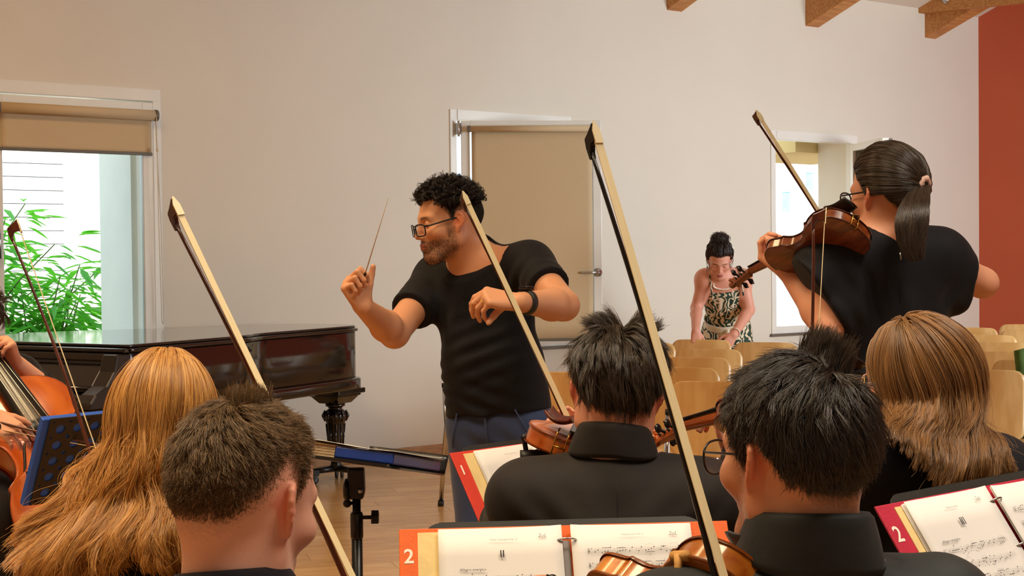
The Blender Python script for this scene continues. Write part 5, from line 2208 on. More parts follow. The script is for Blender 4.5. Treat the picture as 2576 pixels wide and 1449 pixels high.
def arm(S, sh, el, wr, r=(.052, .045, .043, .030), k=.02):
    m1 = el + (wr - el) * .28
    S.cap(sh, el, r[0], r[1], k)
    S.cap(el, m1, r[1] * .96, r[2], k)
    S.cap(m1, wr, r[2], r[3], k)
    return S


def zone(p, r):
    p = np.array(p)
    return (p - r, p + r)


def shoe(t, x, y, yaw, m=None):
    c, s = math.cos(yaw), math.sin(yaw)
    S = SDF()
    f = V3(s, c, 0)
    o = V3(x, y, 0)
    S.cap(o - f * .05 + V3(0, 0, .045), o + f * .10 + V3(0, 0, .035), .042, .042, .02)
    S.cap(o + f * .10 + V3(0, 0, .035), o + f * .17 + V3(0, 0, .03), .042, .034, .02)
    S.cap(o - f * .05 + V3(0, 0, .05), o - f * .045 + V3(0, 0, .10), .042, .045, .02)
    S.half(V3(0, 0, .003), V3(0, 0, -1))
    cloth_mesh('shoe', t, S, .009, m or m_shoe)


# =================================================================== the conductor
def conductor():
    P = lambda x, y, z: CO + ray(x, y) * z * 1.114
    t = ppl('person conducting in a black t-shirt and slate trousers with spectacles, baton in raised fist', *P(1255, 1060, 4.0)[:2])
    H = P(1125, 556, 3.93)
    Rh = rotm(-113, 10, 0)
    h = Head(H, Rh, 1.0)
    shR = P(1098, 700, 4.12)
    shL = P(1335, 668, 3.90)
    pel = P(1256, 1045, 4.02)
    elR = P(992, 838, 3.86)
    wrR = P(914, 772, 3.66)
    elL = P(1418, 768, 3.70)
    wrL = P(1308, 760, 3.52)
    nb = P(1200, 660, 4.01)
    f = V3(-.34, -.94, 0)
    f /= np.linalg.norm(f)
    mid = (shL + shR) / 2
    u = (mid - pel) / np.linalg.norm(mid - pel)
    r = np.cross(f, u)
    r /= np.linalg.norm(r)
    f = np.cross(u, r)
    Rt = np.stack([r, f, u], 1)
    # ---- skin
    S = SDF()
    S.extend(h.S)
    S.cap(h.w((0, -.030, -.045)), nb + u * .0, .058, .066, .03)
    S.cap(h.w((0, .01, -.085)), nb + f * .03, .036, .045, .03)
    for e, w_, sh in ((elR, wrR, shR), (elL, wrL, shL)):
        arm(S, sh, e, w_, (.055, .046, .047, .029))
    torso(S, shL, shR, pel, Rt, .15, .095, belly=.005, hip=.15)
    foot = {}
    for s_ in (-1, 1):
        hipj = pel + r * s_ * .085 + V3(0, 0, -.03)
        knee = hipj + V3(.02 * s_, -.03, -.42)
        ank = V3(knee[0] + .01 * s_, knee[1] + .04, .09)
        foot[s_] = (hipj, knee, ank)
        S.cap(hipj, knee, .07, .05, .03)
        S.cap(knee, ank, .05, .035, .02)
    # right hand: fist round the baton grip, seen from its little-finger side
    ups = -CU * -1
    hd = add_hand(S, wrR, CU * .78 - CR * .42 - _fw * .22, -CR * .75 + _fw * .50, -1, s=1.0,
                  curls=[(64, 92, 46), (74, 94, 50), (80, 94, 50), (84, 92, 50)], thumb=(20, 25),
                  thumb_dir=CU * .88 + CR * .18 + _fw * .12)
    # left hand: wrist bent, fingers hanging
    hl = add_hand(S, wrL - CR * .012, -CR * .93 + CU * .16 - _fw * .20, CU * .78 - _fw * .58 + CR * .1, 1, s=.98,
                  curls=[(48, 34, 18), (58, 36, 20), (66, 36, 20), (70, 38, 22)], thumb=(25, 10), thumb_dir=-CR * .55 - CU * .62 - _fw * .25)
    zs = [zone(H, .15), zone(wrR + CU * .06, .10), zone(wrL - CR * .07, .10), (np.minimum(elR, wrR) - .05, np.maximum(elR, wrR) + .05)]
    sk = srgb(228, 166, 126)
    body_mesh(t, S, .0028, .012, zs, lambda V: h.tint(V, sk, srgb(32, 25, 22), beard=(srgb(62, 46, 40), 0.5), lips=srgb(176, 100, 86), fade=.03))
    # ---- t-shirt
    T = SDF()
    for sh, e, fr in ((shR, elR, .62), (shL, elL, .56)):
        d = (e - sh) / np.linalg.norm(e - sh)
        L = np.linalg.norm(e - sh)
        T.cap(sh, sh + d * L * fr * 1.12, .070, .070, .02)
        T.cut(sh + d * L * fr, d, .16, .004)
    torso(T, shL, shR, pel, Rt, .165, .112, belly=.022, hip=.162)
    hem = pel + u * -.005
    T.cap(hem + u * .16 - r * .05, hem - u * .04 - r * .045, .12, .122, .05)
    T.cap(hem + u * .16 + r * .05, hem - u * .04 + r * .045, .12, .122, .05)
    T.half(hem + u * .012, -u + f * .08, .006)
    hn = h.w((0, -.030, -.045))
    T.cap(nb - u * .03, nb + (hn - nb) * .45, .084, .076, .05)
    T.cap(nb + f * .03 - u * .05, nb + f * .035 + (hn - nb) * .40, .072, .066, .05)
    T.cut(nb + (hn - nb) * .40, (hn - nb) / np.linalg.norm(hn - nb) + f * .25, .15, .005)
    for c, d, wv, am, R_, ph in ((pel + u * .22 - r * .02 + f * .1, u * .9 + r * .25, .055, .008, .17, 0), (pel + u * .12 + r * .12, u, .045, .008, .14, 1), (pel + u * .05 + f * .1, u * .8 - r * .4, .06, .007, .15, 2),
                                 (shL + f * .05 - u * .05, u * .6 + r * .8, .05, .007, .11, 0), (shR + f * .06 - u * .08, r * .8 - u * .5, .05, .007, .10, 0.5),
                                 (shR * .5 + elR * .5, (elR - shR), .04, .003, .09, 0), (shL * .55 + elL * .45, (elL - shL), .05, .004, .1, 1), (pel + u * .36 + f * .1, u * .35 + r, .09, .007, .16, 1.0)):
        T.fold(c, d, wv, am, R_, ph)
    cloth_mesh('t_shirt', t, T, .0062, m_black_tee, smooth=1)
    # ---- trousers
    Q = SDF()
    Q.ell(pel - u * .02, V3(.164, .122, .13), Rt, .05)
    for s_ in (-1, 1):
        hj, kn, an = foot[s_]
        Q.chain([hj + r * s_ * .0, kn, an + V3(0, 0, -.03)], [.098, .078, .068], .04)
    Q.half(pel + u * .045, u, .004)
    Q.half(V3(0, 0, .045), V3(0, 0, -1), .004)
    for c, d, wv, am, R_, ph in ((pel - V3(0, 0, .12) + f * .1, V3(.5, 0, .8), .07, .005, .2, 0), (pel - V3(0, 0, .2) + f * .1 - r * .08, V3(.8, 0, .5), .06, .004, .2, 1), (foot[1][1] + f * .06, V3(.2, 0, 1), .06, .004, .2, 0), (foot[-1][1] + f * .06, V3(.2, 0, 1), .06, .004, .2, 2)):
        Q.fold(c, d, wv, am, R_, ph)
    tr = cloth_mesh('trousers', t, Q, .009, m_trou)
    for s_ in (-1, 1):
        MB().tube([pel + r * s_ * .10 + f * .118 + u * .03, pel + r * s_ * .135 + f * .098 - u * .06, pel + r * s_ * .155 + f * .06 - u * .12], .0022, 6).build('seam', m_trou, tr, world=True)
    MB().tube([pel + f * .129 + u * .03, pel + f * .135 - u * .04, pel + f * .118 - u * .12], .0025, 6).build('seam', m_trou, tr, world=True)
    for s_ in (-1, 1):
        a = foot[s_][2]
        shoe(t, a[0], a[1], math.atan2(f[0], f[1]) + .15 * -s_)
    # ---- hair: curly top, clipped sides
    hm = hair_mat('hair_black_curly', srgb(66, 52, 44), srgb(14, 11, 10), .35, .5)
    keep = lambda l: (scalp_depth(l) > .0)
    ro, no = scalp_roots(h, 900, lambda l: (scalp_depth(l) > .004) & (l[:, 2] > .052 - .10 * np.clip(-l[:, 1] - .03, 0, 1)), 3)
    rng = np.random.default_rng(5)
    fw_ = h.R @ V3(0, .55, .35)

    def fl(p, i, d):
        return no * .75 + fw_ * .45 + rng.normal(0, .25, p.shape)
    g = grow(ro, no, 9, .0036, fl, None, 0, .55)
    rc, nc = scalp_roots(h, 9000, lambda l: (scalp_depth(l) > .004) & (l[:, 2] > .048 - .10 * np.clip(-l[:, 1] - .03, 0, 1)), 4)
    st, gi = spread_children(g, ro, rc, .75, .0015, 6, .15, wave=.0058, freq=1.25)
    ha = curves_obj('hair', st, strand_radius(len(st), st.shape[1], .00042, .0002), rng.uniform(0, .5, len(st)) ** 2, hm, t)
    rs, ns = scalp_roots(h, 26000, lambda l: (scalp_depth(l) > -.004) & (l[:, 2] < .066), 7)
    L = np.clip(scalp_depth(h.loc(rs)) * .13, .0012, .010)
    dn = h.R @ V3(0, -.3, -.8)
    pts = np.stack([rs, rs + (ns * .8 + dn * .4) * L[:, None] * .5, rs + (ns * .8 + dn * .9) * L[:, None]], 1)
    curves_obj('clipped_hair', pts, strand_radius(len(pts), 3, .00028, .0002), rng.uniform(0, .25, len(pts)), hm, t)
    # stubble
    bs = SDF().extend(h.S)

    def beard_pts():
        r2 = np.random.default_rng(9)
        q = r2.uniform((-.075, -.012, -.132), (.075, .112, -.018), (16000, 3))
        x, y, z = np.abs(q[:, 0]), q[:, 1], q[:, 2]
        bm = ((z < -.052) & (y > .005) & (z > -.128) & (x < .068)) | ((x > .052) & (z < .004) & (y > 0) & (y < .03)) | ((np.abs(z + .0545) < .0055) & (x < .028) & (y > .08))
        lip = (np.abs(z + .0672) < .0115) & (x < .024) & (y > .07)
        chk = (z > -.058 + .25 * np.clip(x - .03, 0, 1)) & (x < .05) & (np.abs(z + .0545) > .0055)
        q = q[bm & ~lip & ~chk]
        p = h.c + (q * h.s) @ h.R.T
        d = bs.eval(p)
        p, d = p[np.abs(d) < .012], d[np.abs(d) < .012]
        for _ in range(3):
            e = 1e-3
            gr = np.stack([bs.eval(p + e * np.eye(3)[i]) - bs.eval(p - e * np.eye(3)[i]) for i in range(3)], 1)
            gr /= np.linalg.norm(gr, axis=1, keepdims=True) + 1e-9
            p = p - gr * bs.eval(p)[:, None]
        return p, gr
    bp, bn = beard_pts()
    pts = np.stack([bp - bn * .001, bp + bn * .0016 + h.R @ V3(0, 0, -.001), bp + bn * .0024 + h.R @ V3(0, 0, -.003)], 1)
    be = curves_obj('beard', pts, strand_radius(len(pts), 3, .00020, .00012), rng.uniform(0, .3, len(pts)), hm, t)
    glasses(t, h, m_specs, m_lens, .0270, .0185, 3.6, .0023, .113, -.013)
    # ---- wrist watch and ring
    ax = (elL - wrL) / np.linalg.norm(elL - wrL)
    wc = wrL + ax * .030
    Mw_ = frame(wc, z=ax, y=(0, 0, 1))
    b = MB()
    b.lathe([(.0335, -.011), (.0375, -.010), (.0380, 0), (.0375, .010), (.0335, .011)], 32, Mw_)
    wo = b.build('watch', mat('watch_strap', srgb(34, 38, 36), 0.45, var=0.1), t, world=True)
    b = MB()
    b.box((-.017, .036, -.019), (.017, .047, .019), Mw_)
    b.build('watch_case', mat('watch_case', srgb(20, 20, 22), 0.12), wo, world=True, bevel=.004)
    p1 = hl['kn'][2]
    MB().tube([p1[0] + (p1[1] - p1[0]) * .35 + p1[2] * .0098 * math.cos(a) + p1[3] * .0098 * math.sin(a) for a in np.linspace(0, 6.283, 17)[:-1]], .0017, 6, closed=True).build('ring', mat('gold', srgb(240, 190, 70), .2, 1.0), t, world=True)
    return t, dict(wrR=wrR, hand=hd, wrL=wrL, h=h, hl=hl)


COND, CJ = conductor()
_g0 = np.array(CJ['hand']['thumb'])
_bt = P(977, 498, 3.80)
_b0 = P(919, 688, 4.04)
_bd = (_bt - _b0) / np.linalg.norm(_bt - _b0)
ba = thing('baton', 'thin pale conducting baton held upright in the raised fist of the conductor', 'baton', frame(_b0, x=_bd, z=(0, -1, 0)))
MB().tube([(-.005, 0, 0), (np.linalg.norm(_bt - _b0), 0, 0)], [.0019, .0008], 8).build('shaft', mat('baton_wood', srgb(236, 214, 176), .4, var=.1, vscale=20), ba)
MB().lathe([(0, -.055), (.006, -.054), (.0085, -.045), (.0075, -.025), (.004, -.006), (.003, .004), (0, .005)], 14, Matrix.Rotation(math.pi / 2, 4, 'Y')).build('grip', m_ebony, ba)
# =================================================================== the other players
def basis(yaw, lean=0.0):
    """torso axes right, forward, up; yaw as for heads, lean forward in degrees"""
    return rotm(yaw, lean, 0)


def seated(label, H, Rh, hs, nb, shL, shR, pel, Rt, wrL, wrR, top, skin, hairc, poleL=None, poleR=None, kid=False, female=False, garment='shirt', trousers=True,
           sleeves='long', sl_r=(.066, .056, .050), ribs=(.165, .11), neck_r=.053, fine=.0030, arms_res=.010, tint_kw=None, folds=(), hem=True, knees=None, hands=True, cloth_res=.0065, neckcut=None, chair=True, nolegs=False, handL=None, stub=False):
    t = ppl(label, pel[0], pel[1])
    h = Head(H, Rh, hs, female=female, child=kid)
    r, f, u = Rt.T
    la = .27 if not kid else .24
    lf = .25 if not kid else .215
    elL = two_link(shL, wrL, la, lf, V3(-.3, 0, -1) if poleL is None else poleL)
    elR = two_link(shR, wrR, la, lf, V3(.3, 0, -1) if poleR is None else poleR)
    S = SDF()
    S.extend(h.S)
    S.cap(h.w((0, -.032, -.045)), nb, neck_r * .98, neck_r * 1.12, .03)
    S.cap(h.w((0, .005, -.085)), nb + f * .03, neck_r * .66, neck_r * .8, .03)
    for sh, e, w_ in ((shL, elL, wrL), (shR, elR, wrR)):
        arm(S, sh, e, w_, (.046, .040, .038, .026) if not kid else (.040, .034, .032, .023))
    torso(S, shL, shR, pel, Rt, ribs[0] - .03, ribs[1] - .02, hip=.14)
    if not nolegs:
        for s_ in (-1, 1):
            hj = pel + r * s_ * .09
            kn = hj + f * V3(1, 1, 0) * .40 + r * s_ * .05
            kn[2] = .50
            an = kn + V3(0, 0, -.41) - f * .02
            S.cap(hj, kn, .06, .045, .03)
            S.cap(kn, an, .045, .03, .02)
    zs = [zone(H, .145 * hs)]
    if hands:
        for w_, e, ts in ((wrL, elL, 1), (wrR, elR, -1)):
            d = (w_ - e) / np.linalg.norm(w_ - e)
            add_hand(S, w_, d, u - f * .3 if ts < 0 else -u + f * .2, ts, s=.92 if not kid else .82, curl=(45, 55, 30))
    if handL:
        add_hand(S, wrL, *handL[0], **handL[1])
        zs.append(zone(wrL, .13))
    body_mesh(t, S, fine, .014, zs, lambda V: h.tint(V, skin, hairc, **(tint_kw or {})))
    T = SDF()
    a1, a2, a3 = sl_r
    if sleeves == 'long':
        for sh, e, w_ in ((shL, elL, wrL), (shR, elR, wrR)):
            d = (w_ - e) / np.linalg.norm(w_ - e)
            T.chain([sh, e, w_ + d * .02], [a1, a2, a3], .02)
            T.cut(w_ - d * .025, d, .15, .003)
    elif sleeves == 'short':
        for sh, e in ((shL, elL), (shR, elR)):
            d = (e - sh) / np.linalg.norm(e - sh)
            T.cap(sh, sh + d * .20, a1, a1 * .95, .02)
            T.cut(sh + d * .15, d, .15, .004)
    torso(T, shL, shR, pel, Rt, ribs[0], ribs[1], hip=.16, belly=.01, g=.006)
    if stub:
        T.cap(nb - u * .02, nb + (h.w((0, -.032, -.045)) - nb) * .32, neck_r * 1.12 + .012, neck_r * 1.0 + .008, .04)
        T.cut(nb + (h.w((0, -.032, -.045)) - nb) * .30, h.w((0, -.032, -.045)) - nb, .12, .004)
    if neckcut is not None:
        T.ell(nb + u * neckcut[0] + f * neckcut[1], V3(*neckcut[2]), Rt, .006, 's')
    T.half(pel + u * .0 + V3(0, 0, -.06), V3(0, 0, -1), .004)
    for c, d, wv, am, R_, ph in folds:
        T.fold(c, d, wv, am, R_, ph)
    lo, hi = T.bounds()
    cloth_mesh(garment, t, T, cloth_res, top, zones=None)
    if trousers and not nolegs:
        Q = SDF()
        Q.ell(pel - V3(0, 0, .0), V3(.165, .125, .085), Rt, .04)
        for s_ in (-1, 1):
            hj = pel + r * s_ * .09
            kn = hj + f * V3(1, 1, 0) * .40 + r * s_ * .05
            kn[2] = .50
            an = kn + V3(0, 0, -.43) - f * .02
            Q.chain([hj, kn, an], [.085, .068, .055], .04)
            shoe(t, an[0], an[1], math.atan2(f[0], f[1]))
        Q.half(V3(0, 0, .045), V3(0, 0, -1), .003)
        cloth_mesh('trousers' if not female else 'skirt_trousers', t, Q, .013, mat('black_trousers', srgb(24, 24, 27), .8, var=.2, bump=.2, bscale=20))
    if chair:
        fx = V3(f[0], f[1], 0) / np.linalg.norm(f[:2])
        put_chair(frame((pel[0] + fx[0] * .10, pel[1] + fx[1] * .10, 0), y=fx, z=(0, 0, 1)), 'plywood chair under the ' + chair, 'players chairs')
    return t, h, dict(elL=elL, elR=elR, r=r, f=f, u=u, T=T, S=S)


def frog(bw, L=.70):
    return bw[0] + bw[1] * L


def seat_down(nb, yaw, back=.05, z=.545):
    y = math.radians(yaw)
    return V3(nb[0] - math.sin(y) * back, nb[1] - math.cos(y) * back, z)


def shoulders(nb, yaw, w=.185, drop=.045, fwd=.01):
    y = math.radians(yaw)
    r = V3(math.cos(y), -math.sin(y), 0)
    f = V3(math.sin(y), math.cos(y), 0)
    return nb - r * w + f * fwd - V3(0, 0, drop), nb + r * w + f * fwd - V3(0, 0, drop)


# ------------------------------------------------------------------ short-haired boy
def short_hair(t, h, n, mtl, length, flow, seed, clump=.55, jit=.002, k=7, guides=700, depth0=-.002, r0=.00030, wave=.0, freq=1.0, lift=.5, shade=.6, clip=None, inertia=.5, name='hair', lenvar=.18, wobble=.12, thick=.012, hug=.12, gclip=None):
    """length(local)->metres, flow(local)->wanted direction in head axes"""
    keep = clip or (lambda l: scalp_depth(l) > depth0)
    ro, no = scalp_roots(h, guides, gclip or keep, seed)
    lo = h.loc(ro)
    L = length(lo)
    th_ = np.degrees(np.arctan2(np.abs(lo[:, 0]), lo[:, 1] + .012))
    L = np.where((th_ > 60) & (th_ <= 74), np.minimum(L, .020), L)
    L = np.where((th_ > 74) & (th_ < 128), np.minimum(L, scalp_depth(lo) * .75 + .006), L)
    rng = np.random.default_rng(seed)
    wob = rng.normal(0, 1, (len(ro), 3)) * wobble

    lay = .0025 + rng.uniform(0, 1, len(ro)) ** .8 * thick * np.clip((lo[:, 2] + .03) / .11, .12, 1)
    tn = flow(lo, lo) @ h.R.T
    tn = tn - no * np.einsum('ij,ij->i', tn, no)[:, None]
    tn /= np.linalg.norm(tn, axis=1, keepdims=True) + 1e-9

    def fl(p, i, d):
        q = (flow(h.loc(p), lo)) @ h.R.T
        rad = p - h.w((0, -.012, .02))
        rad /= np.linalg.norm(rad, axis=1, keepdims=True)
        q = q - rad * (np.einsum('ij,ij->i', q, rad) + hug)[:, None]
        return q + no * lift * (1 - i / k) + wob
    g = grow(ro, no, k, L / k, fl, h.skull, lay, inertia, d0=no * (lift + .15) + tn * .7)
    rc, nc = scalp_roots(h, n, keep, seed + 1)
    st, gi = spread_children(g, ro, rc, clump, jit, seed + 2, lenvar, wave, freq)
    sh = np.clip(rng.normal(.25, .2, len(st)), 0, 1) * shade
    return curves_obj(name, st, strand_radius(len(st), st.shape[1], r0, r0 * .4), sh, mtl, t)


def flow_whorl(crown=(0.0, -.055, .10), down=.55, fwd=.0, swirl=.35):
    c = np.array(crown)

    def f(l, l0):
        d = l - c
        d = d / (np.linalg.norm(d, axis=1, keepdims=True) + 1e-6)
        sw = np.cross(np.tile((0, -.4, .9), (len(l), 1)), d)
        w = d * .9 + sw * swirl
        w[:, 2] -= down
        w[:, 1] += fwd
        return w / (np.linalg.norm(w, axis=1, keepdims=True) + 1e-9)
    return f


def boy():
    Z = 1.66
    H = P(622, 1256, Z)
    Rh = rotm(30, 17, 2)
    nb = H + V3(-.012, -.035, -.165)
    yaw = 22
    shL, shR = shoulders(nb, yaw, .165, .035)
    pel = seat_down(nb, yaw, .03, .53)
    Rt = basis(yaw, 3)
    wrR = frog(BOW_BOY, .68) + V3(-.02, -.02, -.02)
    wrL = nb + V3(-.06, .34, -.24)
    sk = srgb(244, 186, 160)
    t, h, J = seated('person, boy with short brown hair and black collar, seen from behind at lower left', H, Rh, .95, nb, shL, shR, pel, Rt, wrL, wrR, m_black_navy, sk, srgb(92, 72, 58),
                     kid=True, garment='shirt', neck_r=.050, fine=.0026, ribs=(.15, .10), tint_kw=dict(fade=.055, scalp=.62), stub=True, chair='boy', sl_r=(.058, .05, .045))
    collar_band(t, nb + V3(0, 0, .040), rotm(yaw, 10, -8), .058, .064, .040, m_black_navy, J['T'], fall=.050)
    hm = hair_mat('hair_brown_short', srgb(158, 126, 84), srgb(54, 40, 30), .38, .6)
    fade_l = lambda l: np.interp(scalp_depth(l), [0, .03, .05, .075, .10, .14], [.0025, .004, .006, .012, .020, .028])
    short_hair(t, h, 26000, hm, fade_l, flow_whorl((0.004, -.050, .10), .35, .15, .5), 31, .40, .0030, guides=1400, r0=.00028, lift=.25, inertia=.4, thick=.010, shade=.9,
               clip=lambda l: np.random.default_rng(len(l)).uniform(0, 1, len(l)) < np.clip((scalp_depth(l) - .010) / .08, 0, 1) ** 1.6, gclip=lambda l: scalp_depth(l) > -.004)
    rs, ns = scalp_roots(h, 34000, lambda l: (scalp_depth(l, back=-.085) > -.010) & (scalp_depth(l) < .095), 35)
    rg = np.random.default_rng(36)
    dep = scalp_depth(h.loc(rs), back=-.085)
    kp = rg.uniform(0, 1, len(rs)) < np.clip((dep + .012) / .075, .04, 1)
    rs, ns, dep = rs[kp], ns[kp], dep[kp]
    Lb = np.clip(dep * .075, .0012, .0065)[:, None]
    dn = h.R @ V3(0, -.25, -.9) + rg.normal(0, .25, rs.shape)
    pts = np.stack([rs, rs + (ns * .7 + dn * .5) * Lb * .5, rs + (ns * .7 + dn) * Lb], 1)
    curves_obj('clipped_hair', pts, strand_radius(len(pts), 3, .00026, .00016), np.clip(rg.normal(.25, .25, len(pts)), 0, 1), hm, t)
    # upright tuft at the crown
    short_hair(t, h, 1800, hm, lambda l: np.full(len(l), .026), lambda l, l0: np.tile(V3(0, -.25, .95), (len(l), 1)), 41, .5, .003, guides=120, lift=.9,
               clip=lambda l: (np.linalg.norm(l - V3(0.0, -.035, .112), axis=1) < .030), r0=.00028, shade=1.0, name='crown_hair')
    return t


boy()


# ------------------------------------------------------------------ man in the black shirt
def man_shirt():
    Z = 1.76
    H = P(1994, 1140, Z)
    Rh = rotm(-30, 4, -3)
    nb = H + V3(.012, -.03, -.172)
    yaw = -12
    shL, shR = shoulders(nb, yaw, .185, .050)
    pel = seat_down(nb, yaw, .05)
    Rt = basis(yaw, 4)
    wrR = frog(BOW_BLK, .69) + V3(.03, -.03, -.02)
    wrL = P(1400, 1600, 2.15)
    sk = srgb(228, 166, 132)
    fd = [(nb - V3(.06, 0, .09), V3(.6, 0, .8), .06, .006, .16, 0), (nb - V3(-.12, .05, .10), V3(.7, 0, -.7), .05, .006, .14, 1), (shR - V3(0, .02, .0), V3(.5, 0, .9), .05, .008, .12, 0), (nb - V3(0, .08, .16), V3(.3, 0, 1), .07, .006, .18, 2)]
    t, h, J = seated('person, man in a black collared shirt with thick dark hair and spectacles, seen from behind', H, Rh, 1.0, nb, shL, shR, pel, Rt, wrL, wrR, m_black_shirt, sk, srgb(32, 26, 24),
                     fine=.0027, neck_r=.058, tint_kw=dict(fade=.02, beard=(srgb(96, 66, 54), .35)), folds=fd, stub=True, chair='man in the black shirt', sl_r=(.070, .058, .052), poleR=V3(.8, -.1, -.7), poleL=V3(-.4, 0, -1))
    collar_band(t, nb + V3(.004, -.002, .050), rotm(yaw - 4, 8, 3), .066, .072, .046, m_black_shirt, J['T'], fall=.066)
    hm = hair_mat('hair_dark_thick', srgb(88, 74, 62), srgb(12, 10, 10), .28, .5, spec=.9)
    ln = lambda l: np.interp(scalp_depth(l), [-.01, .02, .05, .09, .14], [.014, .024, .032, .046, .056])
    fl0 = flow_whorl((0.012, -.050, .105), .55, .0, .45)

    def fl(l, l0):
        w = fl0(l, l0)
        top = np.clip((l0[:, 2] - .06) / .05, 0, 1)[:, None]
        sw = np.tile(V3(-.85, .25, -.05), (len(l), 1))
        return w * (1 - top * .65) + sw * top * .65
    short_hair(t, h, 34000, hm, ln, fl, 51, .45, .0035, k=10, guides=1500, r0=.00034, lift=.12, shade=.75, inertia=.45, lenvar=.25, wobble=.16, thick=.010)
    short_hair(t, h, 3500, hm, lambda l: np.full(len(l), .055), lambda l, l0: np.tile(V3(.25, -.1, .7), (len(l), 1)), 57, .6, .004, guides=90, lift=.7,
               clip=lambda l: (np.linalg.norm(l - V3(0.045, -.02, .10), axis=1) < .04), r0=.0003, shade=1.0, name='cowlick')
    glasses(t, h, m_specs, glass_mat('lens_blue', (.88, .93, 1.0)), .0275, .0225, 2.4, .0016, .119, -.006)
    return t


man_shirt()


# ------------------------------------------------------------------ man in the jacket
def man_jacket():
    Z = 2.72
    H = P(1552, 985, Z)
    Rh = rotm(4, 16, 6)
    nb = H + V3(-.008, -.04, -.150)
    yaw = 3
    shL, shR = shoulders(nb, yaw, .178, .062)
    pel = seat_down(nb, yaw, .06)
    Rt = basis(yaw, 5)
    wrR = frog(BOW_JKT, .69) + V3(.02, .0, -.03)
    wrR = P(1640, 1270, 2.95)
    wrL = P(1405, 1150, 3.14)
    fd = [(nb - V3(.0, 0.05, .12), V3(1, 0, .3), .10, .006, .16, 0), (shL - V3(-.03, .05, .08), V3(.7, 0, .7), .06, .009, .14, 1), (shR - V3(.03, .05, .10), V3(.7, 0, -.7), .06, .009, .15, 0), (nb - V3(.08, 0.08, .22), V3(.5, 0, .9), .09, .006, .18, 2)]
    t, h, J = seated('person, man in a dark suit jacket with brown-black layered hair, back to the viewer', H, Rh, 1.02, nb, shL, shR, pel, Rt, wrL, wrR, m_black_suit, srgb(232, 166, 138), srgb(34, 27, 22),
                     fine=.0032, neck_r=.056, garment='jacket', tint_kw=dict(fade=.012), folds=fd, stub=True, chair='man in the jacket', sl_r=(.066, .058, .052), ribs=(.180, .125), poleL=V3(-.62, -.05, -.8), poleR=V3(.8, .0, -.65))
    collar_band(t, nb + V3(-.004, .000, .045), rotm(yaw, 12, 5), .060, .068, .036, m_black_suit, J['T'], open_front=.6, fall=.060)
    b = MB()
    sp = []
    for k in range(14):
        q = nb + V3(-.004, -.5, .02 - .028 * k)
        d = -1.0
        lo_, hi_ = 0.0, .6
        for _ in range(22):
            m_ = (lo_ + hi_) / 2
            if J['T'].eval((q + V3(0, m_, 0))[None])[0] > 0:
                lo_ = m_
            else:
                hi_ = m_
        sp.append(q + V3(0, hi_ - .0002, 0))
    b.tube(sp[1:], .0011, 6)
    b.build('back_seam', mat('seam_dark', srgb(20, 16, 16), .9), t, world=True)
    hm = hair_mat('hair_dark_layered', srgb(96, 78, 60), srgb(14, 11, 9), .28, .5, spec=.9)
    ln = lambda l: np.interp(scalp_depth(l, back=-.075), [-.01, .02, .05, .09, .14], [.030, .046, .060, .066, .066])
    short_hair(t, h, 24000, hm, ln, flow_whorl((-.006, -.040, .108), .80, .0, .30), 61, .62, .0035, k=11, guides=800, r0=.00042, lift=.10, shade=.75, inertia=.45, lenvar=.28, wobble=.16, thick=.020, clip=lambda l: scalp_depth(l, back=-.074) > -.002)
    short_hair(t, h, 2500, hm, lambda l: np.full(len(l), .06), lambda l, l0: np.stack([np.sign(l0[:, 0]) * .5 - .1, l0[:, 0] * 0, l0[:, 0] * 0 + .55], 1), 67, .8, .004, guides=60, lift=.9,
               clip=lambda l: (np.linalg.norm(l - V3(0.0, .0, .112), axis=1) < .045), r0=.00035, shade=1.0, name='top_hair')
    return t


man_jacket()


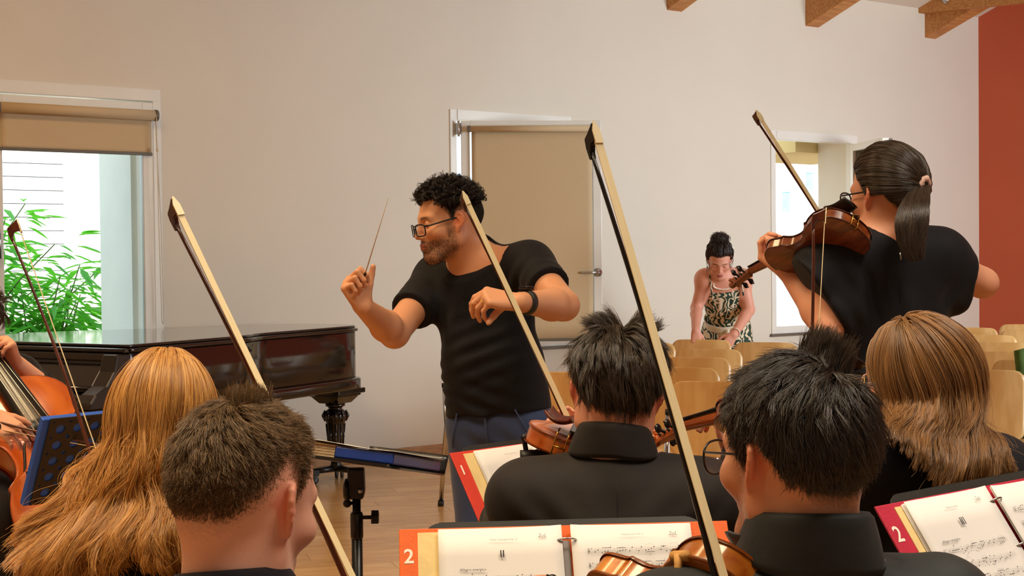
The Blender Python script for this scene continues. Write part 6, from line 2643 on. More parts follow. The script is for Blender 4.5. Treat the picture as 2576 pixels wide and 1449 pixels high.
# ------------------------------------------------------------------ long hair
def long_hair(t, h, n, mtl, endfn, zend, seed, collide, k2=24, guides=800, layer=(.006, .024), wave=.010, freq=2.2, clump=.55, jit=.004, r0=.00036, part=0.0, shade=.7, fly=900, back_only=False, wave_lf=.016, ear_z=-.045, clip=None, lenvar=.06, curl=0.0):
    """strands comb down over the skull to ear level and then fall freely to end points endfn(phi, rnd) in room coordinates; phi = bearing from the back of the head, + towards its right"""
    rng = np.random.default_rng(seed)
    keep = clip or (lambda l: scalp_depth(l, back=-.06) > .0)
    ro, no = scalp_roots(h, guides, keep, seed)
    lo = h.loc(ro)

    def bearings(l):
        phi = np.arctan2(l[:, 0] - part, -(l[:, 1] - .0))
        return np.clip(phi, -2.0, 2.0)
    phi = bearings(lo)
    rnd = rng.uniform(0, 1, len(ro))
    lay = layer[0] + (layer[1] - layer[0]) * np.clip((lo[:, 2] + .06) / .18, 0, 1) ** 1.2
    cen = V3(0, -.012, .02)
    rad = V3(.078, .098, .100)
    d0 = (lo - cen) / rad
    d0 /= np.linalg.norm(d0, axis=1, keepdims=True)
    ez = -.35
    d1 = np.stack([np.sin(phi) * .93, -np.cos(phi) * .93, np.full(len(phi), ez)], 1)
    d1 /= np.linalg.norm(d1, axis=1, keepdims=True)
    low = np.clip((.0 - d0[:, 2]) / .5, 0, 1)[:, None]
    d1[:, 2:] -= low * .35
    path = []
    K1 = 8
    for i in range(K1):
        s_ = i / (K1 - 1)
        d = d0 * (1 - s_) + d1 * s_
        # lift over the side of the part
        d /= np.linalg.norm(d, axis=1, keepdims=True)
        th = (lay * np.minimum(1, .15 + s_ * 1.2))[:, None]
        p = cen + d * (rad + th)
        if i == 0:
            p = lo
        path.append(h.c + (p * h.s) @ h.R.T)
    pe = path[-1]
    E = endfn(phi, rnd, lay / layer[1], pe)
    tan = path[-1] - path[-2]
    tan /= np.linalg.norm(tan, axis=1, keepdims=True) + 1e-9
    Lf = np.linalg.norm(E - pe, axis=1)[:, None]
    c1 = pe + (tan * .35 + V3(0, 0, -.65)) * Lf * .35
    c2 = E + V3(0, 0, 1) * Lf * .30 + (pe - E) * V3(.10, .10, 0)
    ph = rng.uniform(0, 6.28, len(ro))
    wl = np.stack([np.sin(phi * 3.1 + 1.0), np.cos(phi * 2.3)], 1)
    for i in range(1, k2 + 1):
        s_ = i / k2
        b0, b1, b2, b3 = (1 - s_) ** 3, 3 * s_ * (1 - s_) ** 2, 3 * s_ * s_ * (1 - s_), s_ ** 3
        p = b0 * pe + b1 * c1 + b2 * c2 + b3 * E
        w = wave_lf * min(1, s_ * 2) * (1 + .6 * s_) * np.sin(s_ * 6.28 * 1.55 + phi * 1.1 + .2 * np.sin(ph))
        out = p - (h.c + V3(0, 0, 0))
        out[:, 2] = 0
        out /= np.linalg.norm(out, axis=1, keepdims=True) + 1e-9
        p = p + out * w[:, None]
        sd = np.stack([-out[:, 1], out[:, 0], out[:, 2] * 0], 1)
        p = p + sd * (wave_lf * .55 * min(1, s_ * 2) * np.sin(s_ * 6.28 * 2.1 + phi * 4.0))[:, None]
        if s_ > .72 and curl:
            q_ = (s_ - .72) / .28
            p = p + out * (curl * q_ * q_ * np.cos(ph))[:, None] + V3(0, 0, 1) * (abs(curl) * .5 * q_ ** 3)
        if collide is not None:
            p = push_out(collide, p, .006)
        path.append(p)
    G = np.stack(path, 1)
    for _ in range(3):
        G[:, 2:-1] = (G[:, 1:-2] + 2 * G[:, 2:-1] + G[:, 3:]) / 4
    rc, nc = scalp_roots(h, n, keep, seed + 1)
    st, gi = spread_children(G, ro, rc, clump, jit, seed + 2, lenvar, wave, freq)
    sh = np.clip(rng.normal(.30, .22, len(st)) + .18 * np.sin(phi[gi] * 9 + seed), 0, 1) * shade
    o = curves_obj('hair', st, strand_radius(len(st), st.shape[1], r0, r0 * .5), sh, mtl, t)
    # dark under layer that fills the mass
    if fly:
        f1, gi = spread_children(G, ro, scalp_roots(h, fly, keep, seed + 5)[0], .1, .014, seed + 6, .25, wave * 1.6, freq * 1.7, own=1.0)
        curves_obj('flyaway_hair', f1, strand_radius(fly, f1.shape[1], r0 * .5, r0 * .35), np.full(fly, .6) * shade, mtl, t)
    return o, G


def redhead():
    Z = 2.52
    H = P(412, 1040, Z)
    Rh = rotm(-8, 6, 4)
    nb = H + V3(-.004, -.03, -.165)
    yaw = -6
    shL, shR = shoulders(nb, yaw, .158, .080)
    pel = seat_down(nb, yaw, .05)
    Rt = basis(yaw, 4)
    wrL = P(118, 1600, 2.62)
    wrR = frog(BOW_RED, .66) + V3(.03, -.03, -.02)
    t, h, J = seated('person, girl with long wavy copper-blonde hair in a black top, seen from behind', H, Rh, .97, nb, shL, shR, pel, Rt, wrL, wrR, m_black_dress, srgb(240, 178, 146), srgb(150, 92, 40),
                     female=True, fine=.0040, garment='top', sleeves='none', neck_r=.048, tint_kw=dict(fade=.02), ribs=(.150, .10), chair='red-haired girl',
                     neckcut=(.045, -.05, (.105, .13, .12)), poleL=V3(-.25, -.2, -1), poleR=V3(1, 0, -.8))
    hm = hair_mat('hair_copper', srgb(232, 180, 100), srgb(140, 84, 36), .30, .55, spec=.8)
    rl = Rt[:, 0]

    def ends(phi, rnd, lay, pe):
        n = len(phi)
        q = np.sin(np.clip(phi, -1.6, 1.6))
        x = np.where(q < 0, q * .180 - .035, q * .15 + .0)
        y = -np.cos(phi) * .085 - .055 - .04 * lay
        E = nb[None] + rl * (x * (.78 + .22 * lay))[:, None] + Rt[:, 1] * y[:, None]
        E[:, 2] = .828 + .035 * (rnd - .5) - .02 * np.abs(q) + .12 * np.clip(np.abs(phi) - 1.5, 0, 1)
        return E
    col = SDF().extend(J['T']).extend(h.skull)
    long_hair(t, h, 24000, hm, ends, .83, 71, col, wave=.0055, freq=1.6, clump=.5, jit=.0035, r0=.00044, wave_lf=.014, shade=.9, fly=1300, curl=.018)
    return t


redhead()


def girl():
    Z = 2.55
    H = P(2306, 950, Z)
    Rh = rotm(-52, 10, -4)
    nb = H + V3(.02, -.025, -.150)
    yaw = -24
    shL, shR = shoulders(nb, yaw, .165, .045)
    shL = shL + V3(0, 0, .045)
    pel = seat_down(nb, yaw, .05)
    Rt = basis(yaw, 4)
    wrL = P(1848, 1150, 2.98)
    wrR = P(2120, 1230, 2.60)
    t, h, J = seated('person, girl with long straight brown hair and spectacles playing violin, facing left', H, Rh, .97, nb, shL, shR, pel, Rt, wrL, wrR, m_black_dress, srgb(240, 172, 140), srgb(96, 66, 42),
                     female=True, fine=.0036, garment='top', neck_r=.048, tint_kw=dict(fade=.02, lips=srgb(190, 104, 92)), ribs=(.155, .105), chair='girl with long brown hair', neckcut=(.115, .01, (.070, .075, .08)), sl_r=(.062, .052, .046), poleL=V3(-.5, 0, -1), hands=False,
                    handL=((-CR * .25 + CU * .9 + _fw * .3, -_fw * .55 + CR * .8, 1), dict(s=.9, curls=[(45, 60, 40)] * 4, thumb=(12, 8), thumb_dir=-CR * .45 + CU * .85 - _fw * .35)))
    hm = hair_mat('hair_brown_long', srgb(186, 138, 84), srgb(70, 42, 26), .32, .6, spec=.8)

    def ends(phi, rnd, lay, pe):
        # most of it gathers behind the right shoulder, front locks sweep past the cheek
        n = len(phi)
        a = np.clip((phi + .45) / 2.0, 0, 1)
        A = P(2385, 1225, 2.39)
        B = P(2535, 1205, 2.44)
        E = A[None] * (1 - a[:, None]) + B[None] * a[:, None]
        E = E + CR * (.03 * (rnd - .5))[:, None] - _fw * (.02 * lay)[:, None]
        E[:, 2] += .03 * (rnd - .5)
        fr = np.clip((-phi - .45) / 1.2, 0, 1)[:, None]
        fr = fr * fr * (3 - 2 * fr)
        F = P(2236, 1100, 2.38)[None] + CR * (.02 * (rnd - .5))[:, None]
        return E * (1 - fr) + F * fr
    col = SDF().extend(J['T']).extend(h.skull)
    long_hair(t, h, 20000, hm, ends, .95, 81, col, wave=.0025, freq=1.1, clump=.72, jit=.0018, r0=.00044, curl=.0, wave_lf=.006, shade=.8, fly=800, part=-.01)
    glasses(t, h, mat('pale_frame', srgb(226, 186, 160), .3), m_lens, .026, .021, 2.6, .0016, .117, -.004)
    return t, J


GIRL, GJ = girl()
# ------------------------------------------------------------------ standing violinist in front
def soloist():
    Z = 3.55
    H = P(2228, 488, Z)
    Rh = rotm(-32, 4, -3)
    nb = P(2236, 622, 3.54)
    yaw = -8
    r, f, u = basis(yaw, 0).T
    Rt = np.stack([r, f, u], 1)
    shL, shR = P(2090, 655, 3.50), P(2362, 652, 3.60)
    pel = V3(P(2222, 1010, 3.58)[0], P(2222, 1010, 3.58)[1], .93)
    elL, wrL = P(2082, 822, 3.46), P(1985, 690, 3.60)
    elR, wrR = P(2472, 712, 3.66), P(2390, 700, 3.88)
    t = ppl('person standing with a dark ponytail and black cape-sleeved dress, playing violin, back to the viewer', pel[0], pel[1])
    h = Head(H, Rh, .98, female=True)
    S = SDF()
    S.extend(h.S)
    S.cap(h.w((0, -.030, -.045)), nb + V3(0, 0, -.01), .046, .054, .03)
    S.cap(h.w((0, .0, -.085)), nb + f * .03, .032, .04, .03)
    for e, w_, sh in ((elL, wrL, shL), (elR, wrR, shR)):
        arm(S, sh, e, w_, (.046, .039, .037, .025))
    torso(S, shL, shR, pel, Rt, .13, .09, hip=.13)
    for s_ in (-1, 1):
        hj = pel + r * s_ * .08
        kn = hj + V3(.01 * s_, 0, -.42)
        an = kn + V3(0, 0, -.42)
        S.chain([hj, kn, an], [.065, .048, .034], .03)
        shoe(t, an[0], an[1], math.radians(yaw))
    add_hand(S, wrL, -CR * .55 + CU * .55 + _fw * .4, -CR * .5 - CU * .2 + _fw * .5, 1, s=.92, curls=[(50, 60, 40)] * 4, thumb=(15, 10), thumb_dir=-CR * .45 + CU * .85 - _fw * .1)
    add_hand(S, wrR, _fw * .5 - CR * .8, CU, -1, s=.92, curl=(40, 50, 30))
    sk = srgb(240, 174, 140)
    body_mesh(t, S, .0036, .012, [zone(H, .14), zone(wrL + CU * .05, .08)], lambda V: h.tint(V, sk, srgb(34, 26, 22), fade=.015))
    T = SDF()
    # cape sleeves: wide, open at the hem
    T.cap(shL, P(2024, 712, 3.46), .052, .068, .03)
    T.cap(shL, P(2085, 780, 3.48), .070, .075, .03)
    T.cut(P(2052, 728, 3.46), -CR * .83 - CU * .56, .3, .004)
    T.cap(shR, P(2440, 702, 3.60), .050, .056, .03)
    T.cap(shR, P(2396, 738, 3.60), .058, .056, .03)
    T.cut(P(2441, 700, 3.60), CR * .97 + CU * -.12, .3, .004)
    torso(T, shL, shR, pel, Rt, .150, .100, hip=.160, k=.07, g=.011)
    T.cap(pel - r * .05, pel - r * .06 - V3(0, 0, .50), .13, .19, .08)
    T.cap(pel + r * .05, pel + r * .06 - V3(0, 0, .50), .13, .19, .08)
    T.half(V3(0, 0, .42), V3(0, 0, -1), .004)
    T.ell(nb + u * .098 - f * .0, V3(.088, .078, .085), Rt, .006, 's')
    for c, d, wv, am, R_, ph in ((pel + u * .15 - f * .1, V3(1, 0, .15), .075, .006, .24, 0), (pel + u * .32 - f * .1 - r * .08, V3(1, 0, .25), .06, .006, .18, 1), (shL - u * .1, V3(.8, 0, .6), .05, .006, .13, 0), (shR - u * .08, V3(.8, 0, -.6), .05, .006, .13, 0), (pel - u * .25, V3(1, 0, 0), .09, .012, .4, 0)):
        T.fold(c, d, wv, am, R_, ph)
    dr = cloth_mesh('dress', t, T, .0068, m_black_dress)
    b = MB()
    zp = []
    for k in range(16):
        q = nb + V3(.006, -.5, -.018 - .035 * k)
        lo_, hi_ = 0.0, .7
        for _ in range(22):
            m_ = (lo_ + hi_) / 2
            if T.eval((q + V3(0, m_, 0))[None])[0] > 0:
                lo_ = m_
            else:
                hi_ = m_
        zp.append(q + V3(0, hi_ - .0004, 0))
    b.tube(zp, .0014, 6)
    b.build('zip', mat('zip_black', srgb(14, 14, 18), .6), dr, world=True)
    MB().tube([zp[0] + V3(0, -.003, .004), zp[0] + V3(.002, -.004, -.014)], .0022, 6).build('zip_pull', m_steel, dr, world=True)
    # hair drawn back to a band
    band = h.w((.012, -.118, .008))
    hm = hair_mat('hair_dark_sleek', srgb(98, 80, 64), srgb(16, 12, 11), .25, .5, spec=1.0)
    keep = lambda l: scalp_depth(l, back=-.05) > 0
    rng = np.random.default_rng(91)
    ro, no = scalp_roots(h, 500, keep, 91)
    G = []
    lo = h.loc(ro)
    cen, rad = V3(0, -.012, .02), V3(.078, .099, .101)
    d0 = (lo - cen) / rad
    d0 /= np.linalg.norm(d0, axis=1, keepdims=True)
    d1 = (h.loc(band[None])[0] - cen) / rad
    d1 /= np.linalg.norm(d1)
    for i in range(10):
        s_ = i / 9
        d = d0 * (1 - s_) + d1 * s_
        # keep strands on the skull when they come from the far side
        d /= np.linalg.norm(d, axis=1, keepdims=True) + 1e-9
        th = .004 + .010 * math.sin(math.pi * min(1, s_ * 1.1)) + .006 * s_
        p = cen + d * (rad + th)
        if i == 0:
            p = lo
        G.append(h.c + (p * h.s) @ h.R.T)
    G = np.stack(G, 1)
    rc, nc = scalp_roots(h, 14000, keep, 92)
    st, gi = spread_children(G, ro, rc, .8, .0012, 93, .0)
    curves_obj('hair', st, strand_radius(len(st), st.shape[1], .00042, .0004), np.clip(rng.normal(.25, .2, len(st)), 0, 1) * .8, hm, t)
    b = MB()
    ax = np.array(h.R[:, 1])
    bx = frame(band, z=(h.R @ V3(.15, -.75, -.35)), y=(0, 0, 1))
    pts = []
    for k in range(20):
        a = 2 * math.pi * k / 20
        pts.append(bx @ Vector((.0185 * math.cos(a), .0185 * math.sin(a), .002 * math.sin(5 * a))))
    b.tube(pts, [.0085 + .0015 * math.sin(3 * k) for k in range(20)], 10, closed=True)
    b.build('hair_band', mat('pink_scrunchie', srgb(240, 200, 186), .8, var=.1, vscale=60, bump=.4, bscale=120), t, world=True)
    N = 7000
    a = rng.uniform(0, 6.28, N)
    rr = np.sqrt(rng.uniform(0, 1, N))
    K = 20
    tail0 = band
    E = P(2305, 655, 3.36)
    M1 = P(2290, 515, 3.36)
    M2 = P(2284, 600, 3.37)
    grp = rng.integers(0, 60, N)
    gph = rng.uniform(0, 6.28, 60)
    pts = np.zeros((N, K, 3))
    ln = np.clip(1 - np.abs(rng.normal(0, .14, N)), .5, 1.05)
    x1 = np.stack([CR, -_fw], 0)
    for k in range(K):
        s_ = (k / (K - 1)) * ln
        b0, b1, b2, b3 = [v[:, None] for v in ((1 - s_) ** 3, 3 * s_ * (1 - s_) ** 2, 3 * s_ * s_ * (1 - s_), s_ ** 3)]
        c = b0 * tail0 + b1 * M1 + b2 * M2 + b3 * E
        wd = .012 + .028 * np.sin(math.pi * np.clip(s_ * .85 + .08, 0, 1)) * (1 - .25 * s_)
        c = c + CR * (np.cos(a) * rr * wd)[:, None] - _fw * (np.sin(a) * rr * wd * .8)[:, None]
        w = .006 * np.minimum(1, s_ * 2)
        c = c + CR * (w * np.sin(s_ * 11 + gph[grp]))[:, None] + CU * (w * .5 * np.cos(s_ * 9 + gph[grp]))[:, None]
        pts[:, k] = c
    curves_obj('ponytail', pts, strand_radius(N, K, .00042, .0002), np.clip(rng.normal(.25, .22, N), 0, 1) * .8, hm, t)
    glasses(t, h, m_specs, m_lens, .026, .021, 2.6, .0020, .117, -.004)
    return t


soloist()


# ------------------------------------------------------------------ woman in the patterned dress
def dress_mat():
    m = mat('ikat_dress', (1, 1, 1), .75, bump=.1, bscale=60)
    nt = m.node_tree
    b = nt.nodes['Principled BSDF']
    tc = _n(nt, 'ShaderNodeTexCoord')
    nz = _n(nt, 'ShaderNodeTexNoise', Scale=9.0, Detail=1.0)
    ad = _n(nt, 'ShaderNodeMixRGB', blend_type='ADD')
    ad.inputs[0].default_value = .12
    wv = _n(nt, 'ShaderNodeTexWave', Scale=8.0, Distortion=9.0, Detail=1.2)
    wv.inputs['Detail Scale'].default_value = 2.6
    nt.links.new(tc.outputs['Object'], nz.inputs['Vector'])
    nt.links.new(tc.outputs['Object'], ad.inputs[1])
    nt.links.new(nz.outputs['Color'], ad.inputs[2])
    nt.links.new(ad.outputs[0], wv.inputs['Vector'])
    rp = _n(nt, 'ShaderNodeValToRGB')
    rp.color_ramp.interpolation = 'CONSTANT'
    e = rp.color_ramp.elements
    e[0].color = rgba(srgb(34, 60, 42))
    e[1].position = .60
    e[1].color = rgba(srgb(226, 208, 178))
    x = e.new(.54)
    x.color = rgba(srgb(84, 66, 48))
    nt.links.new(wv.outputs['Fac'], rp.inputs[0])
    nt.links.new(rp.outputs[0], b.inputs['Base Color'])
    return m


def woman():
    Z = 9.35
    H = P(1810, 652, Z - .12)
    Rh = rotm(186, 40, 0)
    nb = P(1815, 700, Z + .02)
    shR, shL = P(1772, 702, Z + .0), P(1868, 702, Z + .02)
    pel = P(1828, 835, Z + .30)
    f0 = V3(0, -1, 0)
    mid = (shL + shR) / 2
    u = (mid - pel) / np.linalg.norm(mid - pel)
    f = f0 - u * (f0 @ u)
    f /= np.linalg.norm(f)
    r = np.cross(f, u)
    Rt = np.stack([r, f, u], 1)
    c = np.array(CH_A.matrix_world.translation)
    wrR, elR = P(1750, 832, Z - .22), P(1752, 775, Z + .05)
    wrL, elL = P(1846, 842, Z - .22), P(1884, 780, Z + .0)
    t = ppl('person, woman in a green and cream patterned strap dress with pearls, leaning over a chair', pel[0], pel[1])
    h = Head(H, Rh, .98, female=True)
    S = SDF()
    S.extend(h.S)
    S.cap(h.w((0, -.03, -.045)), nb, .046, .055, .03)
    for e, w_, sh in ((elR, wrR, shR), (elL, wrL, shL)):
        arm(S, sh, e, w_, (.047, .040, .038, .026))
    torso(S, shL, shR, pel, Rt, .135, .095, hip=.14)
    for s_ in (-1, 1):
        hj = pel + r * s_ * .08
        kn = V3(hj[0], hj[1] - .02, .48)
        an = V3(hj[0], hj[1] + .02, .08)
        S.chain([hj, kn, an], [.07, .05, .036], .03)
        shoe(t, an[0], an[1], math.pi, mat('tan_leather', srgb(150, 104, 70), .5))
    add_hand(S, wrR, -CU * .9 - _fw * .15 + CR * .05, -_fw * .85 - CU * .1, -1, s=.92, curls=[(25, 55, 30)] * 4)
    add_hand(S, wrL, -CU * .75 - CR * .5 - _fw * .1, -_fw * .85 + CR * .2, 1, s=.92, curls=[(25, 55, 30)] * 4)
    sk = srgb(226, 160, 136)
    body_mesh(t, S, .0042, .013, [zone(H, .14), zone(wrR - CU * .06, .09), zone(wrL - CU * .06, .09)], lambda V: h.tint(V, sk, srgb(40, 28, 24), fade=.012, lips=srgb(170, 84, 78)))
    T = SDF()
    torso(T, shL, shR, pel, Rt, .148, .108, hip=.155, g=.004)
    T.cap(pel, V3(pel[0] - .03, pel[1], .35), .15, .25, .06)
    T.cap(pel, V3(pel[0] + .05, pel[1], .35), .15, .25, .06)
    T.half(V3(0, 0, .22), V3(0, 0, -1), .004)
    T.half(mid - u * .040, u, .004)
    for s_ in (-1, 1):
        pass
    for c_, d, wv, am, R_, ph in ((mid - u * .15 + f * .1, V3(1, 0, 0), .045, .006, .2, 0), (pel - V3(0, .1, .25), V3(1, 0, 0), .09, .016, .45, 0), (pel + u * .1 + f * .1, V3(1, 0, 0), .04, .006, .18, 1)):
        T.fold(c_, d, wv, am, R_, ph)
    dr = cloth_mesh('dress', t, T, .011, dress_mat(), smooth=1)
    for s_ in (-1, 1):
        q = mid + r * s_ * .105
        b = MB()
        b.tube(list(push_out(S, np.array([q - u * .07 + f * .125, q - u * .03 + f * .11, q + u * .02 + f * .085, q + u * .06 + f * .03, q + u * .055 - f * .03, q - u * .0 - f * .09, q - u * .06 - f * .12]), .006)), .0055, 6, flat=1.6)
        b.build('strap', MATS['ikat_dress'], dr, world=True)
    m_sash = mat('cream_sash', srgb(236, 226, 204), .7, var=.1, vscale=18, bump=.3, bscale=30)
    b = MB()
    wc = pel + u * .125
    b.grid(lambda a, v: wc + r * .155 * math.cos(6.2832 * a) + f * (.130 * math.sin(6.2832 * a) + .01) + u * (-.028 + .056 * v + .006 * math.sin(6 * a)), 40, 6, thick=.006)
    b.grid(lambda a, v: wc + f * .148 + r * (.02 + (v - .5) * (.034 + .03 * a)) - V3(0, .02 * math.sin(3 * a) - .06 * a, .30 * a), 12, 4, thick=.003)
    b.ball(wc + f * .15 + r * .02, .016, 10, 8)
    b.build('sash', m_sash, t, world=True)
    b = MB()
    ncen = nb + f * .03 - u * .0
    for k in range(46):
        a = -.95 * math.pi + 1.9 * math.pi * k / 45
        p = ncen + r * .072 * math.sin(a) + f * (.062 * math.cos(a) + .018) - u * (.055 * (math.cos(a) * .5 + .5) - .045)
        d = S.eval(p[None])[0]
        p = push_out(S, p[None].copy(), .006)[0]
        b.ball(p, .0062, 7, 5)
    pn_ = b.build('necklace', mat('pearl', srgb(246, 232, 218), .2, coat=.5), t, world=True)
    pn_['kind'] = 'stuff'
    _ax = (elL - wrL) / np.linalg.norm(elL - wrL)
    _mb = frame(wrL + _ax * .025, z=_ax, y=(0, 0, 1))
    MB().tube([_mb @ Vector((.034 * math.cos(a), .034 * math.sin(a), .004 * math.sin(a))) for a in np.linspace(0, 6.283, 17)[:-1]], .0045, 6, closed=True).build('bracelet', mat('pearl', (1, 1, 1)), t, world=True)
    hm = hair_mat('hair_dark_bun', srgb(74, 54, 46), srgb(18, 13, 12), .32, .5)
    bun = h.w((0, -.055, .135))
    rng = np.random.default_rng(95)
    ro, no = scalp_roots(h, 350, lambda l: scalp_depth(l, back=-.055) > 0, 95)
    lo = h.loc(ro)
    cen, rad = V3(0, -.012, .02), V3(.080, .101, .104)
    d0 = (lo - cen) / rad
    d0 /= np.linalg.norm(d0, axis=1, keepdims=True)
    d1 = V3(0, -.35, .93)
    G = []
    for i in range(9):
        s_ = i / 8
        d = d0 * (1 - s_) + d1 * s_
        d /= np.linalg.norm(d, axis=1, keepdims=True) + 1e-9
        p = cen + d * (rad + .004 + .014 * math.sin(3.14 * s_))
        G.append(h.c + ((lo if i == 0 else p) * h.s) @ h.R.T)
    G = np.stack(G, 1)
    st, gi = spread_children(G, ro, scalp_roots(h, 6000, lambda l: scalp_depth(l, back=-.055) > 0, 96)[0], .7, .003, 97, 0, wave=.003, freq=2)
    curves_obj('hair', st, strand_radius(len(st), st.shape[1], .0007, .0006), np.clip(rng.normal(.2, .2, len(st)), 0, 1), hm, t)
    N, K = 1500, 16
    u0 = rng.normal(0, 1, (N, 3))
    u0 /= np.linalg.norm(u0, axis=1, keepdims=True)
    c0 = bun + u0 * rng.uniform(.01, .045, (N, 1)) * V3(1.25, 1, .8)
    ax = rng.normal(0, 1, (N, 3))
    e1 = np.cross(u0, ax)
    e1 /= np.linalg.norm(e1, axis=1, keepdims=True)
    e2 = np.cross(u0, e1)
    th = np.linspace(0, 1, K)[None, :, None]
    ph = rng.uniform(0, 6.28, (N, 1, 1))
    rad_ = rng.uniform(.008, .015, (N, 1, 1))
    pts = c0[:, None] + rad_ * (np.cos(th * 9 + ph) * e1[:, None] + np.sin(th * 9 + ph) * e2[:, None]) + u0[:, None] * th * rng.uniform(.0, .022, (N, 1, 1))
    curves_obj('bun', pts, strand_radius(N, K, .0011, .0006), np.clip(rng.normal(.2, .2, N), 0, 1), hm, t)
    N = 16
    side = np.where(rng.uniform(0, 1, N) < .5, -1, 1)
    q0 = h.c + (np.stack([side * .078, rng.uniform(0, .05, N), rng.uniform(.0, .05, N)], 1) * h.s) @ h.R.T
    pts = np.stack([q0 + V3(0, 0, -.10) * s_ + (h.R[:, 0] * side[:, None]) * (.012 * math.sin(s_ * 8)) + rng.normal(0, .002, (N, 3)) for s_ in np.linspace(0, 1, 10)], 1)
    curves_obj('loose_curls', pts, strand_radius(N, 10, .0008, .0005), np.full(N, .3), hm, t)
    return t


woman()


# ------------------------------------------------------------------ cellist at the left edge
def cellist():
    H = P(-62, 800, 4.95)
    Rh = rotm(150, 25, 0)
    nb = P(-80, 915, 5.05)
    yaw = 152
    r, f, u = basis(yaw, 6).T
    Rt = np.stack([r, f, u], 1)
    shR, shL = P(-205, 950, 5.0), P(40, 950, 5.14)
    shR, shL = nb - V3(.17, .06, .05), nb + V3(.17, .06, -.05)
    pel = V3(nb[0] - .02, nb[1] + .08, .54)
    t = ppl('person in black playing the cello at the left edge, mostly out of the frame', pel[0], pel[1])
    h = Head(H, Rh, .96, female=True)
    nj = P(6, 985, 4.74)
    lower = P(228, 1325, 4.44)
    ax = (nj - lower) / np.linalg.norm(nj - lower)
    nz = -_fw * .78 + CR * .46 + CU * .36
    sc = 2.12
    o = nj - ax * .356 * sc
    nz = nz - ax * (nz @ ax)
    nz /= np.linalg.norm(nz)
    MC_ = frame(o - nz * .06, x=ax, z=nz)
    fb = np.array(MC_ @ Vector((.405 * sc, 0, (.053 + .026) * sc)))
    rib_p = np.array(MC_ @ Vector((.205 * sc, .02, (.053 + .05) * sc)))
    wd = np.cross(nz, ax)
    wd = wd if wd @ CR > 0 else -wd
    wrL = fb + wd * .075 - nz * .050 - ax * .035
    wrR = P(-20, 1048, 4.30)
    elL = two_link(shL, wrL, .28, .25, V3(.9, .2, -.8))
    elR = two_link(shR, wrR, .28, .25, V3(-.8, -.2, -.6))
    S = SDF()
    S.extend(h.S)
    S.cap(h.w((0, -.03, -.045)), nb, .046, .055, .03)
    for e, w_, sh in ((elL, wrL, shL), (elR, wrR, shR)):
        arm(S, sh, e, w_, (.044, .038, .036, .025))
    torso(S, shL, shR, pel, Rt, .13, .09, hip=.14)
    # left hand on the fingerboard, right hand on the bow
    add_hand(S, wrL, nz * .86 - wd * .12 + ax * .30, wd * .80 + nz * .25 + ax * .30, 1, s=.95, curls=[(66, 56, 34), (70, 58, 34), (74, 58, 34), (78, 58, 34)], spread=14, thumb_dir=-wd * .55 + ax * .4 + nz * .1)
    add_hand(S, wrR, CR * .78 - CU * .52 - _fw * .15, CU * .45 + CR * .25 - _fw * .8, -1, s=.95, curls=[(28, 38, 25), (32, 40, 25), (36, 42, 25), (38, 42, 25)], spread=6)
    knees = {}
    for s_ in (-1, 1):
        hj = pel + r * s_ * .09
        kn = P(8, 1235, 4.50) if s_ < 0 else P(-260, 1235, 4.6)
        kn = V3(kn[0] - (.02 if s_ < 0 else 0), kn[1], .52)
        if s_ < 0:
            kn = V3(P(-22, 1235, 4.46)[0], P(-22, 1235, 4.46)[1], .53)
        else:
            kn = V3(pel[0] + .30, pel[1] - .42, .53)
        an = V3(kn[0] - .02, kn[1] + .03, .09)
        knees[s_] = (hj, kn, an)
        S.chain([hj, kn, an], [.06, .045, .032], .03)
    body_mesh(t, S, .0040, .014, [zone(wrL + CU * .04 - CR * .05, .10), zone(wrR + CR * .06 - CU * .03, .10)], lambda V: h.tint(V, srgb(244, 182, 148), srgb(84, 64, 50), fade=.015))
    T = SDF()
    for e, w_, sh in ((elL, wrL, shL), (elR, wrR, shR)):
        d = (w_ - e) / np.linalg.norm(w_ - e)
        T.chain([sh, e, e + d * .16], [.06, .05, .046], .02)
        T.cut(e + d * .13, d, .10, .003)
    torso(T, shL, shR, pel, Rt, .155, .105, hip=.16, g=.006)
    T.ell(nb + u * .11, V3(.07, .075, .08), Rt, .006, 's')
    T.half(pel - V3(0, 0, .06), V3(0, 0, -1), .004)
    cloth_mesh('shirt', t, T, .012, m_black_dress)
    Q = SDF()
    Q.ell(pel, V3(.165, .13, .085), Rt, .04)
    for s_ in (-1, 1):
        hj, kn, an = knees[s_]
        Q.chain([hj, kn, an], [.088, .078, .062], .04)
        shoe(t, an[0], an[1], math.radians(yaw))
    Q.half(V3(0, 0, .05), V3(0, 0, -1), .003)
    cloth_mesh('trousers', t, Q, .011, mat('black_trousers', srgb(24, 24, 27), .8))
    hm = hair_mat('hair_brown_bob', srgb(120, 96, 74), srgb(34, 26, 20), .35, .5)
    short_hair(t, h, 5000, hm, lambda l: np.full(len(l), .16), lambda l, l0: np.stack([np.sign(l0[:, 0]) * .3, -.1 - .6 * (l0[:, 2] > .06), -.9 + .5 * (l0[:, 2] > .08)], 1), 99, .5, .005, k=12, guides=300, r0=.0007, lift=.22, inertia=.3)
    fx = V3(f[0], f[1], 0) / np.linalg.norm(f[:2])
    put_chair(frame((pel[0] + fx[0] * .10, pel[1] + fx[1] * .10, 0), y=fx, z=(0, 0, 1)), 'plywood chair under the cellist', 'players chairs')
    # ---- cello
    make_violin('orange-brown cello held by the player at the left edge', frame(o - nz * .06, x=ax, z=nz), sc, rib=.053, var_='cello', cat='cello', c1=srgb(214, 112, 36), c2=srgb(182, 78, 18), name='cello', chin=False)
    d = CR * .975 - CU * .16 - _fw * .12
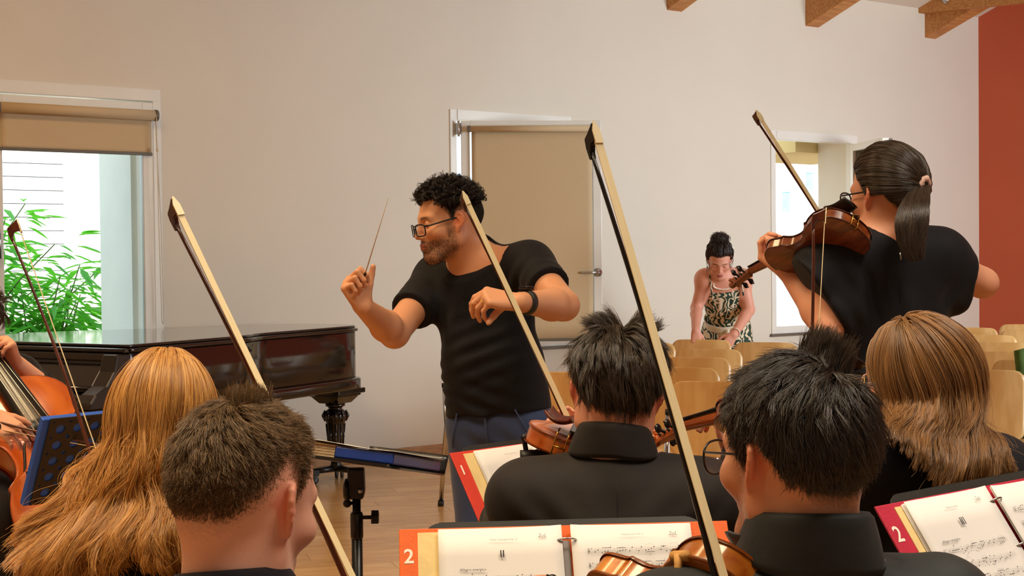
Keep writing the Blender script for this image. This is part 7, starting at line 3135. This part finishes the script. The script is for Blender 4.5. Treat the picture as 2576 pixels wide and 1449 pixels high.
    make_bow('cello bow in the right hand of the cellist at the left edge', P(30, 1086, 4.27) + d * .62, -d, -CU * .9 - _fw * .3, length=.71, stick=m_pern)


cellist()

# ------------------------------------------------------------------ the violins
_o = P(2158, 574, 3.36)
_d = P(1846, 722, 3.70) - _o
make_violin('dark brown violin under the chin of the standing violinist', frame(_o, x=_d, z=CU * .60 + _fw * .75 + CR * .05), sc=.82, var_='solo', c1=srgb(150, 78, 34), c2=srgb(92, 40, 16))
_x = _fw * .93 + CR * .20 + CU * .0
_z = CU * .86 + CR * .36 + _fw * .32
_M = frame((0, 0, 0), x=_x, z=_z)
_o = P(1326, 1080, 2.86) - np.array(_M @ Vector((.075, .104, .016)))
make_violin('orange varnished violin with black shoulder rest at the left shoulder of the jacket man', frame(_o, x=_x, z=_z), var_='jacket', c1=srgb(206, 106, 38), c2=srgb(170, 74, 20), rest=True, chin=wood('rosewood', srgb(112, 48, 28), srgb(84, 32, 18), .3, 6))
_z = CR * .60 + CU * .61 + _fw * .52
_x = -CR * .53 - CU * .19 + _fw * .83
_M = frame((0, 0, 0), x=_x, z=_z)
_o = P(1690, 1384, 1.80) - np.array(_M @ Vector((.152, .083, .033)))
make_violin('golden brown violin with tan shoulder rest before the man in the black shirt', frame(_o, x=_x, z=_z), var_='shirt', c1=srgb(206, 132, 42), c2=srgb(168, 84, 18), rest=True, rest_col=mat('tan_foam', srgb(222, 168, 96), .8, bump=.2, bscale=200))
_s = P(1716, 1110, 2.98)
_o = P(2190, 1010, 2.66)
make_violin('reddish violin whose scroll shows between the jacket man and the black-shirt man', frame(_o, x=_s - _o, z=CU * .75 + _fw * .55), var_='girl', c1=srgb(182, 92, 32), c2=srgb(130, 54, 14), rest=True)
_s = P(84, 1462, 2.40)
_o = P(400, 1270, 2.82)
make_violin('violin of the red-haired girl, only its pegs and scroll showing at the lower left', frame(_s - (_s - _o) / np.linalg.norm(_s - _o) * .55, x=_s - _o, z=CU * .7 - CR * .5 - _fw * .3), var_='red', c1=srgb(120, 74, 44), c2=srgb(70, 36, 20), rest=True)
